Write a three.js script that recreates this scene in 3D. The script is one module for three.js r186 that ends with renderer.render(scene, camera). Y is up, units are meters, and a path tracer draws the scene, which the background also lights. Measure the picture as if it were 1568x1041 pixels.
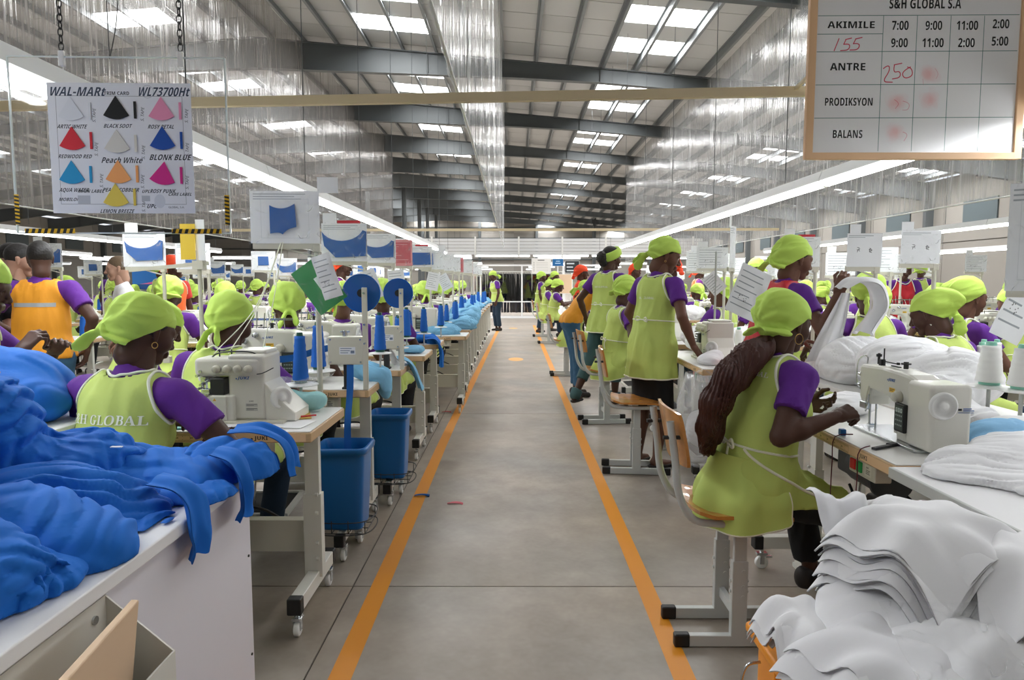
import * as THREE from 'three';
import { RoundedBoxGeometry } from 'three/addons/geometries/RoundedBoxGeometry.js';
import { mergeGeometries } from 'three/addons/utils/BufferGeometryUtils.js';
import { RectAreaLightUniformsLib } from 'three/addons/lights/RectAreaLightUniformsLib.js';

// ---------- camera, background, exposure ----------
const scene = new THREE.Scene();
const camera = new THREE.PerspectiveCamera(52.96, 1568 / 1041, 0.05, 200);
camera.position.set(0, 1.4, 0);
camera.rotation.set(-4.95 * Math.PI / 180, 0.16 * Math.PI / 180, 0, 'YXZ');
const renderer = new THREE.WebGLRenderer({ antialias: true });
renderer.toneMapping = THREE.LinearToneMapping;
renderer.toneMappingExposure = 1.64;
renderer.shadowMap.enabled = true;
RectAreaLightUniformsLib.init();
scene.background = new THREE.Color(0.75, 0.8, 0.88);
const STRIP_LIGHT = 26, SKYLIGHT_LIGHT = 15;      // radiance of the tubes' lights and of the skylights' lights
const STRIP_GLOW = 6, SKYLIGHT_GLOW = 4;          // what the eye sees of the fittings

// ---------- helpers ----------
const V = (x, y, z) => new THREE.Vector3(x, y, z);
function rng(seed) { let a = seed >>> 0; return () => { a |= 0; a = a + 0x6D2B79F5 | 0; let t = Math.imul(a ^ a >>> 15, 1 | a); t = t + Math.imul(t ^ t >>> 7, 61 | t) ^ t; return ((t ^ t >>> 14) >>> 0) / 4294967296; }; }
const hsh = new Uint8Array(512); { const r = rng(77), p = [...Array(256).keys()]; for (let i = 255; i > 0; i--) { const j = Math.floor(r() * (i + 1)); [p[i], p[j]] = [p[j], p[i]]; } for (let i = 0; i < 512; i++) hsh[i] = p[i & 255]; }
const fade = (t) => t * t * t * (t * (t * 6 - 15) + 10);
const grd = (h, x, y, z) => { h &= 15; const u = h < 8 ? x : y, v = h < 4 ? y : h === 12 || h === 14 ? x : z; return (h & 1 ? -u : u) + (h & 2 ? -v : v); };
function noise(x, y, z) {   // Perlin noise, about -1..1
  const fx = Math.floor(x), fy = Math.floor(y), fz = Math.floor(z), X = fx & 255, Y = fy & 255, Z = fz & 255; x -= fx; y -= fy; z -= fz;
  const u = fade(x), v = fade(y), w = fade(z), A = hsh[X] + Y, AA = hsh[A] + Z, AB = hsh[A + 1] + Z, B = hsh[X + 1] + Y, BA = hsh[B] + Z, BB = hsh[B + 1] + Z;
  const l = (a, b, t) => a + t * (b - a);
  return l(l(l(grd(hsh[AA], x, y, z), grd(hsh[BA], x - 1, y, z), u), l(grd(hsh[AB], x, y - 1, z), grd(hsh[BB], x - 1, y - 1, z), u), v),
    l(l(grd(hsh[AA + 1], x, y, z - 1), grd(hsh[BA + 1], x - 1, y, z - 1), u), l(grd(hsh[AB + 1], x, y - 1, z - 1), grd(hsh[BB + 1], x - 1, y - 1, z - 1), u), v), w);
}
const fbm = (x, y, z, o = 4) => { let s = 0, a = 0.5; for (let i = 0; i < o; i++) { s += a * noise(x, y, z); x *= 2.03; y *= 2.03; z *= 2.03; a *= 0.5; } return s; };
const used = {};
function numbered(n) { const k = used[n] = (used[n] ?? -1) + 1; return k ? `${n}_${String(k).padStart(3, '0')}` : n; }
function shade(o) { o.traverse((c) => { if (c.isMesh) { c.castShadow = true; c.receiveShadow = true; } }); }
function tag(o, label, category, group, kind) { Object.assign(o.userData, { label, category }); if (group) o.userData.group = group; if (kind) o.userData.kind = kind; return o; }
function thing(name, label, category, [x, y, z] = [0, 0, 0], turn = 0, group) {
  const o = new THREE.Group(); o.name = numbered(name); scene.add(o); o.position.set(x, y, z); o.rotation.y = turn; return tag(o, label, category, group);
}
function clean(g) { for (const k of Object.keys(g.attributes)) if (!['position', 'normal', 'uv'].includes(k)) g.deleteAttribute(k); return g; }
function join(gs) {
  if (!Array.isArray(gs)) return gs;
  gs = gs.flat(9).filter(Boolean); if (gs.length === 1) return gs[0];
  gs = gs.map((g) => { g = g.index ? g.toNonIndexed() : g.clone(); clean(g); if (!g.attributes.uv) g.setAttribute('uv', new THREE.BufferAttribute(new Float32Array(g.attributes.position.count * 2), 2)); return g; });
  return mergeGeometries(gs);
}
function part(name, gs, m, parent, pos, rot) {
  const o = new THREE.Mesh(join(gs), m); o.name = parent === scene ? numbered(name) : numberIn(parent, name); o.castShadow = o.receiveShadow = true;
  if (pos) o.position.set(...pos); if (rot) o.rotation.set(...rot); parent.add(o); return o;
}
function numberIn(p, n) { let k = 0; for (const c of p.children) if (c.userData.base === n || c.name.replace(/_\d{3}$/, '') === n) k++; return k ? `${n}_${String(k).padStart(3, '0')}` : n; }
function single(name, gs, m, label, category, group, pos, rot) { return tag(part(name, gs, m, scene, pos, rot), label, category, group); }
function struct(name, gs, m) { const o = part(name, gs, m, scene); o.userData.kind = 'structure'; return o; }
function structGroup(name) { const o = new THREE.Group(); o.name = numbered(name); o.userData.kind = 'structure'; scene.add(o); return o; }
function dup(root, [x, y, z], turn = 0, label, group, sc) {
  const r = root.clone(); r.name = numbered(root.name.replace(/_\d{3}$/, '')); scene.add(r); r.position.set(x, y, z); r.rotation.set(0, turn, 0);
  if (sc) r.scale.set(...sc); if (label) r.userData.label = label; if (group) r.userData.group = group; else if (label) delete r.userData.group; return r;
}
const T = (g, x = 0, y = 0, z = 0, rx = 0, ry = 0, rz = 0) => { g = g.clone(); if (rx) g.rotateX(rx); if (ry) g.rotateY(ry); if (rz) g.rotateZ(rz); g.translate(x, y, z); return g; };
const bx = (w, h, d, x = 0, y = 0, z = 0, r = 0) => T(r ? new RoundedBoxGeometry(w, h, d, 2, r) : new THREE.BoxGeometry(w, h, d), x, y, z);
const cy = (r, h, x = 0, y = 0, z = 0, ax = 'y', n = 16, r2 = r) => { const g = new THREE.CylinderGeometry(r2, r, h, n); if (ax === 'x') g.rotateZ(-Math.PI / 2); if (ax === 'z') g.rotateX(Math.PI / 2); g.translate(x, y, z); return g; };
const lathe = (pts, x = 0, y = 0, z = 0, ax = 'y', n = 24) => { const g = new THREE.LatheGeometry(pts.map((p) => new THREE.Vector2(p[0], p[1])), n); if (ax === 'x') g.rotateZ(-Math.PI / 2); if (ax === 'z') g.rotateX(Math.PI / 2); g.translate(x, y, z); return g; };
const tube = (pts, r, n = 24, closed = false, k = 8) => new THREE.TubeGeometry(new THREE.CatmullRomCurve3(pts.map((p) => p.isVector3 ? p : V(...p)), closed), n, r, k, closed);
function bar(a, b, w, h = w) {   // a rectangular bar between two points
  a = V(...a); b = V(...b); const L = a.distanceTo(b), g = new THREE.BoxGeometry(w, h, L); const m = new THREE.Matrix4().lookAt(a, b, Math.abs(b.y - a.y) > 0.9 * L ? V(0, 0, 1) : V(0, 1, 0)); g.applyMatrix4(m); g.translate((a.x + b.x) / 2, (a.y + b.y) / 2, (a.z + b.z) / 2); return g;
}
function rod(a, b, r, n = 8) { a = V(...a); b = V(...b); const g = new THREE.CylinderGeometry(r, r, a.distanceTo(b), n); g.applyQuaternion(new THREE.Quaternion().setFromUnitVectors(V(0, 1, 0), b.clone().sub(a).normalize())); g.translate((a.x + b.x) / 2, (a.y + b.y) / 2, (a.z + b.z) / 2); return g; }
function extr(pts, depth, bevel = 0, x = 0, y = 0, z = 0) { const s = new THREE.Shape(pts.map((p) => new THREE.Vector2(p[0], p[1]))); const g = new THREE.ExtrudeGeometry(s, { depth: depth - 2 * bevel, bevelEnabled: bevel > 0, bevelSize: bevel, bevelThickness: bevel, bevelOffset: -bevel, bevelSegments: 2, curveSegments: 8 }); g.translate(x, y, z - depth / 2 + bevel); return g; }
function M(color, rough = 0.6, o = {}) { return new THREE.MeshPhysicalMaterial({ color: Array.isArray(color) ? new THREE.Color().setRGB(...color) : new THREE.Color(color), roughness: rough, ...o }); }
function canvasTex(w, h, draw, srgb = true) {
  const c = document.createElement('canvas'); c.width = w; c.height = h; const x = c.getContext('2d'); draw(x, w, h);
  const t = new THREE.CanvasTexture(c); if (srgb) t.colorSpace = THREE.SRGBColorSpace; t.anisotropy = 8; return t;
}
function dataTex(n, m, fn, srgb = true, rep) {   // fn(u, v) -> [r, g, b] 0..1
  const d = new Uint8Array(n * m * 4); for (let j = 0; j < m; j++) for (let i = 0; i < n; i++) { const c = fn(i / n, j / m), k = (j * n + i) * 4; d[k] = c[0] * 255; d[k + 1] = c[1] * 255; d[k + 2] = c[2] * 255; d[k + 3] = 255; }
  const t = new THREE.DataTexture(d, n, m); t.magFilter = THREE.LinearFilter; t.minFilter = THREE.LinearFilter; t.wrapS = t.wrapT = THREE.RepeatWrapping; if (srgb) t.colorSpace = THREE.SRGBColorSpace; if (rep) t.repeat.set(...rep); t.needsUpdate = true; return t;
}
const cl01 = (x) => Math.min(1, Math.max(0, x)), sst = (a, b, x) => { x = cl01((x - a) / (b - a)); return x * x * (3 - 2 * x); };
// tiling noise on a torus of period P cells
const tn = (u, v, P, s) => { const a = noise(u * P + s, v * P, s), b = noise(u * P - P + s, v * P, s), c = noise(u * P + s, v * P - P, s), d = noise(u * P - P + s, v * P - P, s); return (a * (1 - u) + b * u) * (1 - v) + (c * (1 - u) + d * u) * v; };

// ---------- materials ----------
const concrete = dataTex(1024, 1024, (u, v) => {
  let n = 0.55 * tn(u, v, 6, 1.3) + 0.35 * tn(u, v, 17, 4.1) + 0.22 * tn(u, v, 49, 7.7) + 0.16 * tn(u, v, 140, 2.2);
  const st = sst(0.25, 0.6, tn(u, v, 9, 12.5)) * 0.1, sp = tn(u, v, 230, 9.1) > 0.62 ? 0.12 : 0, b = 0.575 + 0.16 * n - st - sp, w = 0.03 * tn(u, v, 5, 21);
  return [cl01(b + 0.018 + w), cl01(b - 0.022), cl01(b - 0.066 - w)];
});
concrete.repeat.set(1 / 3.3, 1 / 3.3);
const MAT = {
  floor: M('#ffffff', 0.42, { map: concrete }),
  joint: M('#4a453f', 0.95), orange: M('#d98b1c', 0.5), orangeWorn: M('#d9a055', 0.6),
  steel: M('#5c6163', 0.55), steelDark: M('#4d5254', 0.6), purlin: M('#7d8284', 0.5, { metalness: 0.3 }),
  roof: M('#bcbdbc', 0.55), roofB: M('#b1b2b1', 0.55), wall: M('#9b9790', 0.7), wallB: M('#8f8b85', 0.7), white: M('#e9e9ea', 0.5),
  skylight: M('#f5f7f8', 0.6, { emissive: new THREE.Color(1, 1.0, 1.0), emissiveIntensity: SKYLIGHT_GLOW }),
  tubeGlow: M('#ffffff', 0.4, { emissive: new THREE.Color(0.98, 1.0, 1.0), emissiveIntensity: STRIP_GLOW }),
  lampBody: M('#d8dadb', 0.45), wood: null, woodBar: null,
  whiteMetal: M('#d6d5cd', 0.4), greyMetal: M('#bfc2bf', 0.4), chrome: M('#c9ccce', 0.22, { metalness: 0.9 }), darkMetal: M('#3b3c3d', 0.5, { metalness: 0.4 }),
  black: M('#151515', 0.5), rubber: M('#1d1c1b', 0.75), offWhite: M('#dcdad0', 0.32, { clearcoat: 0.3 }), cream: M('#cfccbd', 0.35), laminate: M('#e4e3df', 0.35), plasticWhite: M('#e9e9e6', 0.35),
  blueBin: M('#0c63a8', 0.38), blueYarn: M('#1463c0', 0.75), whiteYarn: M('#f1f1ee', 0.8), greenCore: M('#1f5a4a', 0.5), mintCore: M('#8fcfba', 0.5),
  blueCloth: M('#0768c6', 0.85), navyCloth: M('#0d5aa8', 0.8), paleBlue: M('#7fb9dd', 0.85), whiteCloth: M('#ececee', 0.9), paleMint: M('#9fd3d6', 0.8),
  lime: M('#c0d370', 0.85, { sheen: 0.1 }), scarf: M('#bcdc60', 0.8), piping: M('#eef0dc', 0.7), purple: M('#5b2187', 0.85), skin: M([0.085, 0.043, 0.031], 0.46, { specularIntensity: 0.4 }), skinMid: M([0.15, 0.074, 0.051], 0.46, { specularIntensity: 0.4 }),
  skinLight: M([0.42, 0.24, 0.17], 0.5), hair: M([0.012, 0.01, 0.009], 0.6), auburn: M([0.065, 0.02, 0.013], 0.5), blackCloth: M('#16171a', 0.9), jeans: M('#39607f', 0.9), jeansDark: M('#1f3346', 0.9), tealCloth: M('#3d5a5c', 0.9),
  vestYellow: M('#dd9420', 0.75), vestOrange: M('#ee6a2c', 0.7), red: M('#c4202f', 0.6), grey: M('#9c9c9c', 0.6), shoe: M('#231c19', 0.7), orangeScarf: M('#ee4a1f', 0.8),
  tan: M('#dcbf9f', 0.7), card: M('#f2f2f2', 0.6), paper: M('#f3f3f5', 0.7), eyeWhite: M('#e8e2da', 0.25), iris: M('#1a0f0a', 0.2), lip: M([0.16, 0.06, 0.055], 0.45),
  crate: M('#f0961a', 0.4), red2: M('#d2222a', 0.4), green2: M('#1f9a4b', 0.4), ruler: null, gold: M('#caa25a', 0.3, { metalness: 0.8 }),
};
const woodTex = dataTex(256, 256, (u, v) => { const g = 0.5 + 0.5 * Math.sin(40 * (v + 0.08 * tn(u, v, 3, 5))), n = tn(u, v * 1, 30, 3); const b = 0.9 - 0.07 * g + 0.05 * n; return [b * 0.89, b * 0.74, b * 0.56]; });
MAT.wood = M('#ffffff', 0.45, { map: woodTex }); MAT.woodBar = M('#cdbd9c', 0.6);
const plyTex = dataTex(256, 256, (u, v) => { const n = tn(u, v, 4, 8), g = 0.5 + 0.5 * Math.sin(60 * u + 9 * n); const b = 0.92 - 0.1 * g + 0.05 * tn(u, v, 60, 2); return [b * 0.86, b * 0.58, b * 0.27]; });
MAT.seatWood = M('#ffffff', 0.35, { map: plyTex, clearcoat: 0.3 });
function film(op, tintc = '#e9ebec') {   // laid out over 3 m by 9 m   // clear dusty plastic film hung in folds
  const t = dataTex(512, 512, (u, v) => { const s = 0.5 + 0.5 * tn(u, v * 0.12, 34, 3.3), s2 = 0.5 + 0.5 * tn(u, v * 0.05, 90, 6.1), br = Math.pow(cl01(0.5 + 0.9 * tn(u, v * 0.16, 60, 9.4)), 8); const a = cl01(op * (0.45 + 0.6 * s * s2 * 1.6) + 0.55 * br * op * 3); return [a, a, a]; }, false);
  const b = dataTex(512, 512, (u, v) => { const s = 0.5 + 0.35 * tn(u, v * 0.07, 30, 2.3) + 0.15 * tn(u, v * 0.06, 90, 8.3); return [s, s, s]; }, false);
  return new THREE.MeshPhysicalMaterial({ color: tintc, roughness: 0.16, transparent: true, opacity: 1, alphaMap: t, bumpMap: b, bumpScale: 0.03, side: THREE.DoubleSide });
}
// ---------- floor ----------
{
  const fl = structGroup('floor'); const zs = [8, 0.9, -3.03, -7.12, -11.2, -15.3, -19.4, -23.5, -27.6, -34, -48, -64, -92], xs = [-42, -30, -20, -13, -8.7, -4.7, -0.74, 3.36, 7.4, 11.5, 17, 24], g = 0.007;
  part('floor_joint', bx(66, 0.1, 100, -9, -0.056, -42), MAT.joint, fl);
  const stuff = [];
  const slab = (x0, x1, z0, z1) => { const b = new THREE.BoxGeometry(x1 - x0 - g, 0.1, z0 - z1 - g); const p = b.attributes.position, uv = b.attributes.uv; b.translate((x0 + x1) / 2, -0.05, (z0 + z1) / 2); for (let i = 0; i < p.count; i++) uv.setXY(i, p.getX(i) + 0.37 * x0, p.getZ(i) + 0.61 * z0); return b; };
  for (let i = 0; i < xs.length - 1; i++) for (let j = 0; j < zs.length - 1; j++) part('floor_slab', slab(xs[i], xs[i + 1], zs[j], zs[j + 1]), MAT.floor, fl);
  // painted aisle lines, a hair proud of the slabs
  const line = (x, w, z0, z1, bend) => { const n = 24, s = new THREE.PlaneGeometry(w, z0 - z1, 1, n); s.rotateX(-Math.PI / 2); s.translate(0, 0.0015, (z0 + z1) / 2); const p = s.attributes.position; for (let i = 0; i < p.count; i++) { const z = p.getZ(i); p.setX(i, p.getX(i) + x + bend(-z)); } s.computeVertexNormals(); return s; };
  const wornTex = dataTex(128, 512, (u, v) => { const n = tn(u, v, 24, 5) + 0.5 * tn(u, v, 60, 8), w = sst(0.42, 0.75, n); return [0.845 + w * 0.0, 0.545 + w * 0.1, 0.1 + w * 0.28]; });
  const lm = M('#ffffff', 0.5, { map: wornTex });
  part('floor_line', line(-0.615, 0.082, 1, -19, (d) => 0.012 * Math.max(0, d - 6)), lm, fl);
  part('floor_line', line(0.603, 0.08, 1, -21.5, (d) => 0.002 * Math.max(0, d - 6)), lm, fl);
  for (const [x, z, w, d] of [[0.035, -12.15, 0.27, 0.55], [-0.02, -20.2, 0.25, 0.4]]) { const q = new THREE.CircleGeometry(0.5, 24); q.scale(w, d, 1); q.rotateX(-Math.PI / 2); q.translate(x, 0.002, z); part('floor_patch', q, MAT.orangeWorn, fl); }
  shade(fl);
}
// ---------- walls ----------
{
  const clad = (name, x0, x1, z, h0, h1, n, rows, m) => { const w = structGroup(name); for (let i = 0; i < n; i++) for (let r = 0; r < rows; r++) { const W = (x1 - x0) / n, Hh = (h1 - h0) / rows; part('wall_panel', bx(W - 0.02, Hh - 0.03, 0.12, x0 + W * (i + 0.5), h0 + Hh * (r + 0.5), z), (i + r) % 3 ? MAT.wall : MAT.wallB, w); } part('wall_core', bx(x1 - x0, h1 - h0, 0.1, (x0 + x1) / 2, (h0 + h1) / 2, z - 0.06), MAT.wallB, w); return w; };
  const back = clad('wall_back', -42, 24, -91, 0, 10.2, 11, 8);
  for (let x = -36; x < 24; x += 7.5) part('wall_column', bx(0.35, 10, 0.35, x + 1.5, 5, -90.7), MAT.steel, back);
  for (const y of [4.2, 5.6, 7, 8.4]) part('wall_rail', bx(66, 0.14, 0.2, -9, y, -90.8), MAT.steelDark, back);
  const side = (name, x) => {
    const w = structGroup(name), s = Math.sign(x + 9);
    for (let i = 0; i < 13; i++) for (let r = 0; r < 2; r++) part('wall_panel', bx(0.12, 3.45, 7.45, x, 3.5 * (r + 0.5), 6.5 - 7.5 * (i + 0.5)), MAT.wall, w);
    part('wall_core', bx(0.1, 7.2, 98, x + s * 0.1, 3.5, -42.5), MAT.wallB, w);
    for (let i = 0; i < 13; i++) { part('wall_column', bx(0.5, 7, 0.3, x - s * 0.25, 3.5, -7.55 * i + 5.7), MAT.steel, w); part('window_louvre', bx(0.1, 1.2, 2.6, x - s * 0.08, 5.0, -7.5 * i + 2), M('#5d686c', 0.5), w); }
  };
  side('wall_right', 24); side('wall_left', -42);
  struct('wall_front', bx(66.4, 10.6, 0.2, -9, 5.2, 6.6), MAT.wall);
}
// ---------- roof: beams, purlins, panels, skylights ----------
const roofH = (x) => 9.95 - 0.088 * Math.abs(x + 9);
{
  const ce = structGroup('ceiling');
  const sl = Math.atan(0.088), pw = 1.155, panelG = new THREE.BoxGeometry(pw - 0.03, 0.05, 1.225);
  const sky = new Set(); for (const c of [2, -5, -12, 10, 17, -19, -26]) { sky.add(c); sky.add(c + 1); }
  const rest = [], skyRest = []; let count = 0;
  for (let c = -29; c < 29; c++) {
    const x = 0.75 + pw * (c + 0.5); if (x < -41.8 || x > 23.8) continue; const s = x > -9 ? -1 : 1, y = roofH(x) + 0.1;
    for (let b = -1; b < 13; b++) for (let r = 0; r < 6; r++) {
      const z = -(1.95 + 7.5 * b) - 1.25 * (r + 0.5); if (z < -91.5 || z > 6.4) continue;
      const isSky = sky.has(c) && (r === 2 || r === 4), near = b >= 1 && b < 5 && c > -16 && c < 14;
      if (isSky && b >= 0) { part('skylight', panelG, MAT.skylight, ce, [x, y, z], [0, 0, s * sl]);
        if (b > 0) { const l = new THREE.RectAreaLight(0xffffff, SKYLIGHT_LIGHT, pw - 0.1, 1.15); l.name = 'skylight_glow'; l.position.set(x, y - 0.06, z); l.rotation.set(-Math.PI / 2, 0, 0); ce.add(l); } }
      else if (isSky) { const g = T(panelG, 0, 0, 0, 0, 0, s * sl); g.translate(x, y, z); skyRest.push(g); }
      else if (near && count < 300 && b < 4) { count++; part('roof_panel', panelG, count % 4 ? MAT.roof : MAT.roofB, ce, [x, y, z], [0, 0, s * sl]); }
      else { const g = T(panelG, 0, 0, 0, 0, 0, s * sl); g.translate(x, y, z); rest.push(g); }
    }
  }
  part('roof_panel', rest, MAT.roof, ce).userData.kind = 'stuff'; if (skyRest.length) part('skylight', skyRest, MAT.skylight, ce).userData.kind = 'stuff';
  const over = []; for (const s of [-1, 1]) { const g = new THREE.BoxGeometry(33.2, 0.08, 99); g.rotateZ(s * sl * -1); g.translate(-9 + s * 16.5, roofH(-9 + 16.5) + 0.24, -42.4); over.push(g); }
  part('roof_deck', over, MAT.roofB, ce);
  for (let c = -29; c < 30; c++) { const x = 0.75 + pw * c; if (x < -41 || x > 23.5) continue; const y = roofH(x); part('purlin', [bx(0.02, 0.22, 98, x, y - 0.04, -42.5), bx(0.08, 0.015, 98, x + 0.04, y - 0.15, -42.5), bx(0.08, 0.015, 98, x - 0.03, y + 0.07, -42.5)], MAT.purlin, ce); }
  // rafters: tapered, deep at the ridge
  for (let b = 0; b < 13; b++) {
    const z = -(1.95 + 7.5 * (b + 2)) + 7.5 * 2 - 0; const zz = -16.95 - 7.5 * (b - 2); if (zz > 6) continue;
    const top = [], bot = []; for (let x = -42; x <= 24; x += 3) { const h = roofH(x) - 0.16, a = Math.abs(x + 9); const dep = a < 5 ? 1.02 - 0.05 * a : a < 11 ? 0.77 - 0.05 * (a - 5) : a < 22 ? 0.47 : 0.47 + 0.05 * (a - 22); top.push([x, h]); bot.push([x, h - dep]); }
    const web = extr([...top, ...bot.slice().reverse()], 0.02); web.translate(0, 0, zz);
    const fl = []; for (let i = 1; i < top.length; i++) for (const q of [top, bot]) { const a = q[i - 1], c = q[i], L = Math.hypot(c[0] - a[0], c[1] - a[1]); const g = new THREE.BoxGeometry(L + 0.02, 0.03, 0.26); g.rotateZ(Math.atan2(c[1] - a[1], c[0] - a[0])); g.translate((a[0] + c[0]) / 2, (a[1] + c[1]) / 2, zz); fl.push(g); }
    const st = []; for (let i = 1; i < top.length; i += 2) st.push(bx(0.02, top[i][1] - bot[i][1], 0.2, top[i][0], (top[i][1] + bot[i][1]) / 2, zz));
    part('roof_beam', [web, ...fl, ...st], b % 2 ? MAT.steel : MAT.steelDark, ce);
  }
  // slender drop rods that carry the lights
  const rods = []; for (const x of [-10.5, -2.62, 3.4, 9.3]) for (let z = -2.5; z > -36; z -= 3.1) rods.push(rod([x, 2.62, z], [x, roofH(x) - 0.1, z], 0.006, 5));
  part('drop_rod', rods, MAT.steelDark, ce).userData.kind = 'stuff';
  // inner columns far off
  for (const [x, z] of [[-8.9, -56], [-8.9, -65], [-8.9, -71], [-8.9, -79], [-12.5, -59], [9, -77]]) part('roof_column', [bx(0.3, 9, 0.02, x, 4.5, z), bx(0.02, 9, 0.3, x - 0.15, 4.5, z), bx(0.02, 9, 0.3, x + 0.15, 4.5, z)], MAT.steel, ce);
}
// ---------- plastic draught curtains under the roof ----------
{
  const fm2 = film(0.55), fm3 = film(0.72, '#a6a6a5'), fm4 = film(0.8, '#8a8683');
  const curtain = (x, z0, z1, h0, h1, m, label, top) => {
    const n = 260, k = 10, pos = [], uv = [], idx = []; for (let i = 0; i <= n; i++) for (let j = 0; j <= k; j++) { const z = z0 + (z1 - z0) * i / n, t = j / k, y = h0 + (h1(z) - h0) * t; pos.push(x + 0.05 * noise(z * 0.9, t * 1.2, x) + 0.025 * noise(z * 3.1, t * 1.1, x + 4), y + (j ? 0 : 0.05 * noise(z * 0.7, 3, x)), z); uv.push(z / 3, (y - 2) / 9); }
    for (let i = 0; i < n; i++) for (let j = 0; j < k; j++) { const a = i * (k + 1) + j; idx.push(a, a + 1, a + k + 2, a, a + k + 2, a + k + 1); }
    const g = new THREE.BufferGeometry(); g.setAttribute('position', new THREE.Float32BufferAttribute(pos, 3)); g.setAttribute('uv', new THREE.Float32BufferAttribute(uv, 2)); g.setIndex(idx); g.computeVertexNormals();
    const o = thing('plastic_curtain', label, 'curtain'); part('sheet', g, m, o); o.children[0].castShadow = false;
    part('hem_rail', rod([x, h0, z0], [x, h0, z1], 0.012, 6), MAT.greyMetal, o);
  };
  curtain(-0.41, 1, -28.3, 2.76, () => roofH(-0.4) - 0.2, fm2, 'long clear plastic sheet hanging from the roof above the middle of the aisle');
  curtain(6.75, 3, -41.7, 2.55, () => roofH(6.75) - 0.2, fm3, 'large dusty clear plastic curtain behind the right strip lights and whiteboard');
  curtain(-7.3, 3, -41.7, 2.5, () => roofH(-7.3) - 0.2, fm4, 'large dusty grey plastic curtain behind the hanging trim card on the left');
}
// ---------- strip lights and the battens that carry them ----------
{
  const L = 2.4, prof = [[-0.05, 0.17], [0.05, 0.17], [0.09, 0.06], [0.035, 0.045], [-0.035, 0.045], [-0.09, 0.06]];
  const body = extr(prof, L - 0.02, 0), tubeG = cy(0.019, L - 0.08, 0, 0.02, 0, 'z', 12), caps = [bx(0.05, 0.06, 0.03, 0, 0.025, L / 2 - 0.03), bx(0.05, 0.06, 0.03, 0, 0.025, -L / 2 + 0.03)];
  let proto; const put = (x, y, z, turn, label, group) => {
    if (proto) return dup(proto, [x, y, z], turn, label, group);
    const o = thing('strip_light', label, 'light', [x, y, z], turn, group); part('housing', body, MAT.lampBody, o); part('tube', [tubeG, T(tubeG, 0.034, 0.004), T(tubeG, -0.034, 0.004)], MAT.tubeGlow, o); part('end_cap', caps[0], MAT.plasticWhite, o); part('end_cap', caps[1], MAT.plasticWhite, o);
    const l = new THREE.RectAreaLight(0xf7fbff, STRIP_LIGHT, 0.1, L - 0.1); l.name = 'tube_light'; l.position.set(0, -0.012, 0); l.rotation.x = -Math.PI / 2; o.add(l); proto = o; return o;
  };
  const ord = ['nearest', 'second', 'third', 'fourth', 'fifth', 'sixth', 'seventh', 'eighth', 'ninth', 'tenth', 'eleventh', 'twelfth'];
  for (let i = 0; i < 11; i++) {
    put(-2.62, 2.43, -1.2 - L * i, 0, i < 6 ? `${ord[i]} white strip light of the run above the left sewing row` : 'white strip light in the run above the left sewing row', i < 6 ? null : 'far strip lights of the left run');
    put(3.42, 2.43, -1.6 - L * i, 0, i < 6 ? `${ord[i]} white strip light of the run in front of the right plastic curtain` : 'white strip light in the run before the right plastic curtain', i < 6 ? null : 'far strip lights of the right run');
  }
  for (let i = 0; i < 8; i++) { put(9.3, 2.43, -7.5 - L * i, 0, 'white strip light in the farther run on the right, beyond the curtain', 'strip lights beyond the right curtain'); put(-10.9, 2.43, -7.5 - L * i, 0, 'white strip light in the farther run on the left, beyond the curtain', 'strip lights beyond the left curtain'); }
  for (let i = 0; i < 6; i++) { put(16.5, 2.43, -16 - L * i, 0, 'white strip light in the farthest run by the right wall', 'strip lights by the right wall'); put(-18, 2.43, -16 - L * i, 0, 'white strip light in the farthest run on the left', 'strip lights farthest left'); }
  for (let i = 0; i < 5; i++) put(-5.5 + 2.5 * i, 2.43, -29.3, Math.PI / 2, 'white strip light in the crosswise row above the glass partition', 'strip lights above the glass partition');
  const batten = (z, y0, y1, x0, x1, label) => tag(part('wooden_batten', bar([x0, y0, z], [x1, y1, z], 0.05, 0.062), MAT.woodBar, scene), label, 'batten');
  batten(-4.87, 2.585, 2.715, -5.2, 2.4, 'pale wooden batten crossing the aisle overhead behind the whiteboard');
  batten(-17.2, 2.66, 2.68, -7.2, 6.6, 'thin pale wooden batten crossing the hall farther back');
}
// ---------- smooth solids: rounded cones and ellipsoids joined by a smooth minimum, meshed with surface nets ----------
const add = (a, b, s = 1) => [a[0] + b[0] * s, a[1] + b[1] * s, a[2] + b[2] * s], sub = (a, b) => [a[0] - b[0], a[1] - b[1], a[2] - b[2]], mul = (a, s) => [a[0] * s, a[1] * s, a[2] * s];
const dot = (a, b) => a[0] * b[0] + a[1] * b[1] + a[2] * b[2], crs = (a, b) => [a[1] * b[2] - a[2] * b[1], a[2] * b[0] - a[0] * b[2], a[0] * b[1] - a[1] * b[0]], len = (a) => Math.hypot(...a), nrm = (a) => mul(a, 1 / (len(a) || 1)), mix = (a, b, t) => [a[0] + (b[0] - a[0]) * t, a[1] + (b[1] - a[1]) * t, a[2] + (b[2] - a[2]) * t];
const rotv = (v, ax, t) => { const c = Math.cos(t), s = Math.sin(t), d = dot(v, ax) * (1 - c), x = crs(ax, v); return [v[0] * c + x[0] * s + ax[0] * d, v[1] * c + x[1] * s + ax[1] * d, v[2] * c + x[2] * s + ax[2] * d]; };
function cap(a, b, ra, rb = ra, k = 0.03, f = null, s = 1) {
  let d = sub(b, a); if (f) d = add(d, f, dot(d, f) * (s - 1));
  return { a, d, il: 1 / (dot(d, d) || 1e-9), ra, dr: rb - ra, k, f, s };
}
const ell = (c, r, k = 0.02) => ({ c, r, k });
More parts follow.
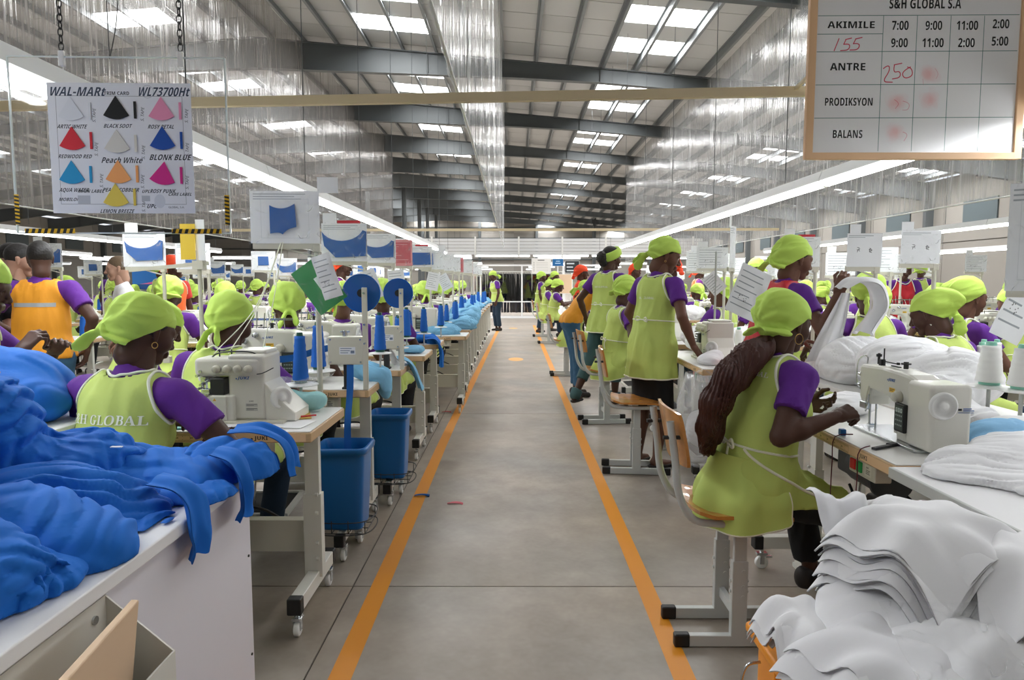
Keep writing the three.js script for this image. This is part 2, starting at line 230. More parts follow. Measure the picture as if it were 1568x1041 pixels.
function pd(p, x, y, z) {
  if (p.c) { const X = x - p.c[0], Y = y - p.c[1], Z = z - p.c[2], r = p.r, a = X / r[0], b = Y / r[1], c = Z / r[2], k0 = Math.sqrt(a * a + b * b + c * c), k1 = Math.sqrt(a * a / r[0] / r[0] + b * b / r[1] / r[1] + c * c / r[2] / r[2]); return k1 < 1e-6 ? -Math.min(...r) : k0 * (k0 - 1) / k1; }
  let X = x - p.a[0], Y = y - p.a[1], Z = z - p.a[2]; const d = p.d;
  if (p.f) { const f = p.f, q = (X * f[0] + Y * f[1] + Z * f[2]) * (p.s - 1); X += f[0] * q; Y += f[1] * q; Z += f[2] * q; }
  let t = (X * d[0] + Y * d[1] + Z * d[2]) * p.il; t = t < 0 ? 0 : t > 1 ? 1 : t; X -= d[0] * t; Y -= d[1] * t; Z -= d[2] * t;
  return Math.sqrt(X * X + Y * Y + Z * Z) - p.ra - p.dr * t;
}
function field(prims, mod) {
  return { prims, mod, raw(x, y, z, L = prims) { let d = 1e9; for (const p of L) { const e = pd(p, x, y, z), k = p.k, h = k - Math.abs(d - e); d = d < e ? d : e; if (h > 0) d -= h * h / k * 0.25; } return d; }, at(x, y, z, L) { const d = this.raw(x, y, z, L); return mod ? mod(d, x, y, z) : d; } };
}
function bounds(prims, m = 0.03) { const lo = [1e9, 1e9, 1e9], hi = [-1e9, -1e9, -1e9]; for (const p of prims) for (const [c, r] of p.c ? [[p.c, Math.max(...p.r)]] : [[p.a, Math.max(p.ra, p.ra + p.dr)], [p.f ? add(add(p.a, p.d), p.f, dot(p.d, p.f) * (1 / p.s - 1)) : add(p.a, p.d), Math.max(p.ra, p.ra + p.dr)]]) for (let i = 0; i < 3; i++) { lo[i] = Math.min(lo[i], c[i] - r - m); hi[i] = Math.max(hi[i], c[i] + r + m); } return [lo, hi]; }
function netMesh(F, cell, lo, hi) {
  if (!lo) [lo, hi] = bounds(F.prims);
  const n = [0, 1, 2].map((i) => Math.max(2, Math.ceil((hi[i] - lo[i]) / cell))), [nx, ny, nz] = n, sx = nx + 1, sxy = sx * (ny + 1), v = new Float32Array(sxy * (nz + 1)), B = 6, R = 0.87 * B * cell;
  for (let k0 = 0; k0 <= nz; k0 += B) for (let j0 = 0; j0 <= ny; j0 += B) for (let i0 = 0; i0 <= nx; i0 += B) {
    const x = lo[0] + (i0 + (B - 1) / 2) * cell, y = lo[1] + (j0 + (B - 1) / 2) * cell, z = lo[2] + (k0 + (B - 1) / 2) * cell, ds = F.prims.map((p) => pd(p, x, y, z)), mn = Math.min(...ds);
    const L = F.prims.filter((p, i) => ds[i] < mn + 2.2 * R * (p.f ? p.s : 1) + p.k), c = F.at(x, y, z), skip = Math.abs(c) > R * 1.9 + 0.02;
    for (let k = k0; k < Math.min(k0 + B, nz + 1); k++) for (let j = j0; j < Math.min(j0 + B, ny + 1); j++) for (let i = i0; i < Math.min(i0 + B, nx + 1); i++) v[i + j * sx + k * sxy] = skip ? c : F.at(lo[0] + i * cell, lo[1] + j * cell, lo[2] + k * cell, L);
  }
  const vi = new Int32Array(nx * ny * nz).fill(-1), pos = [], nor = [], idx = [];
  for (let k = 0; k < nz; k++) for (let j = 0; j < ny; j++) for (let i = 0; i < nx; i++) {
    const o = i + j * sx + k * sxy, a = v[o], b = v[o + 1], c = v[o + sx], d = v[o + sx + 1], e = v[o + sxy], f = v[o + sxy + 1], g = v[o + sxy + sx], h = v[o + sxy + sx + 1];
    const m = (a < 0) + (b < 0) + (c < 0) + (d < 0) + (e < 0) + (f < 0) + (g < 0) + (h < 0); if (m === 0 || m === 8) continue;
    let X = 0, Y = 0, Z = 0, q = 0; const E = (p, r, x, y, z, ax) => { if ((p < 0) !== (r < 0)) { const t = p / (p - r); X += x + (ax === 0 ? t : 0); Y += y + (ax === 1 ? t : 0); Z += z + (ax === 2 ? t : 0); q++; } };
    E(a, b, 0, 0, 0, 0); E(c, d, 0, 1, 0, 0); E(e, f, 0, 0, 1, 0); E(g, h, 0, 1, 1, 0); E(a, c, 0, 0, 0, 1); E(b, d, 1, 0, 0, 1); E(e, g, 0, 0, 1, 1); E(f, h, 1, 0, 1, 1); E(a, e, 0, 0, 0, 2); E(b, f, 1, 0, 0, 2); E(c, g, 0, 1, 0, 2); E(d, h, 1, 1, 0, 2);
    vi[i + j * nx + k * nx * ny] = pos.length / 3; pos.push(lo[0] + (i + X / q) * cell, lo[1] + (j + Y / q) * cell, lo[2] + (k + Z / q) * cell);
    const gx = b + d + f + h - a - c - e - g, gy = c + d + g + h - a - b - e - f, gz = e + f + g + h - a - b - c - d, l = Math.hypot(gx, gy, gz) || 1; nor.push(gx / l, gy / l, gz / l);
  }
  const C = (i, j, k) => vi[i + j * nx + k * nx * ny];
  const quad = (a, b, c, d, fl) => { if (a < 0 || b < 0 || c < 0 || d < 0) return; if (fl) idx.push(a, b, c, a, c, d); else idx.push(a, c, b, a, d, c); };
  for (let k = 1; k < nz; k++) for (let j = 1; j < ny; j++) for (let i = 1; i < nx; i++) {
    const o = i + j * sx + k * sxy, s = v[o] < 0;
    if (s !== (v[o + 1] < 0)) quad(C(i, j - 1, k - 1), C(i, j, k - 1), C(i, j, k), C(i, j - 1, k), s);
    if (s !== (v[o + sx] < 0)) quad(C(i - 1, j, k - 1), C(i - 1, j, k), C(i, j, k), C(i, j, k - 1), s);
    if (s !== (v[o + sxy] < 0)) quad(C(i - 1, j - 1, k), C(i, j - 1, k), C(i, j, k), C(i - 1, j, k), s);
  }
  const g = new THREE.BufferGeometry(); g.setAttribute('position', new THREE.Float32BufferAttribute(pos, 3)); g.setAttribute('normal', new THREE.Float32BufferAttribute(nor, 3)); g.setIndex(idx); return g;
}
// a closed seam traced on a solid: path(phi, t) runs from outside or inside, t in 0..1
function seam(path, f, n, outward) {
  const pts = []; for (let i = 0; i < n; i++) { const ph = 2 * Math.PI * i / n; let hit = null, pv = null; for (let j = 0; j <= 60; j++) { const q = path(ph, j / 60), d = f(...q); if (j && (outward ? d > 0 : d < 0)) { const t = pv.d / (pv.d - d); hit = mix(pv.q, q, cl01(t)); break; } pv = { q, d }; } if (hit) pts.push(hit); }
  return pts;
}
const seamTube = (pts, r) => pts.length > 8 ? tube(pts.map((p) => V(...p)), r, pts.length * 2, true, 6) : null;
// a patch that lies on a solid: rays from a rectangle along dir
function patch(F, o, u, w, dir, W, Hh, nu = 24, nv = 8, off = 0.003) {
  const pos = [], uv = [], idx = []; for (let j = 0; j <= nv; j++) for (let i = 0; i <= nu; i++) { let p = add(add(o, u, W * (i / nu - 0.5)), w, Hh * (j / nv - 0.5)), t = 0; for (let k = 0; k < 40; k++) { const d = F.at(...add(p, dir, t)); if (d < off) break; t += Math.max(0.001, (d - off) * 0.7); if (t > 0.3) break; } pos.push(...add(p, dir, t)); uv.push(i / nu, j / nv); }
  for (let j = 0; j < nv; j++) for (let i = 0; i < nu; i++) { const a = j * (nu + 1) + i; idx.push(a, a + 1, a + nu + 2, a, a + nu + 2, a + nu + 1); }
  const g = new THREE.BufferGeometry(); g.setAttribute('position', new THREE.Float32BufferAttribute(pos, 3)); g.setAttribute('uv', new THREE.Float32BufferAttribute(uv, 2)); g.setIndex(idx); g.computeVertexNormals(); return g;
}
const ridge = (x) => { x = Math.abs(x); return 1 - Math.min(1, x * 2.2); };
// long sweeping folds with sharp valleys that part and merge, as in a bunched knit
function drapery(x, y, z, fr, dir, seed) {
  const e1 = nrm(crs(dir, [0.3, 1, 0.2])), e2 = crs(dir, e1), k = fr * 7, w1 = noise(x * 4 + seed, y * 4, z * 4), w2 = noise(x * 10, y * 10 + seed, z * 10), w3 = noise(x * 4.5, y * 4.5, z * 4.5 + seed);
  const c1 = (x * e1[0] + y * e1[1] + z * e1[2]) * k + 4.6 * w1 + 1.9 * w2, c2 = (x * e2[0] + y * e2[1] + z * e2[2]) * k * 0.8 + 4.6 * w3 - 1.7 * w2, m = sst(-0.35, 0.35, noise(x * 5, y * 5 + 7, z * 5 + seed)), a = 0.55 + 0.9 * Math.max(-0.4, noise(x * 6 + 3, y * 6, z * 6 + seed));
  return a * (Math.abs(Math.sin(c1)) * m + Math.abs(Math.sin(c2)) * (1 - m) - 0.55);
}
// sharp folds of bunched cloth: ridged noise, drawn out along one direction
function folds(x, y, z, fr, dir, seed, st = 0.35) {
  const q = (x * dir[0] + y * dir[1] + z * dir[2]) * (st - 1); x += dir[0] * q; y += dir[1] * q; z += dir[2] * q; x = x * fr + seed; y = y * fr + seed * 0.7; z *= fr;
  const w = 0.55 * noise(x * 0.6 + 9, y * 0.6, z * 0.6), a = noise(x + w, y + w, z - w); return ridge(a) + 0.45 * ridge(noise(x * 2.1 + w, y * 2.1, z * 2.1 + 5)) - 0.6;
}
// ---------- people ----------
function ik(a, c, l1, l2, pole) { let d = sub(c, a), L = len(d); const mx = (l1 + l2) * 0.995; if (L > mx) { c = add(a, d, mx / L); d = sub(c, a); L = mx; } const t = (l1 * l1 - l2 * l2 + L * L) / (2 * L), h = Math.sqrt(Math.max(0, l1 * l1 - t * t)), n = mul(d, 1 / L); let p = sub(pole, mul(n, dot(pole, n))); return [add(add(a, n, t), nrm(p), h), c]; }
const handCache = {};
function handGeo(curl, thumb, spread, left, cell) {   // wrist at 0, fingers +y, palm faces +z, thumb +x (right hand)
  const key = [curl, thumb, spread, left, cell].join(); if (handCache[key]) return handCache[key];
  const P = []; const bx0 = [0.031, 0.011, -0.009, -0.027], by = [0.086, 0.09, 0.086, 0.077], seg = [[0.040, 0.025, 0.02], [0.045, 0.028, 0.021], [0.041, 0.026, 0.02], [0.032, 0.02, 0.018]];
  for (let i = 0; i < 4; i++) {
    let p = [bx0[i], by[i], 0]; P.push(cap([bx0[i] * 0.55, 0.004, 0], p, 0.0165, 0.0115, 0.012, [0, 0, 1], 1.15));
    const sp = spread * (1.5 - i) * 0.16; let th = 0; const c = curl * (0.85 + 0.11 * i), J = [0.75 * c, 0.95 * c, 0.55 * c];
    for (let s = 0; s < 3; s++) { th += J[s]; const q = add(p, [Math.sin(sp) * Math.cos(th), Math.cos(th) * Math.cos(sp), Math.sin(th)], seg[i][s]); const r = 0.0092 - 0.0009 * s - (i === 3 ? 0.0012 : 0); P.push(cap(p, q, r, r - 0.0009, s ? 0.003 : 0.006)); p = q; }
  }
  let p = [0.014, 0.018, 0.006], d = [[0.028, 0.034, 0.014], [0.018, 0.03, 0.008 + 0.014 * thumb], [0.004 - 0.012 * thumb, 0.026, 0.004 + 0.014 * thumb]]; const tr = [0.0165, 0.0115, 0.0098, 0.0082];
  d.forEach((e, i) => { const q = add(p, e); P.push(cap(p, q, tr[i], tr[i + 1], i ? 0.005 : 0.014)); p = q; });
  P.push(cap([0, -0.02, 0], [0, 0.01, 0], 0.024, 0.022, 0.02, [0, 0, 1], 1.25));
  let g = netMesh(field(P), cell); if (left) { g.scale(-1, 1, 1); const ix = g.index.array; for (let i = 0; i < ix.length; i += 3) { const t = ix[i]; ix[i] = ix[i + 1]; ix[i + 1] = t; } }
  return handCache[key] = g;
}
const basis = (x, y, z, o) => new THREE.Matrix4().makeBasis(V(...x), V(...y), V(...z)).setPosition(V(...o));
// head in its own frame: x to the wearer's left, y up, z forward; centre of the skull at 0
const headPrims = (m) => [ell([0, 0.028, -0.012], [0.073, 0.087, 0.093], 0.03), cap([0, -0.005, 0.03], [0, -0.07, 0.045], 0.06, 0.036, 0.03), ell([0, -0.094, 0.066], [0.022, 0.017, 0.02], 0.02), ell([0.036, -0.03, 0.056], [0.03, 0.03, 0.028], 0.025), ell([-0.036, -0.03, 0.056], [0.03, 0.03, 0.028], 0.025), cap([-0.036, 0.02, 0.074], [0.036, 0.02, 0.074], 0.013, 0.013, 0.02),
  cap([0, 0.006, 0.086], [0, -0.03, 0.106], 0.0075, 0.0125, 0.012), cap([-0.014, -0.036, 0.096], [0.014, -0.036, 0.096], 0.0085, 0.0085, 0.008), cap([-0.02, -0.059, 0.085], [0.02, -0.059, 0.085], 0.0085, 0.0085, 0.006), cap([-0.017, -0.071, 0.084], [0.017, -0.071, 0.084], 0.0095, 0.0095, 0.006),
  cap([0.074, 0.012, -0.008], [0.071, -0.028, 0.002], 0.014, 0.009, 0.006, [1, 0, 0], 2), cap([-0.074, 0.012, -0.008], [-0.071, -0.028, 0.002], 0.014, 0.009, 0.006, [1, 0, 0], 2), cap([0, -0.04, -0.03], [0, -0.1, -0.04], 0.055, 0.052, 0.03)];
const headCache = {};
function headGeo(cell) { return headCache[cell] ??= netMesh(field(headPrims(), (d, x, y, z) => { for (const s of [-1, 1]) { const e = 0.0135 - Math.hypot(x - s * 0.031, (y - 0.001) * 1.35, z - 0.092); d = Math.max(d, e); } return d; }), cell); }
const eyeG = new THREE.SphereGeometry(0.0125, 12, 10), irisG = new THREE.SphereGeometry(0.0128, 12, 6, 0, 6.3, 0, 0.55).rotateX(Math.PI / 2);
// scarf styles: b = bundle of hair at the back, t = tails as polylines, all in the head frame
const SCARVES = {
  bulky: { b: [[0, 0.06, -0.055, 0.083], [0.0, -0.005, -0.085, 0.068]], t: [[[0.03, -0.03, -0.135], [0.07, -0.055, -0.155], [0.105, -0.1, -0.165]], [[0.0, -0.03, -0.15], [-0.015, -0.055, -0.145], [-0.045, -0.06, -0.1]]], knot: [0.03, -0.03, -0.145, 0.022], flap: 1 },
  dome: { b: [[0, 0.035, -0.05, 0.092], [0, -0.03, -0.08, 0.062]], t: [[[0.01, -0.085, -0.115], [0.03, -0.115, -0.125], [0.05, -0.16, -0.115]], [[-0.01, -0.085, -0.115], [-0.025, -0.11, -0.125], [-0.03, -0.145, -0.12]]], knot: [0, -0.085, -0.115, 0.017] },
  bandana: { b: [[0, 0.03, -0.04, 0.085]], t: [[[0.0, -0.02, -0.12], [0.03, -0.05, -0.16], [0.045, -0.1, -0.185]], [[0.0, -0.02, -0.12], [0.015, -0.06, -0.15], [0.02, -0.125, -0.165]]], knot: [0.0, -0.02, -0.115, 0.02] },
  round: { b: [[0, 0.05, -0.065, 0.098], [0, 0.01, -0.07, 0.085]], t: [[[0, -0.035, -0.135], [0.05, -0.05, -0.14], [0.095, -0.062, -0.11]], [[0, -0.035, -0.135], [-0.05, -0.05, -0.14], [-0.09, -0.05, -0.1]]], knot: [0, -0.032, -0.14, 0.019] },
  pointed: { b: [[0, 0.05, -0.06, 0.085], [0, 0.045, -0.13, 0.05], [0.02, 0.03, -0.165, 0.022]], t: [[[0, -0.03, -0.12], [0.015, -0.07, -0.135], [0.01, -0.13, -0.12]]], knot: [0, -0.03, -0.12, 0.019] },
};
const scarfCache = {};
function scarfGeo(style, seed, cell) {
  return scarfCache[style + seed + cell] ??= (() => {
    const S = SCARVES[style], P = [ell([0, 0.036, -0.018], [0.087, 0.098, 0.108], 0.04), ...S.b.map((b) => ell(b.slice(0, 3), [b[3], b[3] * 0.96, b[3]], 0.05)), ell(S.knot.slice(0, 3), [S.knot[3] * 1.2, S.knot[3], S.knot[3] * 0.9], 0.012)], n0 = P.length;
    for (const t of S.t) for (let i = 1; i < t.length; i++) P.push(cap(t[i - 1], t[i], 0.012 + 0.006 * i, 0.016 + 0.008 * i, 0.01, nrm(crs(sub(t[i], t[i - 1]), [0.3, 0.2, 1])), 2.6));
    return netMesh(field(P, (d, x, y, z) => {
      const kx = S.knot[0], ky = S.knot[1], kz = S.knot[2], ph = Math.atan2(y - ky, x - kx), r = Math.hypot(x - kx, y - ky, z - kz);
      if (Math.abs(d) < 0.03) d += 0.0045 * sst(0.02, 0.09, r) * Math.sin(ph * 9 + 3 * noise(x * 9 + seed, y * 9, z * 9)) * sst(0.3, 0.04, r) - 0.006 * folds(x, y, z, 11, [0, 0.3, 0.95], seed) ;
      // the front edge runs from the brow, over the ears, to the nape; tails and knot stay whole
      const edge = 0.034 - y - (z < 0.02 ? (0.02 - z) * 0.86 : (z - 0.02) * -0.1), tail = z < -0.095 && r < 0.24; const e = tail && y < ky + 0.03 ? Math.min(edge, edge * 0.0 + (y < -0.19 ? 0.01 : -0.01)) : edge;
      return tail && y < ky + 0.035 ? d : Math.max(d, e * 0.8);
    }), cell);
  })();
}
const hairGeo = {}; function hairCap(cell) { return hairGeo[cell] ??= netMesh(field([ell([0, 0.032, -0.016], [0.077, 0.09, 0.097])], (d, x, y, z) => { const e = Math.max((z - 0.05) - y * 0.25, -0.06 - y * 0.8 + (z > -0.04 ? (z + 0.04) * 0.9 : 0)); if (Math.abs(d) < 0.02) d += 0.0015 * noise(x * 90, y * 90, z * 90); return Math.max(d, e); }), cell); }

function person(name, label, o) {
  const H = o.H ?? 1.63, s = H / 1.63, sit = o.sit, cell = o.cell ?? 0.014, hc = o.hcell ?? 0.005, grp = o.group;
  const root = o.part ?? thing(name, label, 'person', o.at ?? [0, 0, 0], o.turn ?? 0, grp);
  const lean = o.lean ?? 0, tw = o.twist ?? 0, ro = o.roll ?? 0;
  const P = [0, sit ? (o.seatH ?? 0.52) + 0.095 : 0.9 * s, 0]; if (o.pelvis) for (let i = 0; i < 3; i++) P[i] += o.pelvis[i];
  let u = nrm([Math.sin(ro), Math.cos(lean), Math.sin(lean)]), l = [Math.cos(tw), 0, -Math.sin(tw)]; l = nrm(sub(l, mul(u, dot(l, u)))); const f = crs(l, u);
  const ub = nrm(add(u, f, o.hunch ?? 0.12));   // the upper spine curls forward a little
  const mid = add(P, u, 0.26 * s), up = (d) => add(mid, ub, d * s), N = up(0.255), sw = (o.shoulder ?? 0.168) * s;
  const S = { L: add(up(0.205), l, sw), R: add(up(0.205), l, -sw) };
  for (const k of ['L', 'R']) if (o['shrug' + k]) S[k] = add(S[k], o['shrug' + k]);
  const hy = (o.headYaw ?? 0) + tw, hp = o.headPitch ?? 0.1, hr = o.headRoll ?? 0; let hf = [Math.sin(hy) * Math.cos(hp), -Math.sin(hp), Math.cos(hy) * Math.cos(hp)], hl = nrm(crs([Math.sin(hr) * Math.cos(hy), Math.cos(hr), -Math.sin(hr) * Math.sin(hy)], hf)), hu = crs(hf, hl);
  const neckDir = nrm(add(mix(ub, [0, 1, 0], 0.6), [hf[0], 0, hf[2]], 0.22)), Hc = add(add(N, neckDir, 0.1 * s), hu, 0.075 * s), Hm = basis(hl, hu, hf, Hc); Hm.scale(V(s, s, s).multiplyScalar(o.headScale ?? 1.05));
  const hip = { L: add(P, [0.088 * s, -0.03, 0]), R: add(P, [-0.088 * s, -0.03, 0]) }, tl = 0.40 * s, sl = 0.395 * s, ua = 0.275 * s, fa = 0.245 * s;
  const leg = {}, arm = {};
  for (const k of ['L', 'R']) {
    const sg = k === 'L' ? 1 : -1, ft = o['foot' + k] ?? (sit ? [sg * 0.12, 0, 0.38] : [sg * 0.095, 0, -0.01]), an = add(ft, [0, 0.075 * s, -0.02]);
    const [kn, a2] = ik(hip[k], an, tl, sl, o['knee' + k] ?? (sit ? [sg * 0.25, 1, 0.6] : [sg * 0.08, 0.05, 1])); leg[k] = { kn, an: a2, dir: o['toe' + k] ?? [sg * 0.2, 0, 1] };
    const hd = o['hand' + k] ?? (sit ? [sg * 0.14, P[1] + 0.2, 0.36] : add(S[k], [sg * 0.06, -0.5 * s, 0.06])), pole = o['elbow' + k] ?? [sg * 0.8, -0.7, -0.4];
    const [el, wr] = ik(S[k], hd, ua, fa, pole); arm[k] = { el, wr };
  }
  const fat = o.fat ?? 1;
  const torso = (e) => [cap(add(P, l, -0.06 * s), add(P, l, 0.06 * s), (0.112 * fat + e), (0.112 * fat + e), 0.05, f, 1.1), cap(add(P, u, 0.06 * s), add(mid, u, -0.04), 0.138 * fat + e, 0.126 * fat + e, 0.06, f, 1.42), cap(add(mid, u, -0.04), up(0.1), 0.126 * fat + e, 0.148 * s + e, 0.06, f, 1.46), cap(add(S.L, l, -0.05), add(S.R, l, 0.05), 0.05 + e, 0.05 + e, 0.07), ...(o.man ? [] : [ell(add(add(up(0.055), l, 0.062), f, 0.07), [0.06 + e, 0.06 + e, 0.058 + e], 0.04), ell(add(add(up(0.055), l, -0.062), f, 0.07), [0.06 + e, 0.06 + e, 0.058 + e], 0.04)])];
  // --- skin: one continuous surface ---
  const B = [...torso(-0.004), cap(add(N, ub, -0.04), add(Hc, hu, -0.06), 0.056 * s, 0.05 * s, 0.03)];
  for (const k of ['L', 'R']) {
    const a = arm[k], g = leg[k]; B.push(cap(S[k], a.el, 0.049 * fat, 0.037, 0.03), cap(a.el, mix(a.el, a.wr, 0.35), 0.036, 0.037, 0.012), cap(mix(a.el, a.wr, 0.35), a.wr, 0.037, 0.0235, 0.012));
    if (o.legs !== false) { B.push(cap(hip[k], g.kn, 0.082 * fat, 0.052, 0.03), cap(g.kn, mix(g.kn, g.an, 0.4), 0.05, 0.052, 0.015), cap(mix(g.kn, g.an, 0.4), g.an, 0.052, 0.031, 0.02)); const d = nrm(g.dir), hl0 = add(g.an, d, -0.02); B.push(cap(add(hl0, [0, -0.035, 0]), add(add(g.an, d, 0.12), [0, -0.055, 0]), 0.034, 0.024, 0.025)); }
  }
  const geos = [netMesh(field(B), cell)];
  geos.push(headGeo(hc).clone().applyMatrix4(Hm));
  for (const k of ['L', 'R']) {
    const a = arm[k], hp_ = o['pose' + k] ?? [0.5, 0.5, 0.4], fd = nrm(sub(a.wr, a.el)), d = nrm(o['hdir' + k] ? mix(fd, nrm(o['hdir' + k]), 0.8) : fd), pn0 = o['palm' + k] ?? [k === 'L' ? -0.5 : 0.5, -0.8, 0.1]; let pn = nrm(sub(pn0, mul(d, dot(pn0, d)))); const x = crs(d, pn);
    geos.push(handGeo(...hp_, k === 'L', o.handCell ?? 0.0055).clone().applyMatrix4(basis(x, d, pn, add(a.wr, d, 0.006)).scale(V(s, s, s))));
  }
  part('body', geos.map((g) => { g = g.toNonIndexed(); return g; }), o.skin ?? MAT.skin, root);
  if (o.face) for (const sg of [-1, 1]) { const e = part('eye', eyeG.clone().translate(sg * 0.031, 0.001, 0.0765).applyMatrix4(Hm), MAT.eyeWhite, root); part('iris', irisG.clone().translate(sg * 0.031, 0.001, 0.0765).applyMatrix4(Hm), MAT.iris, e); }
  if (o.face) part('lips', [cap, 0].length && [tube([V(-0.02, -0.063, 0.0895), V(-0.008, -0.0605, 0.0955), V(0.008, -0.0605, 0.0955), V(0.02, -0.063, 0.0895)], 0.0055, 12), tube([V(-0.018, -0.067, 0.089), V(0, -0.072, 0.0945), V(0.018, -0.067, 0.089)], 0.0068, 12)].map((g) => g.applyMatrix4(Hm)), MAT.lip, root);
  if (o.hair !== false) part('hair', hairCap(hc).clone().applyMatrix4(Hm), o.hairMat ?? MAT.hair, root);
  if (o.scarf) part('headscarf', scarfGeo(o.scarf, o.seed ?? 1, hc).clone().applyMatrix4(Hm), o.scarfMat ?? MAT.scarf, root);
  if (o.earring) for (const sg of o.earring > 0.01 ? [-1, 1] : [-1, 1]) part('earring', new THREE.TorusGeometry(o.earring, 0.0016, 6, 20).rotateY(Math.PI / 2).translate(sg * 0.08, -0.036 - o.earring, 0.0).applyMatrix4(Hm), MAT.gold, root);
  // --- shirt with short sleeves ---
  const sd = o.seed ?? 1, wr = (d, x, y, z, A = 0.005, fr = 9) => Math.abs(d) < 0.04 ? d - A * folds(x, y, z, fr, u, sd, 0.4) : d;
  const Sh = [...torso(0.008)]; for (const k of ['L', 'R']) Sh.push(cap(S[k], mix(S[k], arm[k].el, 0.66), 0.06 * (o.man ? 1.1 : 1), 0.06 * (o.man ? 1.1 : 1), 0.03));
  Sh.push(cap(add(N, ub, -0.03), add(N, ub, 0.04), 0.07 * s, 0.064 * s, 0.02)); const slv = o.sleeve ?? 0.58, cut = ['L', 'R'].map((k) => { const d = nrm(sub(arm[k].el, S[k])); return [add(S[k], d, slv * ua), d, S[k]]; });
  const shirt = field(Sh, (d, x, y, z) => { d = wr(d, x, y, z, 0.0055, 10); for (const [p, n, s0] of cut) { const q = (x - p[0]) * n[0] + (y - p[1]) * n[1] + (z - p[2]) * n[2]; if (Math.hypot(x - p[0], y - p[1], z - p[2]) < 0.16) d = Math.max(d, q); } { const q = [x - N[0], y - N[1], z - N[2]]; if (Math.hypot(...q) < 0.12) d = Math.max(d, dot(q, ub) + dot(q, f) * 0.35 - 0.028); } return Math.max(d, -((x - P[0]) * u[0] + (y - P[1]) * u[1] + (z - P[2]) * u[2]) - (o.shirtLow ?? -0.02)); });
  part('shirt', netMesh(shirt, cell * 0.9), o.shirtMat ?? MAT.purple, root);
  // --- smock or vest over it ---
  if (o.smock !== false) {
    const Sm = torso(0.021), hem = o.hem ?? 0.62 * s, low = add(P, [0, -(P[1] - hem), o.hemFwd ?? 0]);
    if (sit) { for (const k of ['L', 'R']) Sm.push(cap(hip[k], leg[k].kn, 0.1 * fat, 0.082, 0.05)); Sm.push(cap(add(P, [0, 0.02, 0]), mix(leg.L.kn, leg.R.kn, 0.5), 0.1, 0.075, 0.06)); if (0) Sm.push(cap(add(P, [-0.09, -0.02, -0.075]), add(P, [-0.1, -o.tail, -0.1]), 0.035, 0.03, 0.06, [0, 0, 1], 1.6), cap(add(P, [0.09, -0.02, -0.075]), add(P, [0.1, -o.tail, -0.1]), 0.035, 0.03, 0.06, [0, 0, 1], 1.6), cap(add(P, [0, -0.02, -0.085]), add(P, [0, -o.tail, -0.11]), 0.05, 0.04, 0.07, [0, 0, 1], 1.8)); }
    else if (!o.vest) Sm.push(cap(add(P, u, 0.17 * s), low, 0.14 * fat, 0.212 * fat, 0.06, nrm([f[0], 0, f[2]]), 1.15));
    const nArm = (sg) => nrm(add(mul(l, sg * 0.93), ub, 0.36)), A = [add(up(0.205), l, sw * 0.73), add(up(0.205), l, -sw * 0.73)], An = [nArm(1), nArm(-1)], nc = add(N, ub, 0.012), nr = (o.neck ?? 0.088) * s;
    const thighN = nrm(sub(mix(leg.L.kn, leg.R.kn, 0.5), P)), lapCut = add(P, thighN, (o.lap ?? 0.3) * s);
    const uncut = (d, x, y, z) => { d = wr(d, x, y, z, o.crease ?? 0.012, 7); if (!sit && Math.abs(d) < 0.05 && y < P[1] + 0.16) { const an = Math.atan2(x - P[0], z - P[2]); d -= 0.009 * sst(P[1] + 0.16, P[1] - 0.15, y) * Math.sin(an * 9 + 2.2 * noise(an * 1.3 + sd, y * 3, sd)); } return d; };
    const base = field(Sm, (d, x, y, z) => { d = uncut(d, x, y, z); if (sit) { d = Math.max(d, dot(sub([x, y, z], lapCut), thighN)); d = Math.max(d, (o.seatH ?? 0.52) + 0.006 - y - (z < -0.06 ? 0.5 : 0)); d = Math.max(d, P[1] - 0.1 - y); } else d = Math.max(d, (o.vest ? P[1] - 0.02 : hem) - y); return d; });
    const smock = field(Sm, (d, x, y, z) => { d = base.mod(d, x, y, z); for (let i = 0; i < 2; i++) d = Math.max(d, (x - A[i][0]) * An[i][0] + (y - A[i][1]) * An[i][1] + (z - A[i][2]) * An[i][2]); return Math.max(d, nr - Math.hypot(x - nc[0], y - nc[1], z - nc[2])); });
    part(o.vest ? 'vest' : 'smock', netMesh(smock, o.smockCell ?? cell), o.smockMat ?? MAT.lime, root); root.userData.tmp = { base, smock, P, u, l, f, ub, mid, up, S, N, Hc, Hm, arm, leg };
    if (sit && o.tail) {   // the open back of the smock falls over the seat
      const sh = o.seatH ?? 0.52, pan = (u, v) => { const a = (o.panel ?? [-1.75, 1.75])[0] + ((o.panel ?? [-1.75, 1.75])[1] - (o.panel ?? [-1.75, 1.75])[0]) * u, e = 2 * u - 1, low = sh + 0.02 - o.tail * (1 - 0.45 * e * e * e * e), q = sst(0, 0.75, v), rx = 0.148 + 0.055 * q, rz = 0.125 + 0.085 * q, w = 1 + 0.06 * q * Math.sin(a * 7 + sd) + 0.03 * noise(a * 3, v * 3, sd); return [P[0] - Math.sin(a) * rx * w, P[1] + 0.1 + (low - P[1] - 0.1) * Math.pow(v, 1.1), P[2] - Math.cos(a) * rz * w - 0.01]; };
      part('smock_skirt', clothSheet(pan, 48, 20, 0.004), o.smockMat ?? MAT.lime, root); const rim = []; for (let i = 0; i <= 10; i++) rim.push(V(...pan(0, i / 10))); for (let i = 1; i <= 30; i++) rim.push(V(...pan(i / 30, 1))); for (let i = 9; i >= 0; i--) rim.push(V(...pan(1, i / 10))); part('piping', tube(rim, 0.005, 120, false, 6), MAT.piping, root);
    }
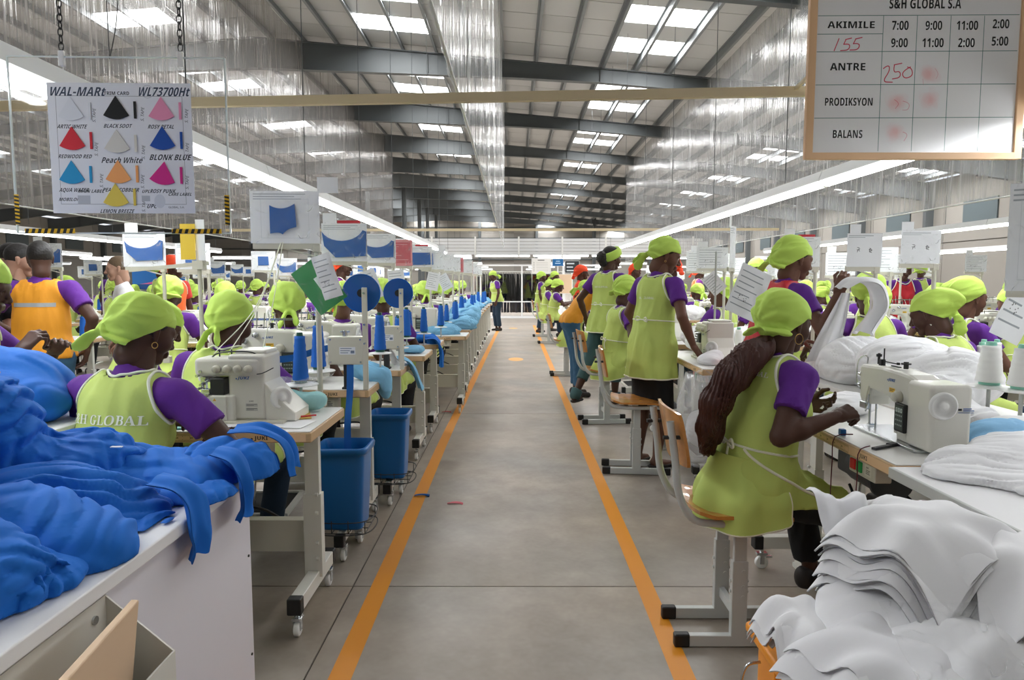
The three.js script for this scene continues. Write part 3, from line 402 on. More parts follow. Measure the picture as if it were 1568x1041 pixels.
    if (o.piping !== false) {
      const tubes = [], fb = (x, y, z) => base.at(x, y, z), pr = o.pipe ?? 0.0055, circ = (c, e1, e2, R) => (ph, t) => add(add(c, e1, Math.cos(ph) * R * t), e2, Math.sin(ph) * R * t);
      for (let i = 0; i < 2; i++) { const e1 = nrm(sub(f, mul(An[i], dot(f, An[i])))), e2 = crs(An[i], e1), c = add(add(A[i], e2, Math.sign(dot(e2, u)) * -0.045), An[i], -0.002); tubes.push(seamTube(seam(circ(c, e1, e2, 0.22), fb, 40, true), pr)); }
      { const e1 = l, e2 = f; tubes.push(seamTube(seam((ph, t) => { const th = 0.5 + t * 1.9, c = Math.cos(th), q = Math.sin(th); return add(add(add(nc, ub, nr * c), e1, nr * q * Math.cos(ph)), e2, nr * q * Math.sin(ph)); }, fb, 40, false), pr)); }
      if (!sit && !o.vest) tubes.push(seamTube(seam(circ([low[0], hem + 0.004, low[2]], [1, 0, 0], [0, 0, 1], 0.36), fb, 48, true), pr));
      if (sit && o.lap !== 0) { const e1 = [1, 0, 0], e2 = crs(thighN, e1), c = add(lapCut, thighN, -0.006); tubes.push(seamTube(seam(circ(c, e1, e2, 0.4), fb, 48, true), pr)); }
      if (o.tie !== false && !o.vest) { const c = add(P, u, o.tie ?? 0.2), ring = seam(circ(c, l, f, 0.3), fb, 44, true); tubes.push(seamTube(ring, pr * 0.9)); const bp = add(c, f, -0.115 - (fat - 1) * 0.1), far = (a, b, dz) => add(add(add(bp, l, a), u, b), f, dz); tubes.push(tube([V(...bp), V(...far(0.045, 0.022, -0.02)), V(...far(0.06, -0.005, -0.015)), V(...far(0.01, -0.004, -0.01))], pr * 0.9, 16), tube([V(...bp), V(...far(-0.045, 0.018, -0.02)), V(...far(-0.055, -0.012, -0.015)), V(...far(-0.01, -0.004, -0.01))], pr * 0.9, 16), tube([V(...bp), V(...far(-0.02, -0.05, -0.012)), V(...far(-0.03, -0.09, -0.005))], pr * 0.9, 10)); }
      part('piping', tubes, o.pipeMat ?? MAT.piping, root);
    }
    if (o.text) { const t = o.text, q = patch(smock, add(add(mid, u, t.y ?? 0.05), f, -0.3), mul(l, -1), u, f, t.w ?? 0.24, t.h ?? 0.05, 20, 4, 0.0025); const p = part('lettering', q, t.m, root); p.castShadow = false; }
    if (o.band) { const q = patch(smock, add(up(0.1), f, -0.3), l, ub, f, 0.27, 0.028, 20, 3, 0.004); part('reflective_strip', q, M('#9a9d9f', 0.4), root); }
  }
  // --- below the waist ---
  if (o.legs !== false) {
    if (o.skirt) { const Sk = [cap(add(P, l, -0.06), add(P, l, 0.06), 0.122 * fat, 0.122 * fat, 0.05)]; for (const k of ['L', 'R']) Sk.push(cap(hip[k], add(leg[k].kn, nrm(sub(leg[k].an, leg[k].kn)), 0.05), 0.092, 0.084, 0.08)); Sk.push(cap(P, mix(leg.L.kn, leg.R.kn, 0.5), 0.1, 0.095, 0.08)); const c = add(mix(leg.L.kn, leg.R.kn, 0.5), [0, -0.03, 0]), n = sit ? nrm([0, -0.25, 1]) : [0, -1, 0]; part('skirt', netMesh(field(Sk, (d, x, y, z) => { d = wr(d, x, y, z, 0.004, 8); if (o.smock !== false && !sit && y > (o.hem ?? 0.62 * s)) d = Math.max(d, root.userData.tmp.base.raw(x, y, z) + 0.03); return Math.max(Math.max(d, dot(sub([x, y, z], c), n)), y - P[1] - 0.06); }), cell), o.bottomMat ?? MAT.blackCloth, root); }
    else { const Tr = [cap(add(P, l, -0.06), add(P, l, 0.06), 0.12 * fat, 0.12 * fat, 0.05, f, 1.1)], cuts = []; for (const k of ['L', 'R']) { const g = leg[k], e = mix(g.kn, g.an, o.trouser ?? 0.86); Tr.push(cap(hip[k], g.kn, 0.094 * fat, 0.068, 0.04), cap(g.kn, g.an, 0.068, 0.06, 0.03)); cuts.push([e, nrm(sub(g.an, g.kn))]); } part('trousers', netMesh(field(Tr, (d, x, y, z) => { d = wr(d, x, y, z, 0.005, 10); if (o.smock !== false && !sit && !o.vest && y > (o.hem ?? 0.62 * s)) d = Math.max(d, root.userData.tmp.base.raw(x, y, z) + 0.03); for (const [p, n] of cuts) { if (Math.hypot(x - p[0], y - p[1], z - p[2]) < 0.13) d = Math.max(d, (x - p[0]) * n[0] + (y - p[1]) * n[1] + (z - p[2]) * n[2]); } return Math.max(d, y - P[1] - 0.08); }), cell), o.bottomMat ?? MAT.jeansDark, root); }
    for (const k of ['L', 'R']) { const g = leg[k], d = nrm(g.dir), b0 = add(add(g.an, d, -0.035), [0, -0.05, 0]), b1 = add(add(g.an, d, 0.115), [0, -0.055, 0]); const y0 = Math.min(b0[1], b1[1]) - 0.025; const sh = field([cap(b0, b1, 0.038, 0.034, 0.02), cap(add(b0, [0, 0.025, 0]), mix(b0, b1, 0.4), 0.04, 0.035, 0.02)], (e, x, y, z) => Math.max(e, Math.max(y0 - y, o.sandal ? y - y0 - 0.028 : y - g.an[1] - 0.01))); part('shoe', netMesh(sh, 0.008), o.shoeMat ?? MAT.shoe, root); }
  }
  return root;
}
// ---------- furniture and machines ----------
const TH = 0.82;
MAT.ruler = M('#ffffff', 0.5, { map: canvasTex(2048, 64, (x, w, h) => { x.fillStyle = '#e3bf95'; x.fillRect(0, 0, w, h); x.strokeStyle = '#6b4e2c'; x.fillStyle = '#4a3720'; x.lineWidth = 2; x.strokeRect(60, 6, 1500, 52); for (let i = 0; i < 150; i++) { const k = i % 10 ? (i % 5 ? 12 : 17) : 24; x.fillRect(60 + i * 10, 6, 2, k); x.fillRect(60 + i * 10, 58 - k, 2, k); } x.font = 'bold 18px sans-serif'; for (let i = 1; i < 15; i++) x.fillText(String(i * 5), 62 + i * 100, 38); x.font = 'bold 44px sans-serif'; x.fillStyle = '#241a10'; x.fillText('JUKI', 1700, 48); x.beginPath(); x.arc(1680, 40, 8, 0, 7); x.fill(); }) });
const textMat = (w, h, draw, rough = 0.5, o = {}) => M('#ffffff', rough, { map: canvasTex(w, h, draw), ...o });
const clearText = (w, h, draw) => M('#ffffff', 0.6, { map: canvasTex(w, h, (x, a, b) => { x.clearRect(0, 0, a, b); draw(x, a, b); }), transparent: true, polygonOffset: true, polygonOffsetFactor: -2 });
const bluelogo = clearText(256, 64, (x) => { x.fillStyle = '#1f5fae'; x.save(); x.scale(1.35, 1); x.font = 'bold italic 60px sans-serif'; x.fillText('JUKI', 30, 54); x.restore(); x.beginPath(); x.arc(22, 44, 11, 0, 7); x.fill(); });
const plane = (w, h, x = 0, y = 0, z = 0, ry = 0, rx = 0) => { const g = new THREE.PlaneGeometry(w, h); if (rx) g.rotateX(rx); if (ry) g.rotateY(ry); g.translate(x, y, z); return g; };
function caster(parent, x, z) { part('caster', [cy(0.009, 0.05, x, 0.075, z), bx(0.03, 0.012, 0.05, x, 0.075, z), bx(0.004, 0.05, 0.02, x - 0.014, 0.05, z), bx(0.004, 0.05, 0.02, x + 0.014, 0.05, z), bx(0.02, 0.008, 0.03, x, 0.06, z - 0.035)], MAT.chrome, parent); part('wheel', lathe([[0, -0.011], [0.026, -0.011], [0.031, -0.008], [0.031, 0.008], [0.026, 0.011], [0, 0.011]], x, 0.031, z, 'x', 20), MAT.plasticWhite, parent); }
function makeTable(label, group, far, W = 1.2) {
  const t = thing('sewing_table', label, 'table', [0, 0, 0], 0, group), D = 0.52;
  part('tabletop', bx(W, 0.04, D, 0, TH - 0.022, 0, 0.006), MAT.wood, t); part('laminate', bx(W - 0.012, 0.004, D - 0.012, 0, TH, 0, 0.0015), MAT.laminate, t);
  if (!far) part('ruler_strip', plane(W - 0.04, 0.03, 0, TH - 0.022, D / 2 + 0.0012), MAT.ruler, t);
  for (const s of [-1, 1]) {
    const x = s * (W / 2 - 0.075), top = TH - 0.042;
    const leg = part('leg', [bar([x, 0.14, 0.0], [x, 0.5, 0.0], 0.075, 0.045), bar([x, 0.3, 0.0], [x, top, 0.0], 0.06, 0.034), bx(0.06, 0.012, 0.36, x, top - 0.006, 0), bx(0.05, 0.06, 0.46, x, 0.135, 0.03, 0.004), ...(far ? [] : [0.22, 0.29, 0.42, 0.5].map((y) => cy(0.008, 0.012, x + s * 0.02, y, 0.025, 'x', 8)))], MAT.whiteMetal, t);
    for (const z of [0.26, -0.2]) { part('foot_cap', bx(0.056, 0.066, 0.045, x, 0.135, z + (z > 0 ? 0.012 : -0.012), 0.006), MAT.black, leg); if (!far) caster(leg, x, z > 0 ? z - 0.01 : z); else part('wheel', lathe([[0, -0.011], [0.026, -0.011], [0.031, 0], [0.026, 0.011], [0, 0.011]], x, 0.033, z, 'x', 10), MAT.plasticWhite, leg); }
  }
  part('cross_rail', [bx(W - 0.2, 0.13, 0.025, 0, 0.3, -0.03), bx(W - 0.2, 0.018, 0.05, 0, 0.365, -0.04)], MAT.cream, t);
  if (!far) {
    part('treadle', [bar([-0.34, 0.1, 0.16], [0.1, 0.1, 0.16], 0.03, 0.02), bar([-0.34, 0.13, -0.16], [0.1, 0.13, -0.16], 0.03, 0.02), bar([-0.34, 0.1, 0.16], [-0.34, 0.13, -0.16], 0.03, 0.02), bar([0.1, 0.1, 0.16], [0.1, 0.13, -0.16], 0.03, 0.02)], MAT.whiteMetal, t);
    part('treadle_plate', bar([-0.12, 0.108, 0.14], [-0.12, 0.128, -0.14], 0.4, 0.008), MAT.rubber, t);
    part('motor', [cy(0.075, 0.2, -0.06, 0.62, -0.03, 'x', 20), bx(0.12, 0.1, 0.12, -0.2, 0.62, -0.03, 0.015), bx(0.03, 0.1, 0.03, -0.06, 0.73, -0.03), cy(0.09, 0.02, 0.07, 0.62, -0.03, 'x', 20)], MAT.darkMetal, t);
    part('treadle_rod', rod([-0.12, 0.12, 0.02], [-0.1, 0.6, 0.0], 0.006), MAT.chrome, t);
    const sb = part('switch_box', bx(0.18, 0.065, 0.06, 0.34, TH - 0.078, 0.2, 0.006), MAT.cream, t);
    part('stop_button', bx(0.034, 0.038, 0.01, 0.285, TH - 0.078, 0.232, 0.003), MAT.red2, sb); part('start_button', bx(0.034, 0.038, 0.01, 0.33, TH - 0.078, 0.232, 0.003), MAT.green2, sb);
    part('switch_print', plane(0.045, 0.04, 0.385, TH - 0.078, 0.2306), textMat(96, 96, (x) => { x.fillStyle = '#dedccf'; x.fillRect(0, 0, 96, 96); x.fillStyle = '#333'; x.font = 'bold 18px sans-serif'; x.fillText('JUKI', 20, 30); x.fillRect(18, 44, 60, 5); x.fillRect(18, 58, 50, 5); x.fillRect(18, 72, 56, 5); }), sb);
    part('cable', [tube([V(-0.2, 0.6, -0.1), V(0.1, 0.5, -0.16), V(0.3, 0.62, -0.1), V(0.35, 0.74, 0.1)], 0.006, 24), tube([V(-0.1, 0.55, 0.05), V(0.0, 0.42, 0.02), V(0.25, 0.4, -0.1), V(0.42, 0.3, -0.1)], 0.006, 24)], MAT.black, t);
  } else part('motor', [cy(0.07, 0.25, -0.1, 0.64, -0.03, 'x', 10)], MAT.darkMetal, t);
  return t;
}
function makeChair(label, group) {   // faces +z
  const c = thing('work_chair', label, 'chair', [0, 0, 0], 0, group), SH = 0.525;
  for (const s of [-1, 1]) { const x = s * 0.11, lg = part('leg', [bx(0.03, 0.045, 0.42, x, 0.025, 0, 0.004), bx(0.03, 0.3, 0.06, x, 0.19, 0, 0.004), bx(0.022, 0.32, 0.048, x, SH - 0.19, 0, 0.003), ...[0.2, 0.24, 0.3].flatMap((y) => [cy(0.008, 0.036, x, y, 0.012, 'x', 8)]), cy(0.007, 0.07, x, 0.26, 0, 'z', 8), cy(0.007, 0.07, x, 0.22, 0, 'z', 8)], MAT.greyMetal, c); for (const z of [-0.2, 0.2]) part('foot_cap', bx(0.036, 0.052, 0.06, x, 0.026, z + Math.sign(z) * 0.015, 0.008), MAT.black, lg); }
  part('cross_bar', bx(0.2, 0.04, 0.02, 0, 0.12, 0), MAT.greyMetal, c);
  const fr = []; for (const s of [-1, 1]) { const x = s * 0.15; fr.push(tube([V(x, SH - 0.025, 0.17), V(x, SH - 0.028, -0.1), V(x * 1.02, SH - 0.01, -0.19), V(x * 1.05, SH + 0.08, -0.245), V(x * 1.05, SH + 0.22, -0.265), V(x * 1.03, SH + 0.36, -0.285)], 0.0145, 40)); } fr.push(bx(0.3, 0.025, 0.03, 0, SH - 0.03, 0.1), bx(0.3, 0.025, 0.03, 0, SH - 0.03, -0.08)); part('frame', fr, MAT.greyMetal, c);
  const sheet = (n, m, fn, th) => { const P = [], U = [], I = []; for (const sd of [0, 1]) for (let j = 0; j <= m; j++) for (let i = 0; i <= n; i++) { const p = fn(i / n * 2 - 1, j / m * 2 - 1, sd * th); P.push(...p); U.push(i / n * 0.4, j / m * 0.4); } const q = (n + 1) * (m + 1), A = (s, i, j) => s * q + j * (n + 1) + i; for (let j = 0; j < m; j++) for (let i = 0; i < n; i++) { I.push(A(0, i, j), A(0, i + 1, j + 1), A(0, i + 1, j), A(0, i, j), A(0, i, j + 1), A(0, i + 1, j + 1), A(1, i, j), A(1, i + 1, j), A(1, i + 1, j + 1), A(1, i, j), A(1, i + 1, j + 1), A(1, i, j + 1)); } const E = (a, b, c2, d) => I.push(a, b, c2, a, c2, d); for (let i = 0; i < n; i++) { E(A(0, i, 0), A(0, i + 1, 0), A(1, i + 1, 0), A(1, i, 0)); E(A(0, i + 1, m), A(0, i, m), A(1, i, m), A(1, i + 1, m)); } for (let j = 0; j < m; j++) { E(A(0, 0, j + 1), A(0, 0, j), A(1, 0, j), A(1, 0, j + 1)); E(A(0, n, j), A(0, n, j + 1), A(1, n, j + 1), A(1, n, j)); } let g = new THREE.BufferGeometry(); g.setAttribute('position', new THREE.Float32BufferAttribute(P, 3)); g.setAttribute('uv', new THREE.Float32BufferAttribute(U, 2)); g.setIndex(I); g = g.toNonIndexed(); g.computeVertexNormals(); return g; };
  const rc = (a, b) => [a * Math.sqrt(1 - 0.12 * b * b * b * b), b * Math.sqrt(1 - 0.12 * a * a * a * a)];
  const seat = part('seat', sheet(14, 12, (a, b, t) => { [a, b] = rc(a, b); return [a * 0.19, SH + t - 0.014 + 0.014 * a * a - 0.01 * sst(0.5, 1, b) + 0.018 * sst(-0.6, -1, b), b * 0.185]; }, 0.014), MAT.seatWood, c);
  part('rivet', [[-1, 0.1], [1, 0.1], [-1, -0.08], [1, -0.08], [-0.4, 0.03], [0.4, 0.03]].map(([a, z]) => cy(0.009, 0.004, a * 0.11, SH + 0.004, z, 'y', 10)), MAT.gold, seat);
  const bk = part('backrest', sheet(12, 10, (a, b, t) => { [a, b] = rc(a, b); return [a * 0.185, SH + 0.29 + b * 0.105, -0.262 - 0.02 * b + t + 0.022 * a * a]; }, 0.012), MAT.seatWood, c);
  part('rivet', [cy(0.008, 0.07, -0.153, SH + 0.3, -0.275, 'z', 8), cy(0.008, 0.07, 0.153, SH + 0.3, -0.275, 'z', 8)], MAT.darkMetal, bk);
  return c;
}
function knob(r, h, x, y, z) { return lathe([[0, 0], [r, 0], [r, h * 0.55], [r * 0.72, h * 0.7], [r * 0.72, h], [0, h]], x, y, z, 'z', 18); }
function makeOverlock(label, group) {   // front +z, base at 0
  const m = thing('overlock_machine', label, 'sewing machine', [0, 0, 0], 0, group);
  part('housing', [bx(0.15, 0.27, 0.2, 0.03, 0.145, -0.02, 0.014), bx(0.13, 0.02, 0.14, 0.035, 0.285, -0.03, 0.01)], MAT.offWhite, m);
  part('arm', [bx(0.27, 0.075, 0.13, -0.045, 0.228, 0.02, 0.018), bx(0.06, 0.09, 0.1, -0.155, 0.205, 0.0, 0.016)], MAT.offWhite, m);
  const cv = part('front_cover', [bx(0.17, 0.115, 0.2, -0.1, 0.058, 0.0, 0.008), bx(0.12, 0.1, 0.012, -0.105, 0.062, 0.1, 0.004)], MAT.offWhite, m); part('warning_mark', plane(0.016, 0.016, -0.09, 0.1, 0.1075), textMat(32, 32, (x) => { x.fillStyle = '#dcdad0'; x.fillRect(0, 0, 32, 32); x.fillStyle = '#d0a53a'; x.beginPath(); x.moveTo(16, 4); x.lineTo(30, 28); x.lineTo(2, 28); x.fill(); }), cv);
  part('base_plate', bx(0.36, 0.012, 0.26, 0.01, 0.006, -0.01, 0.003), MAT.cream, m);
  part('side_cover', extr([[0.1, 0.005], [0.225, 0.005], [0.225, 0.04], [0.16, 0.1], [0.1, 0.17]], 0.19, 0.008, 0, 0, -0.02), MAT.offWhite, m);
  part('handwheel', lathe([[0, 0], [0.042, 0], [0.046, 0.006], [0.046, 0.02], [0.036, 0.026], [0.03, 0.018], [0.014, 0.018], [0.012, 0.03], [0, 0.03]], 0, 0, 0, 'x', 28), MAT.plasticWhite, m, [0.155, 0.1, 0.05], [0, -0.75, 0]);
  for (let i = 0; i < 4; i++) part('tension_dial', knob(0.0165, 0.026, -0.085 + 0.043 * i, 0.222, 0.084), MAT.cream, m);
  part('thread_guide', [tube([V(-0.13, 0.262, 0.03), V(-0.09, 0.283, 0.05), V(0.05, 0.285, 0.05), V(0.075, 0.262, 0.04)], 0.003, 24), tube([V(0.075, 0.2, 0.082), V(0.1, 0.205, 0.085), V(0.14, 0.225, 0.07)], 0.002, 12), ...[-0.1, -0.05, 0, 0.05].map((x) => cy(0.003, 0.03, x, 0.28, 0.02, 'y', 6))], MAT.darkMetal, m);
  part('needle_clamp', [bx(0.02, 0.07, 0.02, -0.15, 0.15, 0.06), bx(0.035, 0.03, 0.03, -0.135, 0.125, 0.07, 0.004), cy(0.004, 0.1, -0.15, 0.13, 0.07), bx(0.05, 0.006, 0.07, -0.14, 0.117, 0.075), ...[0, 1, 2, 3, 4].map((i) => cy(0.006, 0.03, -0.165 + 0.014 * (i % 3), 0.14 + 0.018 * i, 0.08, 'z', 8))], MAT.chrome, m);
  part('dark_recess', bx(0.06, 0.07, 0.06, -0.085, 0.15, 0.06, 0.006), MAT.darkMetal, m);
  part('logo', plane(0.07, 0.0175, 0.02, 0.185, 0.0812), bluelogo, m);
  part('rating_plate', plane(0.055, 0.05, 0.05, 0.07, 0.0812), textMat(128, 128, (x) => { x.fillStyle = '#d9d7cd'; x.fillRect(0, 0, 128, 128); x.fillStyle = '#444'; x.font = 'bold 20px sans-serif'; x.fillText('JUKI', 40, 22); for (const y of [40, 84]) { x.fillStyle = '#b5b4ac'; x.fillRect(8, y, 112, 34); x.fillStyle = '#555'; x.fillRect(14, y + 6, 100, 5); x.fillRect(14, y + 18, 70, 5); } }), m);
  return m;
}
function makeLockstitch(label, group, coverstitch) {   // arm along x, needle head at -x, motor at +x, front +z
  const m = thing(coverstitch ? 'coverstitch_machine' : 'lockstitch_machine', label, 'sewing machine', [0, 0, 0], 0, group), mm = MAT.offWhite;
  part('bed', bx(0.5, 0.016, 0.18, -0.03, 0.006, 0, 0.005), MAT.chrome, m);
  part('arm', extr([[-0.285, 0.30], [-0.3, 0.285], [-0.295, 0.15], [-0.275, 0.12], [-0.225, 0.12], [-0.215, 0.16], [-0.2, 0.195], [-0.05, 0.185], [0.0, 0.16], [0.02, 0.1], [0.025, 0.012], [0.15, 0.012], [0.15, 0.285], [0.1, 0.3], [-0.1, 0.31]], 0.115, 0.014), mm, m);
  part('motor_housing', [bx(0.17, 0.27, 0.165, 0.2, 0.15, -0.01, 0.02)], mm, m);
  part('handwheel', lathe([[0, 0], [0.05, 0], [0.054, 0.004], [0.054, 0.016], [0.045, 0.02], [0.041, 0.006], [0.018, 0.006], [0.016, 0.022], [0.007, 0.024], [0, 0.024]], 0.284, 0.205, 0.03, 'x', 32), MAT.plasticWhite, m);
  part('stitch_dial', knob(0.026, 0.03, 0.045, 0.2, 0.057), MAT.cream, m);
  const pn = part('control_panel', bx(0.075, 0.12, 0.018, 0.095, 0.12, 0.078, 0.006), MAT.black, m); part('display', plane(0.06, 0.1, 0.095, 0.12, 0.0878), textMat(128, 200, (x) => { x.fillStyle = '#39443f'; x.fillRect(0, 0, 128, 200); x.fillStyle = '#c9d6cf'; for (const i of [0, 1, 2]) x.fillRect(14 + 36 * i, 18, 28, 36); x.fillStyle = '#22302b'; x.font = 'bold 30px monospace'; x.fillText('8', 20, 46); x.fillText('8', 56, 46); x.fillText('8', 92, 46); x.fillStyle = '#8d9a93'; for (let r = 0; r < 3; r++) for (let c = 0; c < 4; c++) x.fillRect(12 + 28 * c, 74 + 40 * r, 20, 14); }), pn);
  part('needle_bar', [cy(0.005, 0.13, -0.262, 0.085, 0.02), cy(0.004, 0.11, -0.245, 0.07, 0.0), bx(0.02, 0.006, 0.035, -0.255, 0.02, 0.012), bx(0.06, 0.035, 0.02, -0.235, 0.115, 0.06, 0.005), tube([V(-0.2, 0.17, 0.06), V(-0.19, 0.12, 0.07), V(-0.215, 0.09, 0.065)], 0.004, 12), cy(0.012, 0.02, -0.29, 0.1, 0.02)], MAT.chrome, m);
  part('thread_take_up', [tube([V(-0.305, 0.17, 0.04), V(-0.325, 0.2, 0.05), V(-0.325, 0.31, 0.05), V(-0.305, 0.335, 0.04), V(-0.285, 0.335, 0.03), V(-0.282, 0.29, 0.03)], 0.003, 30), cy(0.012, 0.02, -0.298, 0.2, 0.05, 'x', 12), cy(0.012, 0.02, -0.298, 0.25, 0.05, 'x', 12)], MAT.chrome, m);
  part('spool_pins', [cy(0.006, 0.05, -0.24, 0.33, 0), cy(0.012, 0.012, -0.24, 0.345, 0), cy(0.003, 0.08, -0.16, 0.345, 0.02), bx(0.02, 0.028, 0.02, -0.175, 0.32, 0.02), bx(0.1, 0.004, 0.006, -0.13, 0.325, 0.01), cy(0.007, 0.01, -0.08, 0.325, 0), cy(0.02, 0.006, -0.02, 0.332, 0.0), cy(0.01, 0.03, -0.02, 0.325, 0), bx(0.06, 0.005, 0.012, -0.06, 0.315, 0.02)], MAT.darkMetal, m);
  part('logo', plane(0.075, 0.019, -0.02, 0.262, 0.0582), bluelogo, m);
  part('yellow_sticker', plane(0.045, 0.02, -0.015, 0.218, 0.0583), textMat(64, 32, (x) => { x.fillStyle = '#e6b93c'; x.fillRect(0, 0, 64, 32); x.fillStyle = '#3a2e10'; x.fillRect(6, 8, 50, 4); x.fillRect(6, 18, 36, 4); }), m);
  part('serial_label', plane(0.07, 0.03, 0.2865, 0.185, -0.065, Math.PI / 2), clearText(128, 64, (x) => { x.fillStyle = '#1e1e1e'; x.fillRect(4, 12, 26, 18); x.fillStyle = '#4b74b5'; x.fillRect(40, 10, 60, 8); x.fillRect(40, 26, 78, 8); x.fillRect(4, 44, 110, 5); }), m);
  part('rating_plate', plane(0.035, 0.04, 0.03, 0.06, 0.0582), textMat(64, 64, (x) => { x.fillStyle = '#e0ded6'; x.fillRect(0, 0, 64, 64); x.fillStyle = '#555'; x.font = 'bold 16px sans-serif'; x.fillText('JUKI', 10, 18); for (let i = 0; i < 5; i++) x.fillRect(8, 26 + 7 * i, 48 - 6 * (i % 2), 3); }), m);
  if (coverstitch) {
    const r = rng(5), d = []; for (let i = 0; i < 7; i++) d.push(lathe([[0, 0], [0.016, 0], [0.016, 0.01], [0.008, 0.014], [0.012, 0.03], [0, 0.032]], -0.27 + 0.06 * (i % 4), 0.24 + 0.035 * (i % 2) + (i > 3 ? 0.07 : 0), 0.06 - (i > 3 ? 0.06 : 0), 'z', 12)); part('tension_disc', d, MAT.chrome, m);
    const rr = []; for (let i = 0; i < 10; i++) rr.push(rod([-0.3 + 0.04 * i, 0.3, 0.02], [-0.28 + 0.035 * i + 0.02 * r(), 0.36 + 0.05 * r(), 0.02 - 0.04 * r()], 0.003, 6)); rr.push(bar([-0.3, 0.36, 0], [0.1, 0.36, 0], 0.012, 0.012)); part('thread_guide', rr, MAT.chrome, m);
    part('gear_box', [bx(0.12, 0.08, 0.08, -0.25, 0.07, 0.06, 0.01), bx(0.05, 0.1, 0.05, -0.16, 0.08, 0.08, 0.008), cy(0.012, 0.05, -0.22, 0.07, 0.11, 'z', 10), cy(0.02, 0.03, -0.28, 0.09, 0.11, 'z', 12)], MAT.greyMetal, m);
  }
  return m;
}
function makeCone(label, group, yarn, core, r = 0.036, h = 0.19) {
  const c = thing('thread_cone', label, 'thread cone', [0, 0, 0], 0, group); const pts = [[0, 0.012], [r * 0.9, 0.012]]; for (let i = 0; i <= 14; i++) { const t = i / 14; pts.push([r * (1 - 0.38 * t) + 0.0012 * Math.sin(i * 2.4), 0.014 + (h - 0.02) * t]); } pts.push([0, h]);
  part('yarn', lathe(pts, 0, 0, 0, 'y', 20), yarn, c); part('core', [cy(r * 0.75, 0.014, 0, 0.007, 0), cy(r * 0.42, 0.02, 0, h + 0.002, 0, 'y', 14, r * 0.36)], core, c); return c;
}
function makeTray(label, group, pole) {   // a disc on a short arm from a pole behind the table
  const t = thing('cone_tray', label, 'tray', [0, 0, 0], 0, group); part('disc', lathe([[0, 0.006], [0.03, 0.004], [0.062, 0], [0.066, 0.002], [0.063, 0.006], [0.03, 0.011], [0, 0.012]], 0, 0, 0, 'y', 28), MAT.plasticWhite, t); part('stem', [cy(0.006, pole, 0, -pole / 2, 0, 'y', 8), cy(0.003, 0.16, 0, 0.07, 0, 'y', 6), cy(0.014, 0.01, 0, -pole + 0.005, 0, 'y', 12)], MAT.greyMetal, t); return t;
}
function cardTex(kind, seed) {
  const r = rng(seed), cw = 256, ch = 192; return canvasTex(cw, ch, (x) => {
    x.fillStyle = kind === 'red' ? '#d9878c' : '#eceef0'; x.fillRect(0, 0, cw, ch); x.fillStyle = '#8f979c';
    if (kind === 'text') { x.fillStyle = '#9aa0a5'; for (let j = 0; j < 7; j++) x.fillRect(20, 24 + j * 22, 120 + 90 * r(), 4); x.fillStyle = '#555'; for (let i = 0; i < 2; i++) { const a = 60 + 100 * r(), b = 70 + 50 * r(); for (let k = 0; k < 6; k++) x.fillRect(a + 24 * r(), b + 22 * r(), 8, 2); } }
    else if (kind === 'marks') { x.fillStyle = '#a4a9ad'; x.fillRect(10, 12, 180, 4); x.fillRect(10, 22, 120, 3); x.strokeStyle = '#3d3f42'; x.lineWidth = 3; for (const a of [70, 160]) for (let k = 0; k < 7; k++) { x.beginPath(); x.moveTo(a + 30 * r(), 80 + 30 * r()); x.lineTo(a + 30 * r(), 80 + 30 * r()); x.stroke(); } }
    else if (kind === 'red') { x.fillStyle = '#c4505a'; x.fillRect(20, 20, cw - 40, ch - 40); x.fillStyle = '#e5b5b8'; for (let j = 0; j < 8; j++) x.fillRect(30, 34 + j * 16, 180 * r(), 3); }
    else { x.fillStyle = '#9fa6ab'; for (let j = 0; j < 3; j++) x.fillRect(12, 10 + j * 9, 150 + 60 * r(), 3); x.strokeStyle = '#c2c8cc'; x.strokeRect(40, 30, cw - 80, ch - 50); }
  });
}
const CARDS = { plain: M('#ffffff', 0.55, { map: cardTex('plain', 3) }), text: M('#ffffff', 0.55, { map: cardTex('text', 5) }), marks: M('#ffffff', 0.55, { map: cardTex('marks', 8) }), red: M('#ffffff', 0.55, { map: cardTex('red', 4) }), white: M('#eef0f2', 0.55) };
const sleeveMat = (() => { const al = dataTex(256, 256, (u, v) => { const k = Math.pow(ridge(tn(u, v, 6, 3.2) * 1.3), 4) * 0.4 * sst(-0.1, 0.5, tn(u, v, 4, 8)) + 0.07; return [k, k, k]; }, false); const b = dataTex(256, 256, (u, v) => { const s = 0.5 + 0.35 * tn(u, v, 5, 4.2) + 0.25 * ridge(tn(u, v, 7, 9.2)); return [s, s, s]; }, false); return new THREE.MeshPhysicalMaterial({ color: '#eef3f6', roughness: 0.08, transparent: true, opacity: 1, alphaMap: al, bumpMap: b, bumpScale: 0.02, side: THREE.DoubleSide, specularIntensity: 1 }); })();
function wavy(w, h, n, m, fn, seed = 0) { const g = new THREE.PlaneGeometry(w, h, n, m), p = g.attributes.position; for (let i = 0; i < p.count; i++) p.setZ(i, p.getZ(i) + fn(p.getX(i), p.getY(i), seed)); g.computeVertexNormals(); return g; }
const crinkle = (a, f) => (x, y, s) => a * (noise(x * f + s, y * f, s) + 0.5 * ridge(noise(x * f * 1.7, y * f * 1.7 + s, s)));
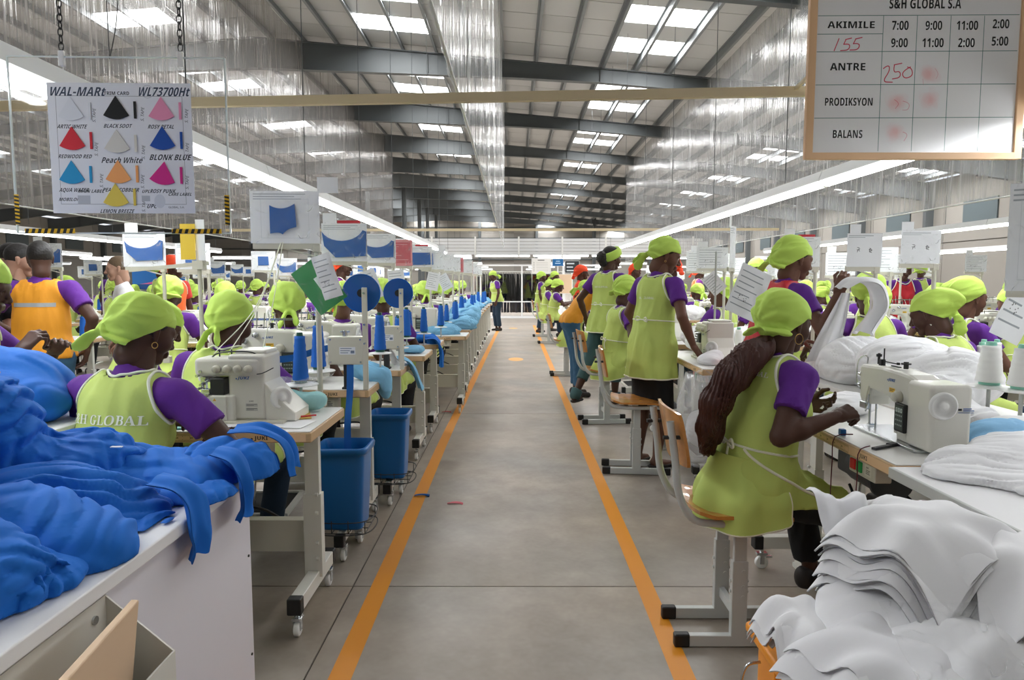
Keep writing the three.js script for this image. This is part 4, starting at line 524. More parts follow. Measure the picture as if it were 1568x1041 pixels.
// a sample stand: pole, cross bar, card in a clear sleeve, and a garment piece or print on it
function sampleStand(label, group, o) {
  const t = thing('sample_stand', label, 'sign stand', o.at ?? [0, 0, 0], o.turn ?? 0, group), W = o.w ?? 0.36, Hh = o.h ?? 0.28, y0 = o.y ?? 1.6, pole = o.pole ?? 0.8, px = o.px ?? W * 0.42, base = o.base ?? TH;
  part('pole', [rod([px, base, 0], [px, y0 + 0.02, 0], 0.0125, 10), bx(0.05, 0.05, 0.04, px, base + 0.02, 0, 0.004), bx(0.035, 0.04, 0.035, px, y0 - 0.02, 0, 0.004)], o.dark ? MAT.steel : MAT.cream, t);
  part('bracket', [bar([px, y0 - 0.01, 0.008], [-W * 0.48, y0 - 0.01, 0.008], 0.016, 0.03), bar([px, y0 - 0.06, 0], [-W * 0.2, y0 - 0.01, 0], 0.008)], MAT.cream, t);
  const cr = wavy(W, Hh, 10, 8, crinkle(0.004, 6), o.seed ?? 1); const c = part('card', T(cr, 0, y0 + Hh / 2, 0.02), CARDS[o.card ?? 'plain'], t);
  if (o.swatch) {
    const s = new THREE.Shape(), k = o.swatch; if (k === 'vest') { s.moveTo(-0.36, 0.3); s.quadraticCurveTo(0, 0.12, 0.36, 0.34); s.lineTo(0.4, -0.25); s.quadraticCurveTo(0.1, -0.3, 0, -0.44); s.quadraticCurveTo(-0.1, -0.36, -0.36, -0.42); } else if (k === 'bowl') { s.moveTo(-0.5, 0.3); s.bezierCurveTo(-0.35, -0.05, 0.25, -0.05, 0.42, 0.34); s.lineTo(0.5, 0.3); s.lineTo(0.48, -0.38); s.lineTo(-0.2, -0.42); s.lineTo(-0.45, -0.1); } else { s.moveTo(-0.3, 0.28); s.lineTo(0.3, 0.28); s.lineTo(0.32, -0.3); s.lineTo(-0.3, -0.32); }
    const g = new THREE.ExtrudeGeometry(s, { depth: 0.004, bevelEnabled: false, curveSegments: 10 }); g.scale(W * (o.sw ?? 0.8), Hh * (o.sh ?? 0.9), 1); g.translate(o.sx ?? 0, y0 + Hh / 2 + (o.sy ?? 0), 0.026); part('fabric_swatch', g, o.swatchMat ?? MAT.navyCloth, t);
  }
  if (o.tab) part('tab', bx(W * 0.3, Hh * 0.3, 0.003, o.tab * W, y0 + Hh * 1.12, 0.012), CARDS.white, t);
  if (o.redtab) part('red_tab', [bx(W * 0.5, Hh * 0.1, 0.003, W * 0.1, y0 + Hh * 1.03, 0.014)], MAT.red, t);
  if (o.sleeve !== false) part('clear_sleeve', T(wavy(W * 1.03, Hh * 1.05, 22, 18, crinkle(0.007, 14), o.seed ?? 2), 0, y0 + Hh / 2, 0.036), sleeveMat, t).castShadow = false;
  if (o.paper) part('hanging_paper', T(wavy(0.14, 0.2, 8, 8, crinkle(0.006, 9), 3), 0, 0, 0).rotateZ(o.paper).translate(px + 0.03, y0 - 0.16, 0.03), CARDS.text, t);
  return t;
}
function makeBin(label) {
  const b = thing('waste_bin', label, 'bin'); const w = 0.125, d = 0.12, h = 0.42, R = (w1, d1, y, r = 0.02) => { const s = []; for (let i = 0; i < 32; i++) { const a = i / 32 * 2 * Math.PI, c = Math.cos(a), q = Math.sin(a), e = 0.28; s.push([Math.sign(c) * Math.pow(Math.abs(c), e) * w1, y, Math.sign(q) * Math.pow(Math.abs(q), e) * d1]); } return s; };
  const rings = [R(0.1, 0.095, 0), R(0.104, 0.099, 0.01), R(w - 0.004, d - 0.004, h - 0.05), R(w - 0.002, d - 0.002, h - 0.03), R(w + 0.012, d + 0.012, h - 0.03), R(w + 0.014, d + 0.014, h - 0.01), R(w + 0.008, d + 0.008, h), R(w - 0.002, d - 0.002, h), R(w - 0.008, d - 0.008, h - 0.05), R(0.096, 0.091, 0.012)];
  const P = rings.flat(2), I = [], n = 32; for (let k = 0; k < rings.length - 1; k++) for (let i = 0; i < n; i++) { const a = k * n + i, c = k * n + (i + 1) % n; I.push(a, a + n, c, c, a + n, c + n); } for (const [k, f] of [[0, 1], [rings.length - 1, 0]]) { const ci = P.length / 3; P.push(0, rings[k][0][1], 0); for (let i = 0; i < n; i++) { const a = k * n + i, c = k * n + (i + 1) % n; f ? I.push(ci, a, c) : I.push(ci, c, a); } }
  let g = new THREE.BufferGeometry(); g.setAttribute('position', new THREE.Float32BufferAttribute(P, 3)); g.setIndex(I); g.computeVertexNormals(); part('tub', g, MAT.blueBin, b);
  return b;
}
// ---------- cloth: crumpled bundles, sheets and folded stacks ----------
const cushion = (c, r, k = 0.06) => ell(c, r, k);
function crumple(prims, A, fr, dir, seed, cell, floorY) {
  const F = field(prims, (d, x, y, z) => { if (d < 0.09 && d > -0.08) d -= A * 0.8 * drapery(x, y, z, fr, dir, seed) + A * 0.9 * noise(x * 6 + seed, y * 6, z * 6) + A * 0.2 * folds(x, y, z, fr * 1.4, dir, seed + 7, 0.25); return floorY === undefined ? d : Math.max(d, floorY - y); });
  return netMesh(F, cell);
}
function clothSheet(fn, n, m, th = 0.004) {
  const P = [], U = [], I = []; for (let j = 0; j <= m; j++) for (let i = 0; i <= n; i++) { P.push(...fn(i / n, j / m)); U.push(i / n, j / m); }
  for (let j = 0; j < m; j++) for (let i = 0; i < n; i++) { const a = j * (n + 1) + i; I.push(a, a + 1, a + n + 2, a, a + n + 2, a + n + 1); }
  const g = new THREE.BufferGeometry(); g.setAttribute('position', new THREE.Float32BufferAttribute(P, 3)); g.setIndex(I); g.computeVertexNormals(); const N = g.attributes.normal.array, c = P.length / 3, P2 = [...P], N2 = [...N], U2 = [...U, ...U], I2 = [...I];
  for (let i = 0; i < P.length; i++) { P2.push(P[i] - N[i] * th); N2.push(-N[i]); } for (let i = 0; i < I.length; i += 3) I2.push(c + I[i], c + I[i + 2], c + I[i + 1]);
  const q = (a, b) => I2.push(a, a + c, b, b, a + c, b + c); for (let i = 0; i < n; i++) { q(i, i + 1); q(m * (n + 1) + i + 1, m * (n + 1) + i); } for (let j = 0; j < m; j++) { q((j + 1) * (n + 1), j * (n + 1)); q(j * (n + 1) + n, (j + 1) * (n + 1) + n); }
  const o = new THREE.BufferGeometry(); o.setAttribute('position', new THREE.Float32BufferAttribute(P2, 3)); o.setAttribute('normal', new THREE.Float32BufferAttribute(N2, 3)); o.setAttribute('uv', new THREE.Float32BufferAttribute(U2, 2)); o.setIndex(I2); return o;
}
const along = (pts, t) => { const c = new THREE.CatmullRomCurve3(pts.map((p) => V(...p))); return c.getPoint(cl01(t)); };
// cloth that runs along a path and hangs in folds; side gives its width direction
function drape(path, side, w0, w1, amp, wav, seed, n = 26, m = 40, th = 0.004, jag = 0.03) {
  const c = new THREE.CatmullRomCurve3(path.map((p) => V(...p))); return clothSheet((u, v) => { const p = c.getPoint(Math.min(1, v * (1 + jag * noise(u * 4, seed, 2)))), t = c.getTangent(cl01(v)), s = V(...side), nn = t.clone().cross(s).normalize(), w = (w0 + (w1 - w0) * v) * (u - 0.5), k = amp * (0.25 + 0.75 * v), a = k * (Math.sin(u * wav * 6.28 + seed + 1.5 * noise(v * 2, seed, u)) + 0.8 * noise(u * 5, v * 3, seed)); return [p.x + s.x * w + nn.x * a, p.y + s.y * w + nn.y * a, p.z + s.z * w + nn.z * a]; }, n, m, th);
}
// a stack of cut pieces laid over a hump
function stackOfPieces(name, label, group, o) {
  const t = thing(name, label, 'cloth', o.at, o.turn ?? 0, group), r = rng(o.seed), [W, L] = o.size, n = o.n ?? 12;
  for (let j = 0; j < n; j++) {
    const dx = (r() - 0.5) * 0.03, dz = (r() - 0.5) * 0.03, w = W * (0.94 + 0.1 * r()), l = L * (0.94 + 0.1 * r()), y0 = j * (o.th ?? 0.008), s0 = r() * 9;
    part('cut_piece', clothSheet((u, v) => { const a = (u - 0.5) * w + dx, b = (v - 0.5) * l + dz, k = o.bendX ?? 0.6, q = o.bendZ ?? 0.5; const ra = Math.hypot(a / w, b / l) * 2, dr = 0.09 * Math.max(0, ra - 0.45) ** 2; const y = y0 - dr - k * a * a * (1 + 0.5 * a / W) - q * b * b + 0.022 * sst(0.3, 1.1, ra) * Math.sin(Math.atan2(b, a) * 6 + o.seed + y0 * 6) + 0.018 * noise(a * 6 + o.seed, b * 6, 3 + y0 * 3) + 0.012 * ridge(noise(a * 9 + o.seed, b * 4, 7 + y0 * 9)) * (o.wr ?? 1) + 0.004 * noise(a * 14, b * 14, s0) + 0.012 * Math.max(0, Math.abs(u - 0.5) - 0.4) * noise(b * 12, s0, 2) * 6; return [a + 0.012 * noise(b * 9, s0, 1), y, b + 0.012 * noise(a * 9, s0, 4)]; }, 26, 22, 0.004), j % 3 ? MAT.whiteCloth : MAT.whiteCloth2, t);
  }
  return t;
}
MAT.whiteCloth2 = M('#e3e3e6', 0.9);
MAT.film = new THREE.MeshPhysicalMaterial({ color: '#eef0f2', roughness: 0.12, transparent: true, opacity: 0.26, side: THREE.DoubleSide });
function garment(name, label, group, o) {   // one crumpled garment or bundle
  const t = single(name, crumple(o.p, o.A ?? 0.022, o.f ?? 7, nrm(o.d ?? [1, 0.2, 0.4]), o.s ?? 1, o.c ?? 0.009, o.floor), o.m ?? MAT.blueCloth, label, o.cat ?? 'clothes', group); return t;
}
// ---------- the white bench with the heap of blue garments, near left ----------
{
  const c = thing('cutting_bench', 'long white laminate bench under the heap of blue garments', 'bench', [0, 0, 0]);
  part('benchtop', bx(1.6, 0.03, 1.42, -1.557, 0.835, -1.29, 0.004), MAT.white, c); part('side_panel', bx(0.018, 0.815, 1.36, -0.785, 0.41, -1.27, 0.002), M('#dedce4', 0.45), c); part('end_panel', bx(1.55, 0.815, 0.018, -1.57, 0.41, -1.95, 0.002), MAT.white, c); part('rear_panel', bx(0.018, 0.815, 1.36, -2.33, 0.41, -1.27, 0.002), MAT.white, c); part('end_panel', bx(1.55, 0.815, 0.018, -1.57, 0.41, -0.6, 0.002), MAT.white, c);
  part('screw', [[0.78, -1.94], [0.6, -1.93], [0.3, -1.93], [0.1, -1.93], [0.79, -1.05], [0.79, -1.0]].map(([y, z]) => cy(0.004, 0.004, -0.775, y, z, 'x', 8)), MAT.darkMetal, c);
  const x = thing('document_holder', 'open white metal holder screwed to the side of the white bench', 'holder', [-0.776, 0, 0]);
  part('back_plate', bx(0.004, 0.3, 0.36, 0.004, 0.66, -1.06), MAT.whiteMetal, x); part('front_plate', bx(0.004, 0.2, 0.36, 0.13, 0.6, -1.06), MAT.whiteMetal, x);
  for (const z of [-1.24, -0.88]) part('side_plate', extr([[0.004, 0.5], [0.13, 0.5], [0.13, 0.7], [0.004, 0.81]], 0.004).translate(0, 0, z), MAT.whiteMetal, x); part('floor_plate', bx(0.13, 0.004, 0.36, 0.066, 0.5, -1.06), MAT.whiteMetal, x);
  part('screw', [cy(0.008, 0.005, 0.008, 0.78, -1.2, 'x', 12), cy(0.008, 0.005, 0.008, 0.77, -0.98, 'x', 12)], MAT.chrome, x);
  const fo = bx(0.014, 0.33, 0.26, 0, 0, 0, 0.003); single('cardboard_folder', T(fo, -0.69, 0.66, -1.06, 0.0, 0.12, -0.12), MAT.tan, 'tan cardboard folder standing in the white holder', 'folder');
  const sb = thing('side_table', 'low white table behind the bench carrying a tied blue bundle', 'table', [-2.0, 0, -2.5]); part('tabletop', bx(1.0, 0.03, 0.7, 0, 0.9, 0, 0.004), MAT.white, sb); for (const [a, b] of [[-1, -1], [1, -1], [-1, 1], [1, 1]]) part('leg', bx(0.04, 0.885, 0.04, a * 0.46, 0.443, b * 0.31), MAT.whiteMetal, sb);
  const B = (label, p, d, s, A = 0.03, f = 8.5) => garment('blue_garment_bundle', label, null, { p: p.map((q) => { const k = q.c[0] < -1.25 ? -0.03 : q.c[2] < -1.4 ? 0.07 : 0.03; q.c[1] -= k; return q; }), d, s, A: A * 1.1, f: f * 1.15, c: 0.0068, floor: 0.852 });
  B('blue garment bundle at the far right end of the heap', [cushion([-0.9, 0.9, -1.78], [0.14, 0.08, 0.15]), cushion([-0.86, 0.92, -1.86], [0.1, 0.07, 0.09]), cushion([-1.04, 0.95, -1.8], [0.14, 0.08, 0.13])], [0.6, 0.1, 0.8], 3, 0.026, 7);
  B('blue garment bundle at the back of the heap, before the seated woman', [cushion([-1.2, 0.96, -1.78], [0.2, 0.11, 0.17]), cushion([-1.32, 1.0, -1.62], [0.15, 0.13, 0.18])], [1, 0.1, 0.3], 7);
  B('blue garment bundle tied with an orange bow, high on the left of the heap', [cushion([-1.44, 1.02, -1.55], [0.22, 0.17, 0.22]), cushion([-1.28, 1.02, -1.42], [0.14, 0.13, 0.16])], [0.3, 1, 0.3], 12, 0.026, 6);
  B('blue garment bundle in the middle of the heap, twisted into a knot', [cushion([-1.08, 0.95, -1.52], [0.17, 0.1, 0.16]), cushion([-0.95, 0.9, -1.55], [0.13, 0.06, 0.15])], [0.8, 0.1, -0.5], 17, 0.026, 7.5);
  B('blue garment bundle on the bench edge with a frilled rim', [cushion([-0.92, 0.9, -1.34], [0.13, 0.065, 0.12]), cushion([-0.84, 0.885, -1.3], [0.07, 0.04, 0.08]), cushion([-1.05, 0.93, -1.32], [0.14, 0.09, 0.13])], [0.5, 0.2, 0.9], 23, 0.022, 8);
  B('blue garment bundle in the left of the heap, rolled with long pleats', [cushion([-1.22, 1.0, -1.25], [0.2, 0.14, 0.16]), cushion([-1.4, 1.0, -1.2], [0.16, 0.15, 0.2])], [1, -0.2, 0.2], 29);
  B('blue garment bundle at the front of the heap under the red cord', [cushion([-1.02, 0.93, -1.1], [0.19, 0.1, 0.14]), cushion([-0.9, 0.885, -1.12], [0.08, 0.045, 0.1])], [0.2, 0.6, 0.8], 31, 0.024, 10);
  B('blue garment bundle nearest the camera at the front end of the heap', [cushion([-1.12, 0.92, -0.86], [0.22, 0.1, 0.15]), cushion([-0.92, 0.88, -0.96], [0.1, 0.05, 0.1])], [0.9, 0.5, -0.2], 37, 0.026, 9.5);
  garment('blue_garment_bundle', 'smooth blue bundle tied with orange tape on the table behind the heap', null, { p: [cushion([-1.98, 1.02, -2.45], [0.36, 0.15, 0.24]), cushion([-1.75, 0.98, -2.32], [0.2, 0.1, 0.16])], d: [1, 0.1, 0.3], s: 41, A: 0.014, f: 4, c: 0.011, floor: 0.917 });
  B('flat blue garment lying along the bench edge in the middle', [cushion([-0.93, 0.895, -1.46], [0.15, 0.035, 0.12]), cushion([-0.87, 0.89, -1.5], [0.08, 0.025, 0.09])], [0.2, 0.1, 1], 71, 0.02, 11);
  B('flat blue garment lying along the bench edge near the front', [cushion([-0.93, 0.895, -1.2], [0.13, 0.035, 0.1]), cushion([-0.86, 0.885, -1.18], [0.06, 0.02, 0.08])], [1, 0.1, 0.2], 73, 0.02, 11);
  // pieces hanging over the edge
  B('blue garment hanging in folds over the edge of the bench near its far end', [cushion([-0.86, 0.91, -1.7], [0.12, 0.05, 0.09]), cushion([-0.755, 0.87, -1.69], [0.035, 0.07, 0.1], 0.03), cushion([-0.748, 0.79, -1.67], [0.018, 0.1, 0.085], 0.03)], [0.1, 1, 0.1], 61, 0.016, 9.5);
  B('blue garment gathered at the far corner of the bench', [cushion([-0.85, 0.95, -1.9], [0.13, 0.06, 0.1]), cushion([-0.74, 0.92, -1.93], [0.05, 0.07, 0.1], 0.03), cushion([-0.72, 0.86, -1.92], [0.025, 0.09, 0.075], 0.03)], [0.3, 1, 0.1], 67, 0.018, 9);
  const hang = [[[-0.86, 0.93, -1.6], [-0.79, 0.92, -1.585], [-0.752, 0.88, -1.58], [-0.74, 0.81, -1.575], [-0.742, 0.755, -1.57]], [[-0.83, 0.965, -1.98], [-0.76, 0.965, -2.0], [-0.695, 0.93, -2.01], [-0.665, 0.875, -2.01], [-0.66, 0.83, -2.0]], [[-0.8, 0.95, -1.8], [-0.745, 0.935, -1.8], [-0.722, 0.88, -1.8], [-0.716, 0.82, -1.8], [-0.718, 0.77, -1.79]]];
  hang.forEach((h, i) => single('blue_sleeve', drape(h, [0.12, 0, 1], 0.11, [0.13, 0.1, 0.12][i], 0.014, 1.2, 2 + 3 * i, 30, 36, 0.003, 0.14), MAT.blueCloth, ['nearest blue sleeve hanging over the edge of the white bench', 'blue sleeve flaring past the far end of the white bench', 'middle blue sleeve hanging over the edge of the white bench'][i], 'sleeve'));
  const bow = (c, s, ang) => { const q = (a, b, h = 0) => V(c[0] + s * (a * Math.cos(ang) - b * Math.sin(ang)), c[1] + s * h, c[2] + s * (a * Math.sin(ang) + b * Math.cos(ang))); return [tube([q(0, 0, 0.1), q(1, 0.5, 0.3), q(1.9, 0.35, 0.1), q(1.2, -0.1, 0.1), q(0, 0, 0.1)], 0.0045, 30), tube([q(0, 0, 0.1), q(-1, 0.4, 0.2), q(-1.7, 0.1, 0.05), q(-1, -0.25, 0.1), q(0, 0, 0.1)], 0.0045, 30), tube([q(0, 0, 0.1), q(0.8, -0.5, 0.02), q(1.8, -0.9, -0.5)], 0.0045, 16), tube([q(0, 0, 0.1), q(-0.6, -0.6, 0.05), q(-0.5, -1.6, -0.6)], 0.0045, 16)]; };
  single('orange_tie', bow([-1.34, 1.2, -1.45], 0.05, 0.3), M('#f0864a', 0.7), 'orange tape bow on the blue bundle at the left of the heap', 'tie');
  single('orange_tie', bow([-1.82, 1.135, -2.28], 0.07, 0.9), M('#f0864a', 0.7), 'orange tape bow on the smooth blue bundle behind the heap', 'tie');
  single('braided_tie', tube([V(-1.22, 1.03, -1.02), V(-1.1, 1.03, -1.04), V(-1.0, 1.0, -1.08), V(-0.92, 0.95, -1.13), V(-0.88, 0.915, -1.17)], 0.003, 40), M('#7a1730', 0.7), 'thin dark red braided cord across the front of the blue heap', 'cord');
  single('white_tag', bx(0.028, 0.003, 0.01, -0.985, 0.99, -1.66, 0.001), MAT.paper, 'tiny white tag on the blue bundle in the middle', 'tag');
}
// ---------- crate and heap of white cut pieces, near right ----------
{
  const c = thing('orange_crate', 'orange plastic crate with a wire handle under the white cut pieces', 'crate', [1.0, 0, -1.38]);
  const wl = (w, h, d, x, y, z) => bx(w, h, d, x, y, z, 0.008); part('shell', [wl(0.66, 0.015, 0.78, 0, 0.02, 0), wl(0.02, 0.44, 0.78, -0.33, 0.24, 0), wl(0.02, 0.44, 0.78, 0.33, 0.24, 0), wl(0.66, 0.44, 0.02, 0, 0.24, 0.39), wl(0.66, 0.44, 0.02, 0, 0.24, -0.39)], MAT.crate, c);
  part('rim', [bx(0.045, 0.03, 0.84, -0.345, 0.46, 0, 0.012), bx(0.045, 0.03, 0.84, 0.345, 0.46, 0, 0.012), bx(0.73, 0.03, 0.045, 0, 0.46, 0.4, 0.012), bx(0.73, 0.03, 0.045, 0, 0.46, -0.4, 0.012)], MAT.crate, c); part('rib', [-0.25, 0, 0.25].map((z) => bx(0.02, 0.42, 0.025, -0.343, 0.24, z, 0.005)), MAT.crate, c);
  part('wire_handle', tube([V(-0.35, 0.4, -0.34), V(-0.385, 0.39, -0.34), V(-0.405, 0.3, -0.33), V(-0.4, 0.285, -0.25), V(-0.37, 0.29, -0.24), V(-0.35, 0.33, -0.24)], 0.004, 30), MAT.chrome, c);
  const S = (label, at, size, o) => stackOfPieces('white_cloth_stack', label, null, { at, size, ...o });
  single('white_cloth_heap', crumple([cushion([1.0, 0.5, -1.38], [0.3, 0.18, 0.34]), cushion([0.83, 0.58, -1.3], [0.18, 0.12, 0.28]), cushion([0.92, 0.62, -1.5], [0.22, 0.14, 0.2])], 0.02, 6, [0.5, 0, 0.8], 51, 0.011, 0.3), MAT.whiteCloth, 'loose white cloth filling the orange crate beneath the stacks', 'cloth');
  S('thick domed stack of white cut pieces on top of the crate heap', [0.94, 0.775, -1.5], [0.36, 0.3], { n: 14, seed: 3, bendX: 1.1, bendZ: 0.9, turn: 0.4 });
  S('white cut pieces folded over at the right of the crate heap', [1.1, 0.74, -1.36], [0.32, 0.34], { n: 14, seed: 9, bendX: 1.4, bendZ: 0.7, turn: -0.3 });
  S('flat white pieces sliding down the front left of the crate heap', [0.76, 0.655, -1.28], [0.3, 0.34], { n: 7, seed: 15, bendX: 1.9, bendZ: 0.5, turn: 0.25, th: 0.006 });
  S('white pieces fanned out below the domed stack', [0.93, 0.66, -1.26], [0.34, 0.24], { n: 9, seed: 21, bendX: 1.2, bendZ: 2.0, turn: -0.5 });
  S('narrow white pieces hanging at the left rim of the crate', [0.69, 0.6, -1.52], [0.16, 0.26], { n: 6, seed: 27, bendX: 4, bendZ: 0.8, turn: 0.1 });
  S('white pieces at the near end of the crate heap', [0.9, 0.6, -1.02], [0.4, 0.26], { n: 8, seed: 63, bendX: 1.0, bendZ: 1.2, turn: 0.1 });
  single('white_cloth_scrap', drape([[0.83, 0.72, -1.6], [0.825, 0.8, -1.66], [0.83, 0.85, -1.7], [0.84, 0.84, -1.76]], [1, 0, 0.2], 0.1, 0.13, 0.012, 1.2, 4, 14, 18), MAT.whiteCloth2, 'upright white scrap at the back left top of the crate heap', 'cloth');
  single('white_cloth_scrap', drape([[0.87, 0.76, -1.58], [0.91, 0.83, -1.64], [0.97, 0.84, -1.7], [1.01, 0.79, -1.74]], [0.6, 0, 0.7], 0.12, 0.16, 0.02, 1.4, 8, 16, 18), MAT.whiteCloth, 'crumpled white scrap at the back of the crate heap', 'cloth');
  single('pinkish_cloth_scrap', drape([[0.98, 0.78, -1.6], [1.03, 0.835, -1.64], [1.1, 0.82, -1.66], [1.17, 0.75, -1.68]], [0.2, 0, 1], 0.14, 0.1, 0.018, 1.3, 12, 16, 18), M('#d9ced2', 0.8), 'greyish pink scrap sticking out at the right top of the crate heap', 'cloth');
  single('plastic_wrap', T(wavy(0.2, 0.16, 24, 20, crinkle(0.02, 12), 5), 0, 0, 0).rotateX(-1.0).translate(0.8, 0.74, -1.2), sleeveMat, 'glossy scrap of clear plastic on the white pieces', 'plastic');
}
// ---------- whiteboard and hanging trim card ----------
{
  const b = thing('production_whiteboard', 'wood framed production whiteboard with red handwritten numbers, hung on the overhead batten', 'whiteboard', [2.565, 2.74, -4.5]); const W = 1.35, Hh = 1.09;
  const tx = canvasTex(1440, 1160, (x, w, h) => {
    x.fillStyle = '#e6e6e8'; x.fillRect(0, 0, w, h); const X = [50, 480, 712, 940, 1170, 1400], Y = [218, 345, 458, 680, 905, 1110]; x.strokeStyle = '#4d7a72'; x.lineWidth = 4; const ln = (a, c, d, e) => { x.beginPath(); x.moveTo(a, c); x.lineTo(d, e); x.stroke(); };
    for (const y of [218, 458, 680, 905]) ln(30, y, 1410, y - 6); ln(30, 340, 480, 338); for (const q of [480, 712, 942, 1172]) ln(q, 218, q + 2, 1130);
    x.fillStyle = '#15191d'; const tt = (s, cx, y, size, sx, f = 'bold') => { x.save(); x.translate(cx, y); x.scale(sx, 1); x.font = `${f} ${size}px sans-serif`; x.textAlign = 'center'; x.fillText(s, 0, 0); x.restore(); };
    tt('S&H GLOBAL S.A', 760, 170, 88, 0.72); tt('AKIMILE', 262, 300, 62, 1.3); tt('ANTRE', 250, 582, 68, 1.15); tt('PRODIKSYON', 265, 820, 74, 0.72); tt('BALANS', 265, 1040, 76, 0.74);
    const c = [['7:00', '9:00'], ['9:00', '11:00'], ['11:00', '2:00'], ['2:00', '5:00']]; c.forEach((p, i) => p.forEach((s, j) => tt(s, 597 + 230 * i, 312 + 115 * j - (i > 2 ? 10 : 0), 82, 0.74)));
    x.strokeStyle = '#c63a52'; x.lineWidth = 6; x.lineCap = 'round'; x.lineJoin = 'round'; const st = (...p) => { x.beginPath(); x.moveTo(p[0][0], p[0][1]); for (let i = 1; i < p.length - 1; i++) { const mx = (p[i][0] + p[i + 1][0]) / 2, my = (p[i][1] + p[i + 1][1]) / 2; x.quadraticCurveTo(p[i][0], p[i][1], mx, my); } x.lineTo(...p[p.length - 1]); x.stroke(); };
    st([180, 370], [150, 450]); st([228, 376], [214, 408]); st([214, 408], [258, 400], [252, 446], [194, 450]); st([226, 376], [266, 366]); st([296, 372], [280, 404]); st([280, 404], [326, 398], [316, 444], [258, 446]); st([294, 372], [338, 362]);
    st([495, 570], [530, 540], [540, 585], [490, 660], [560, 662]); st([570, 545], [560, 600], [610, 585], [615, 630], [560, 640]); st([568, 545], [620, 535]); st([680, 560], [620, 590], [640, 640], [700, 620], [690, 570], [660, 560]);
    x.globalAlpha = 0.35; x.lineWidth = 4; st([580, 780], [620, 800], [590, 840]); st([640, 790], [690, 800], [680, 850], [640, 850]); st([650, 1000], [690, 1010], [660, 1060]); x.globalAlpha = 0.08; x.fillStyle = '#c63a52'; x.globalAlpha = 0.005; const rr = rng(12); for (const [a, b] of [[820, 610], [820, 780], [595, 1000], [600, 800]]) for (let i = 0; i < 40; i++) { x.beginPath(); x.ellipse(a + 70 * (rr() - 0.5), b + 40 * (rr() - 0.5), 30 + 60 * rr(), 20 + 30 * rr(), rr() * 3, 0, 7); x.fill(); } x.globalAlpha = 0.3; x.lineWidth = 3; st([850, 570], [880, 600], [860, 640]); st([770, 640], [776, 680]); x.globalAlpha = 1;
  });
  part('board', [bx(W, Hh, 0.012, 0, 0, 0)], MAT.white, b); part('printed_surface', plane(W - 0.02, Hh - 0.02, 0, 0, 0.0075), M('#ffffff', 0.22, { map: tx, clearcoat: 0.4, clearcoatRoughness: 0.15 }), b);
  for (const s of [-1, 1]) { part('frame', bx(0.05, Hh + 0.03, 0.035, s * (W / 2 - 0.005), 0, 0.006, 0.004), M('#dcb48c', 0.5), b); part('frame', bx(W, 0.045, 0.034, 0, s * (Hh / 2 - 0.005), 0.006, 0.004), M('#dcb48c', 0.5), b); }
  part('hanger', [bar([-0.62, 0.02, -0.01], [-0.62, -0.02, -0.36], 0.02, 0.02), bar([-0.3, 0.02, -0.01], [-0.3, -0.02, -0.36], 0.02, 0.02)], MAT.woodBar, b);
  // trim card
  const t = thing('trim_card_panel', 'clear acrylic panel with a fabric swatch trim card hung on two chains', 'sign', [-1.188, 1.805, -2.1], 0.03), w = 0.64, h = 0.52;
  const gl = new THREE.MeshPhysicalMaterial({ color: '#ffffff', roughness: 0.04, transmission: 1, thickness: 0, ior: 1.45 }); part('acrylic_sheet', plane(w, h), gl, t).castShadow = false;
  part('sheet_edge', [bx(w, 0.004, 0.006, 0, h / 2, 0), bx(w, 0.004, 0.006, 0, -h / 2, 0), bx(0.004, h, 0.006, w / 2, 0, 0), bx(0.004, h, 0.006, -w / 2, 0, 0)], M('#dfe9e8', 0.1), t);
  const pw = 0.425, ph = 0.385, px = 0.005, py = -0.008, hand = (x, s, a, b, size, sk = -0.15, sx = 1) => { x.save(); x.translate(a, b); x.transform(sx, 0, sk, 1, 0, 0); x.font = `italic bold ${size}px sans-serif`; x.fillText(s, 0, 0); x.restore(); };
  const paper = canvasTex(1024, 928, (x, W2, H2) => {
    x.fillStyle = '#e9ecf2'; x.fillRect(0, 0, W2, H2); x.strokeStyle = '#3f444a'; x.lineWidth = 2; x.strokeRect(60, 92, 900, 770); x.fillStyle = '#20242a'; x.font = 'bold 34px sans-serif'; x.fillText('TRIM CARD', 404, 84);
    x.fillStyle = '#2c3a52'; hand(x, 'WAL-MARt', 10, 92, 86, -0.1, 0.92); hand(x, 'WL73700Ht', 640, 90, 86, -0.1, 0.8); x.strokeStyle = '#8892a0'; x.beginPath(); x.arc(715, 60, 44, 0, 7); x.stroke();
    x.fillStyle = '#1c222c'; const names = [['ARTIC WHITE', 70, 318], ['BLACK SOOT', 400, 312], ['ROSY PETAL', 715, 316], ['REDWOOD RED', 65, 530], ['Peach White', 370, 562], ['BLONK BLUE', 715, 540], ['AQUA WATER', 60, 770], ['PEACH COBBLER', 370, 768], ['ROSY PUNK', 710, 776], ['LEMON BREEZE', 345, 922]]; names.forEach(([s, a, b], i) => hand(x, s, a - 12, b + 4, i === 4 || i === 5 ? 56 : 38, -0.15, 0.88));
    for (const [a, b] of [[300, 240], [645, 230], [960, 240], [305, 480], [640, 500], [955, 480], [330, 705], [625, 710], [945, 715], [625, 880]]) { x.save(); x.translate(a + 34, b + 40); x.rotate(-1.5); x.font = 'italic 30px sans-serif'; x.fillText('S. TAPE', 0, 0); x.restore(); }
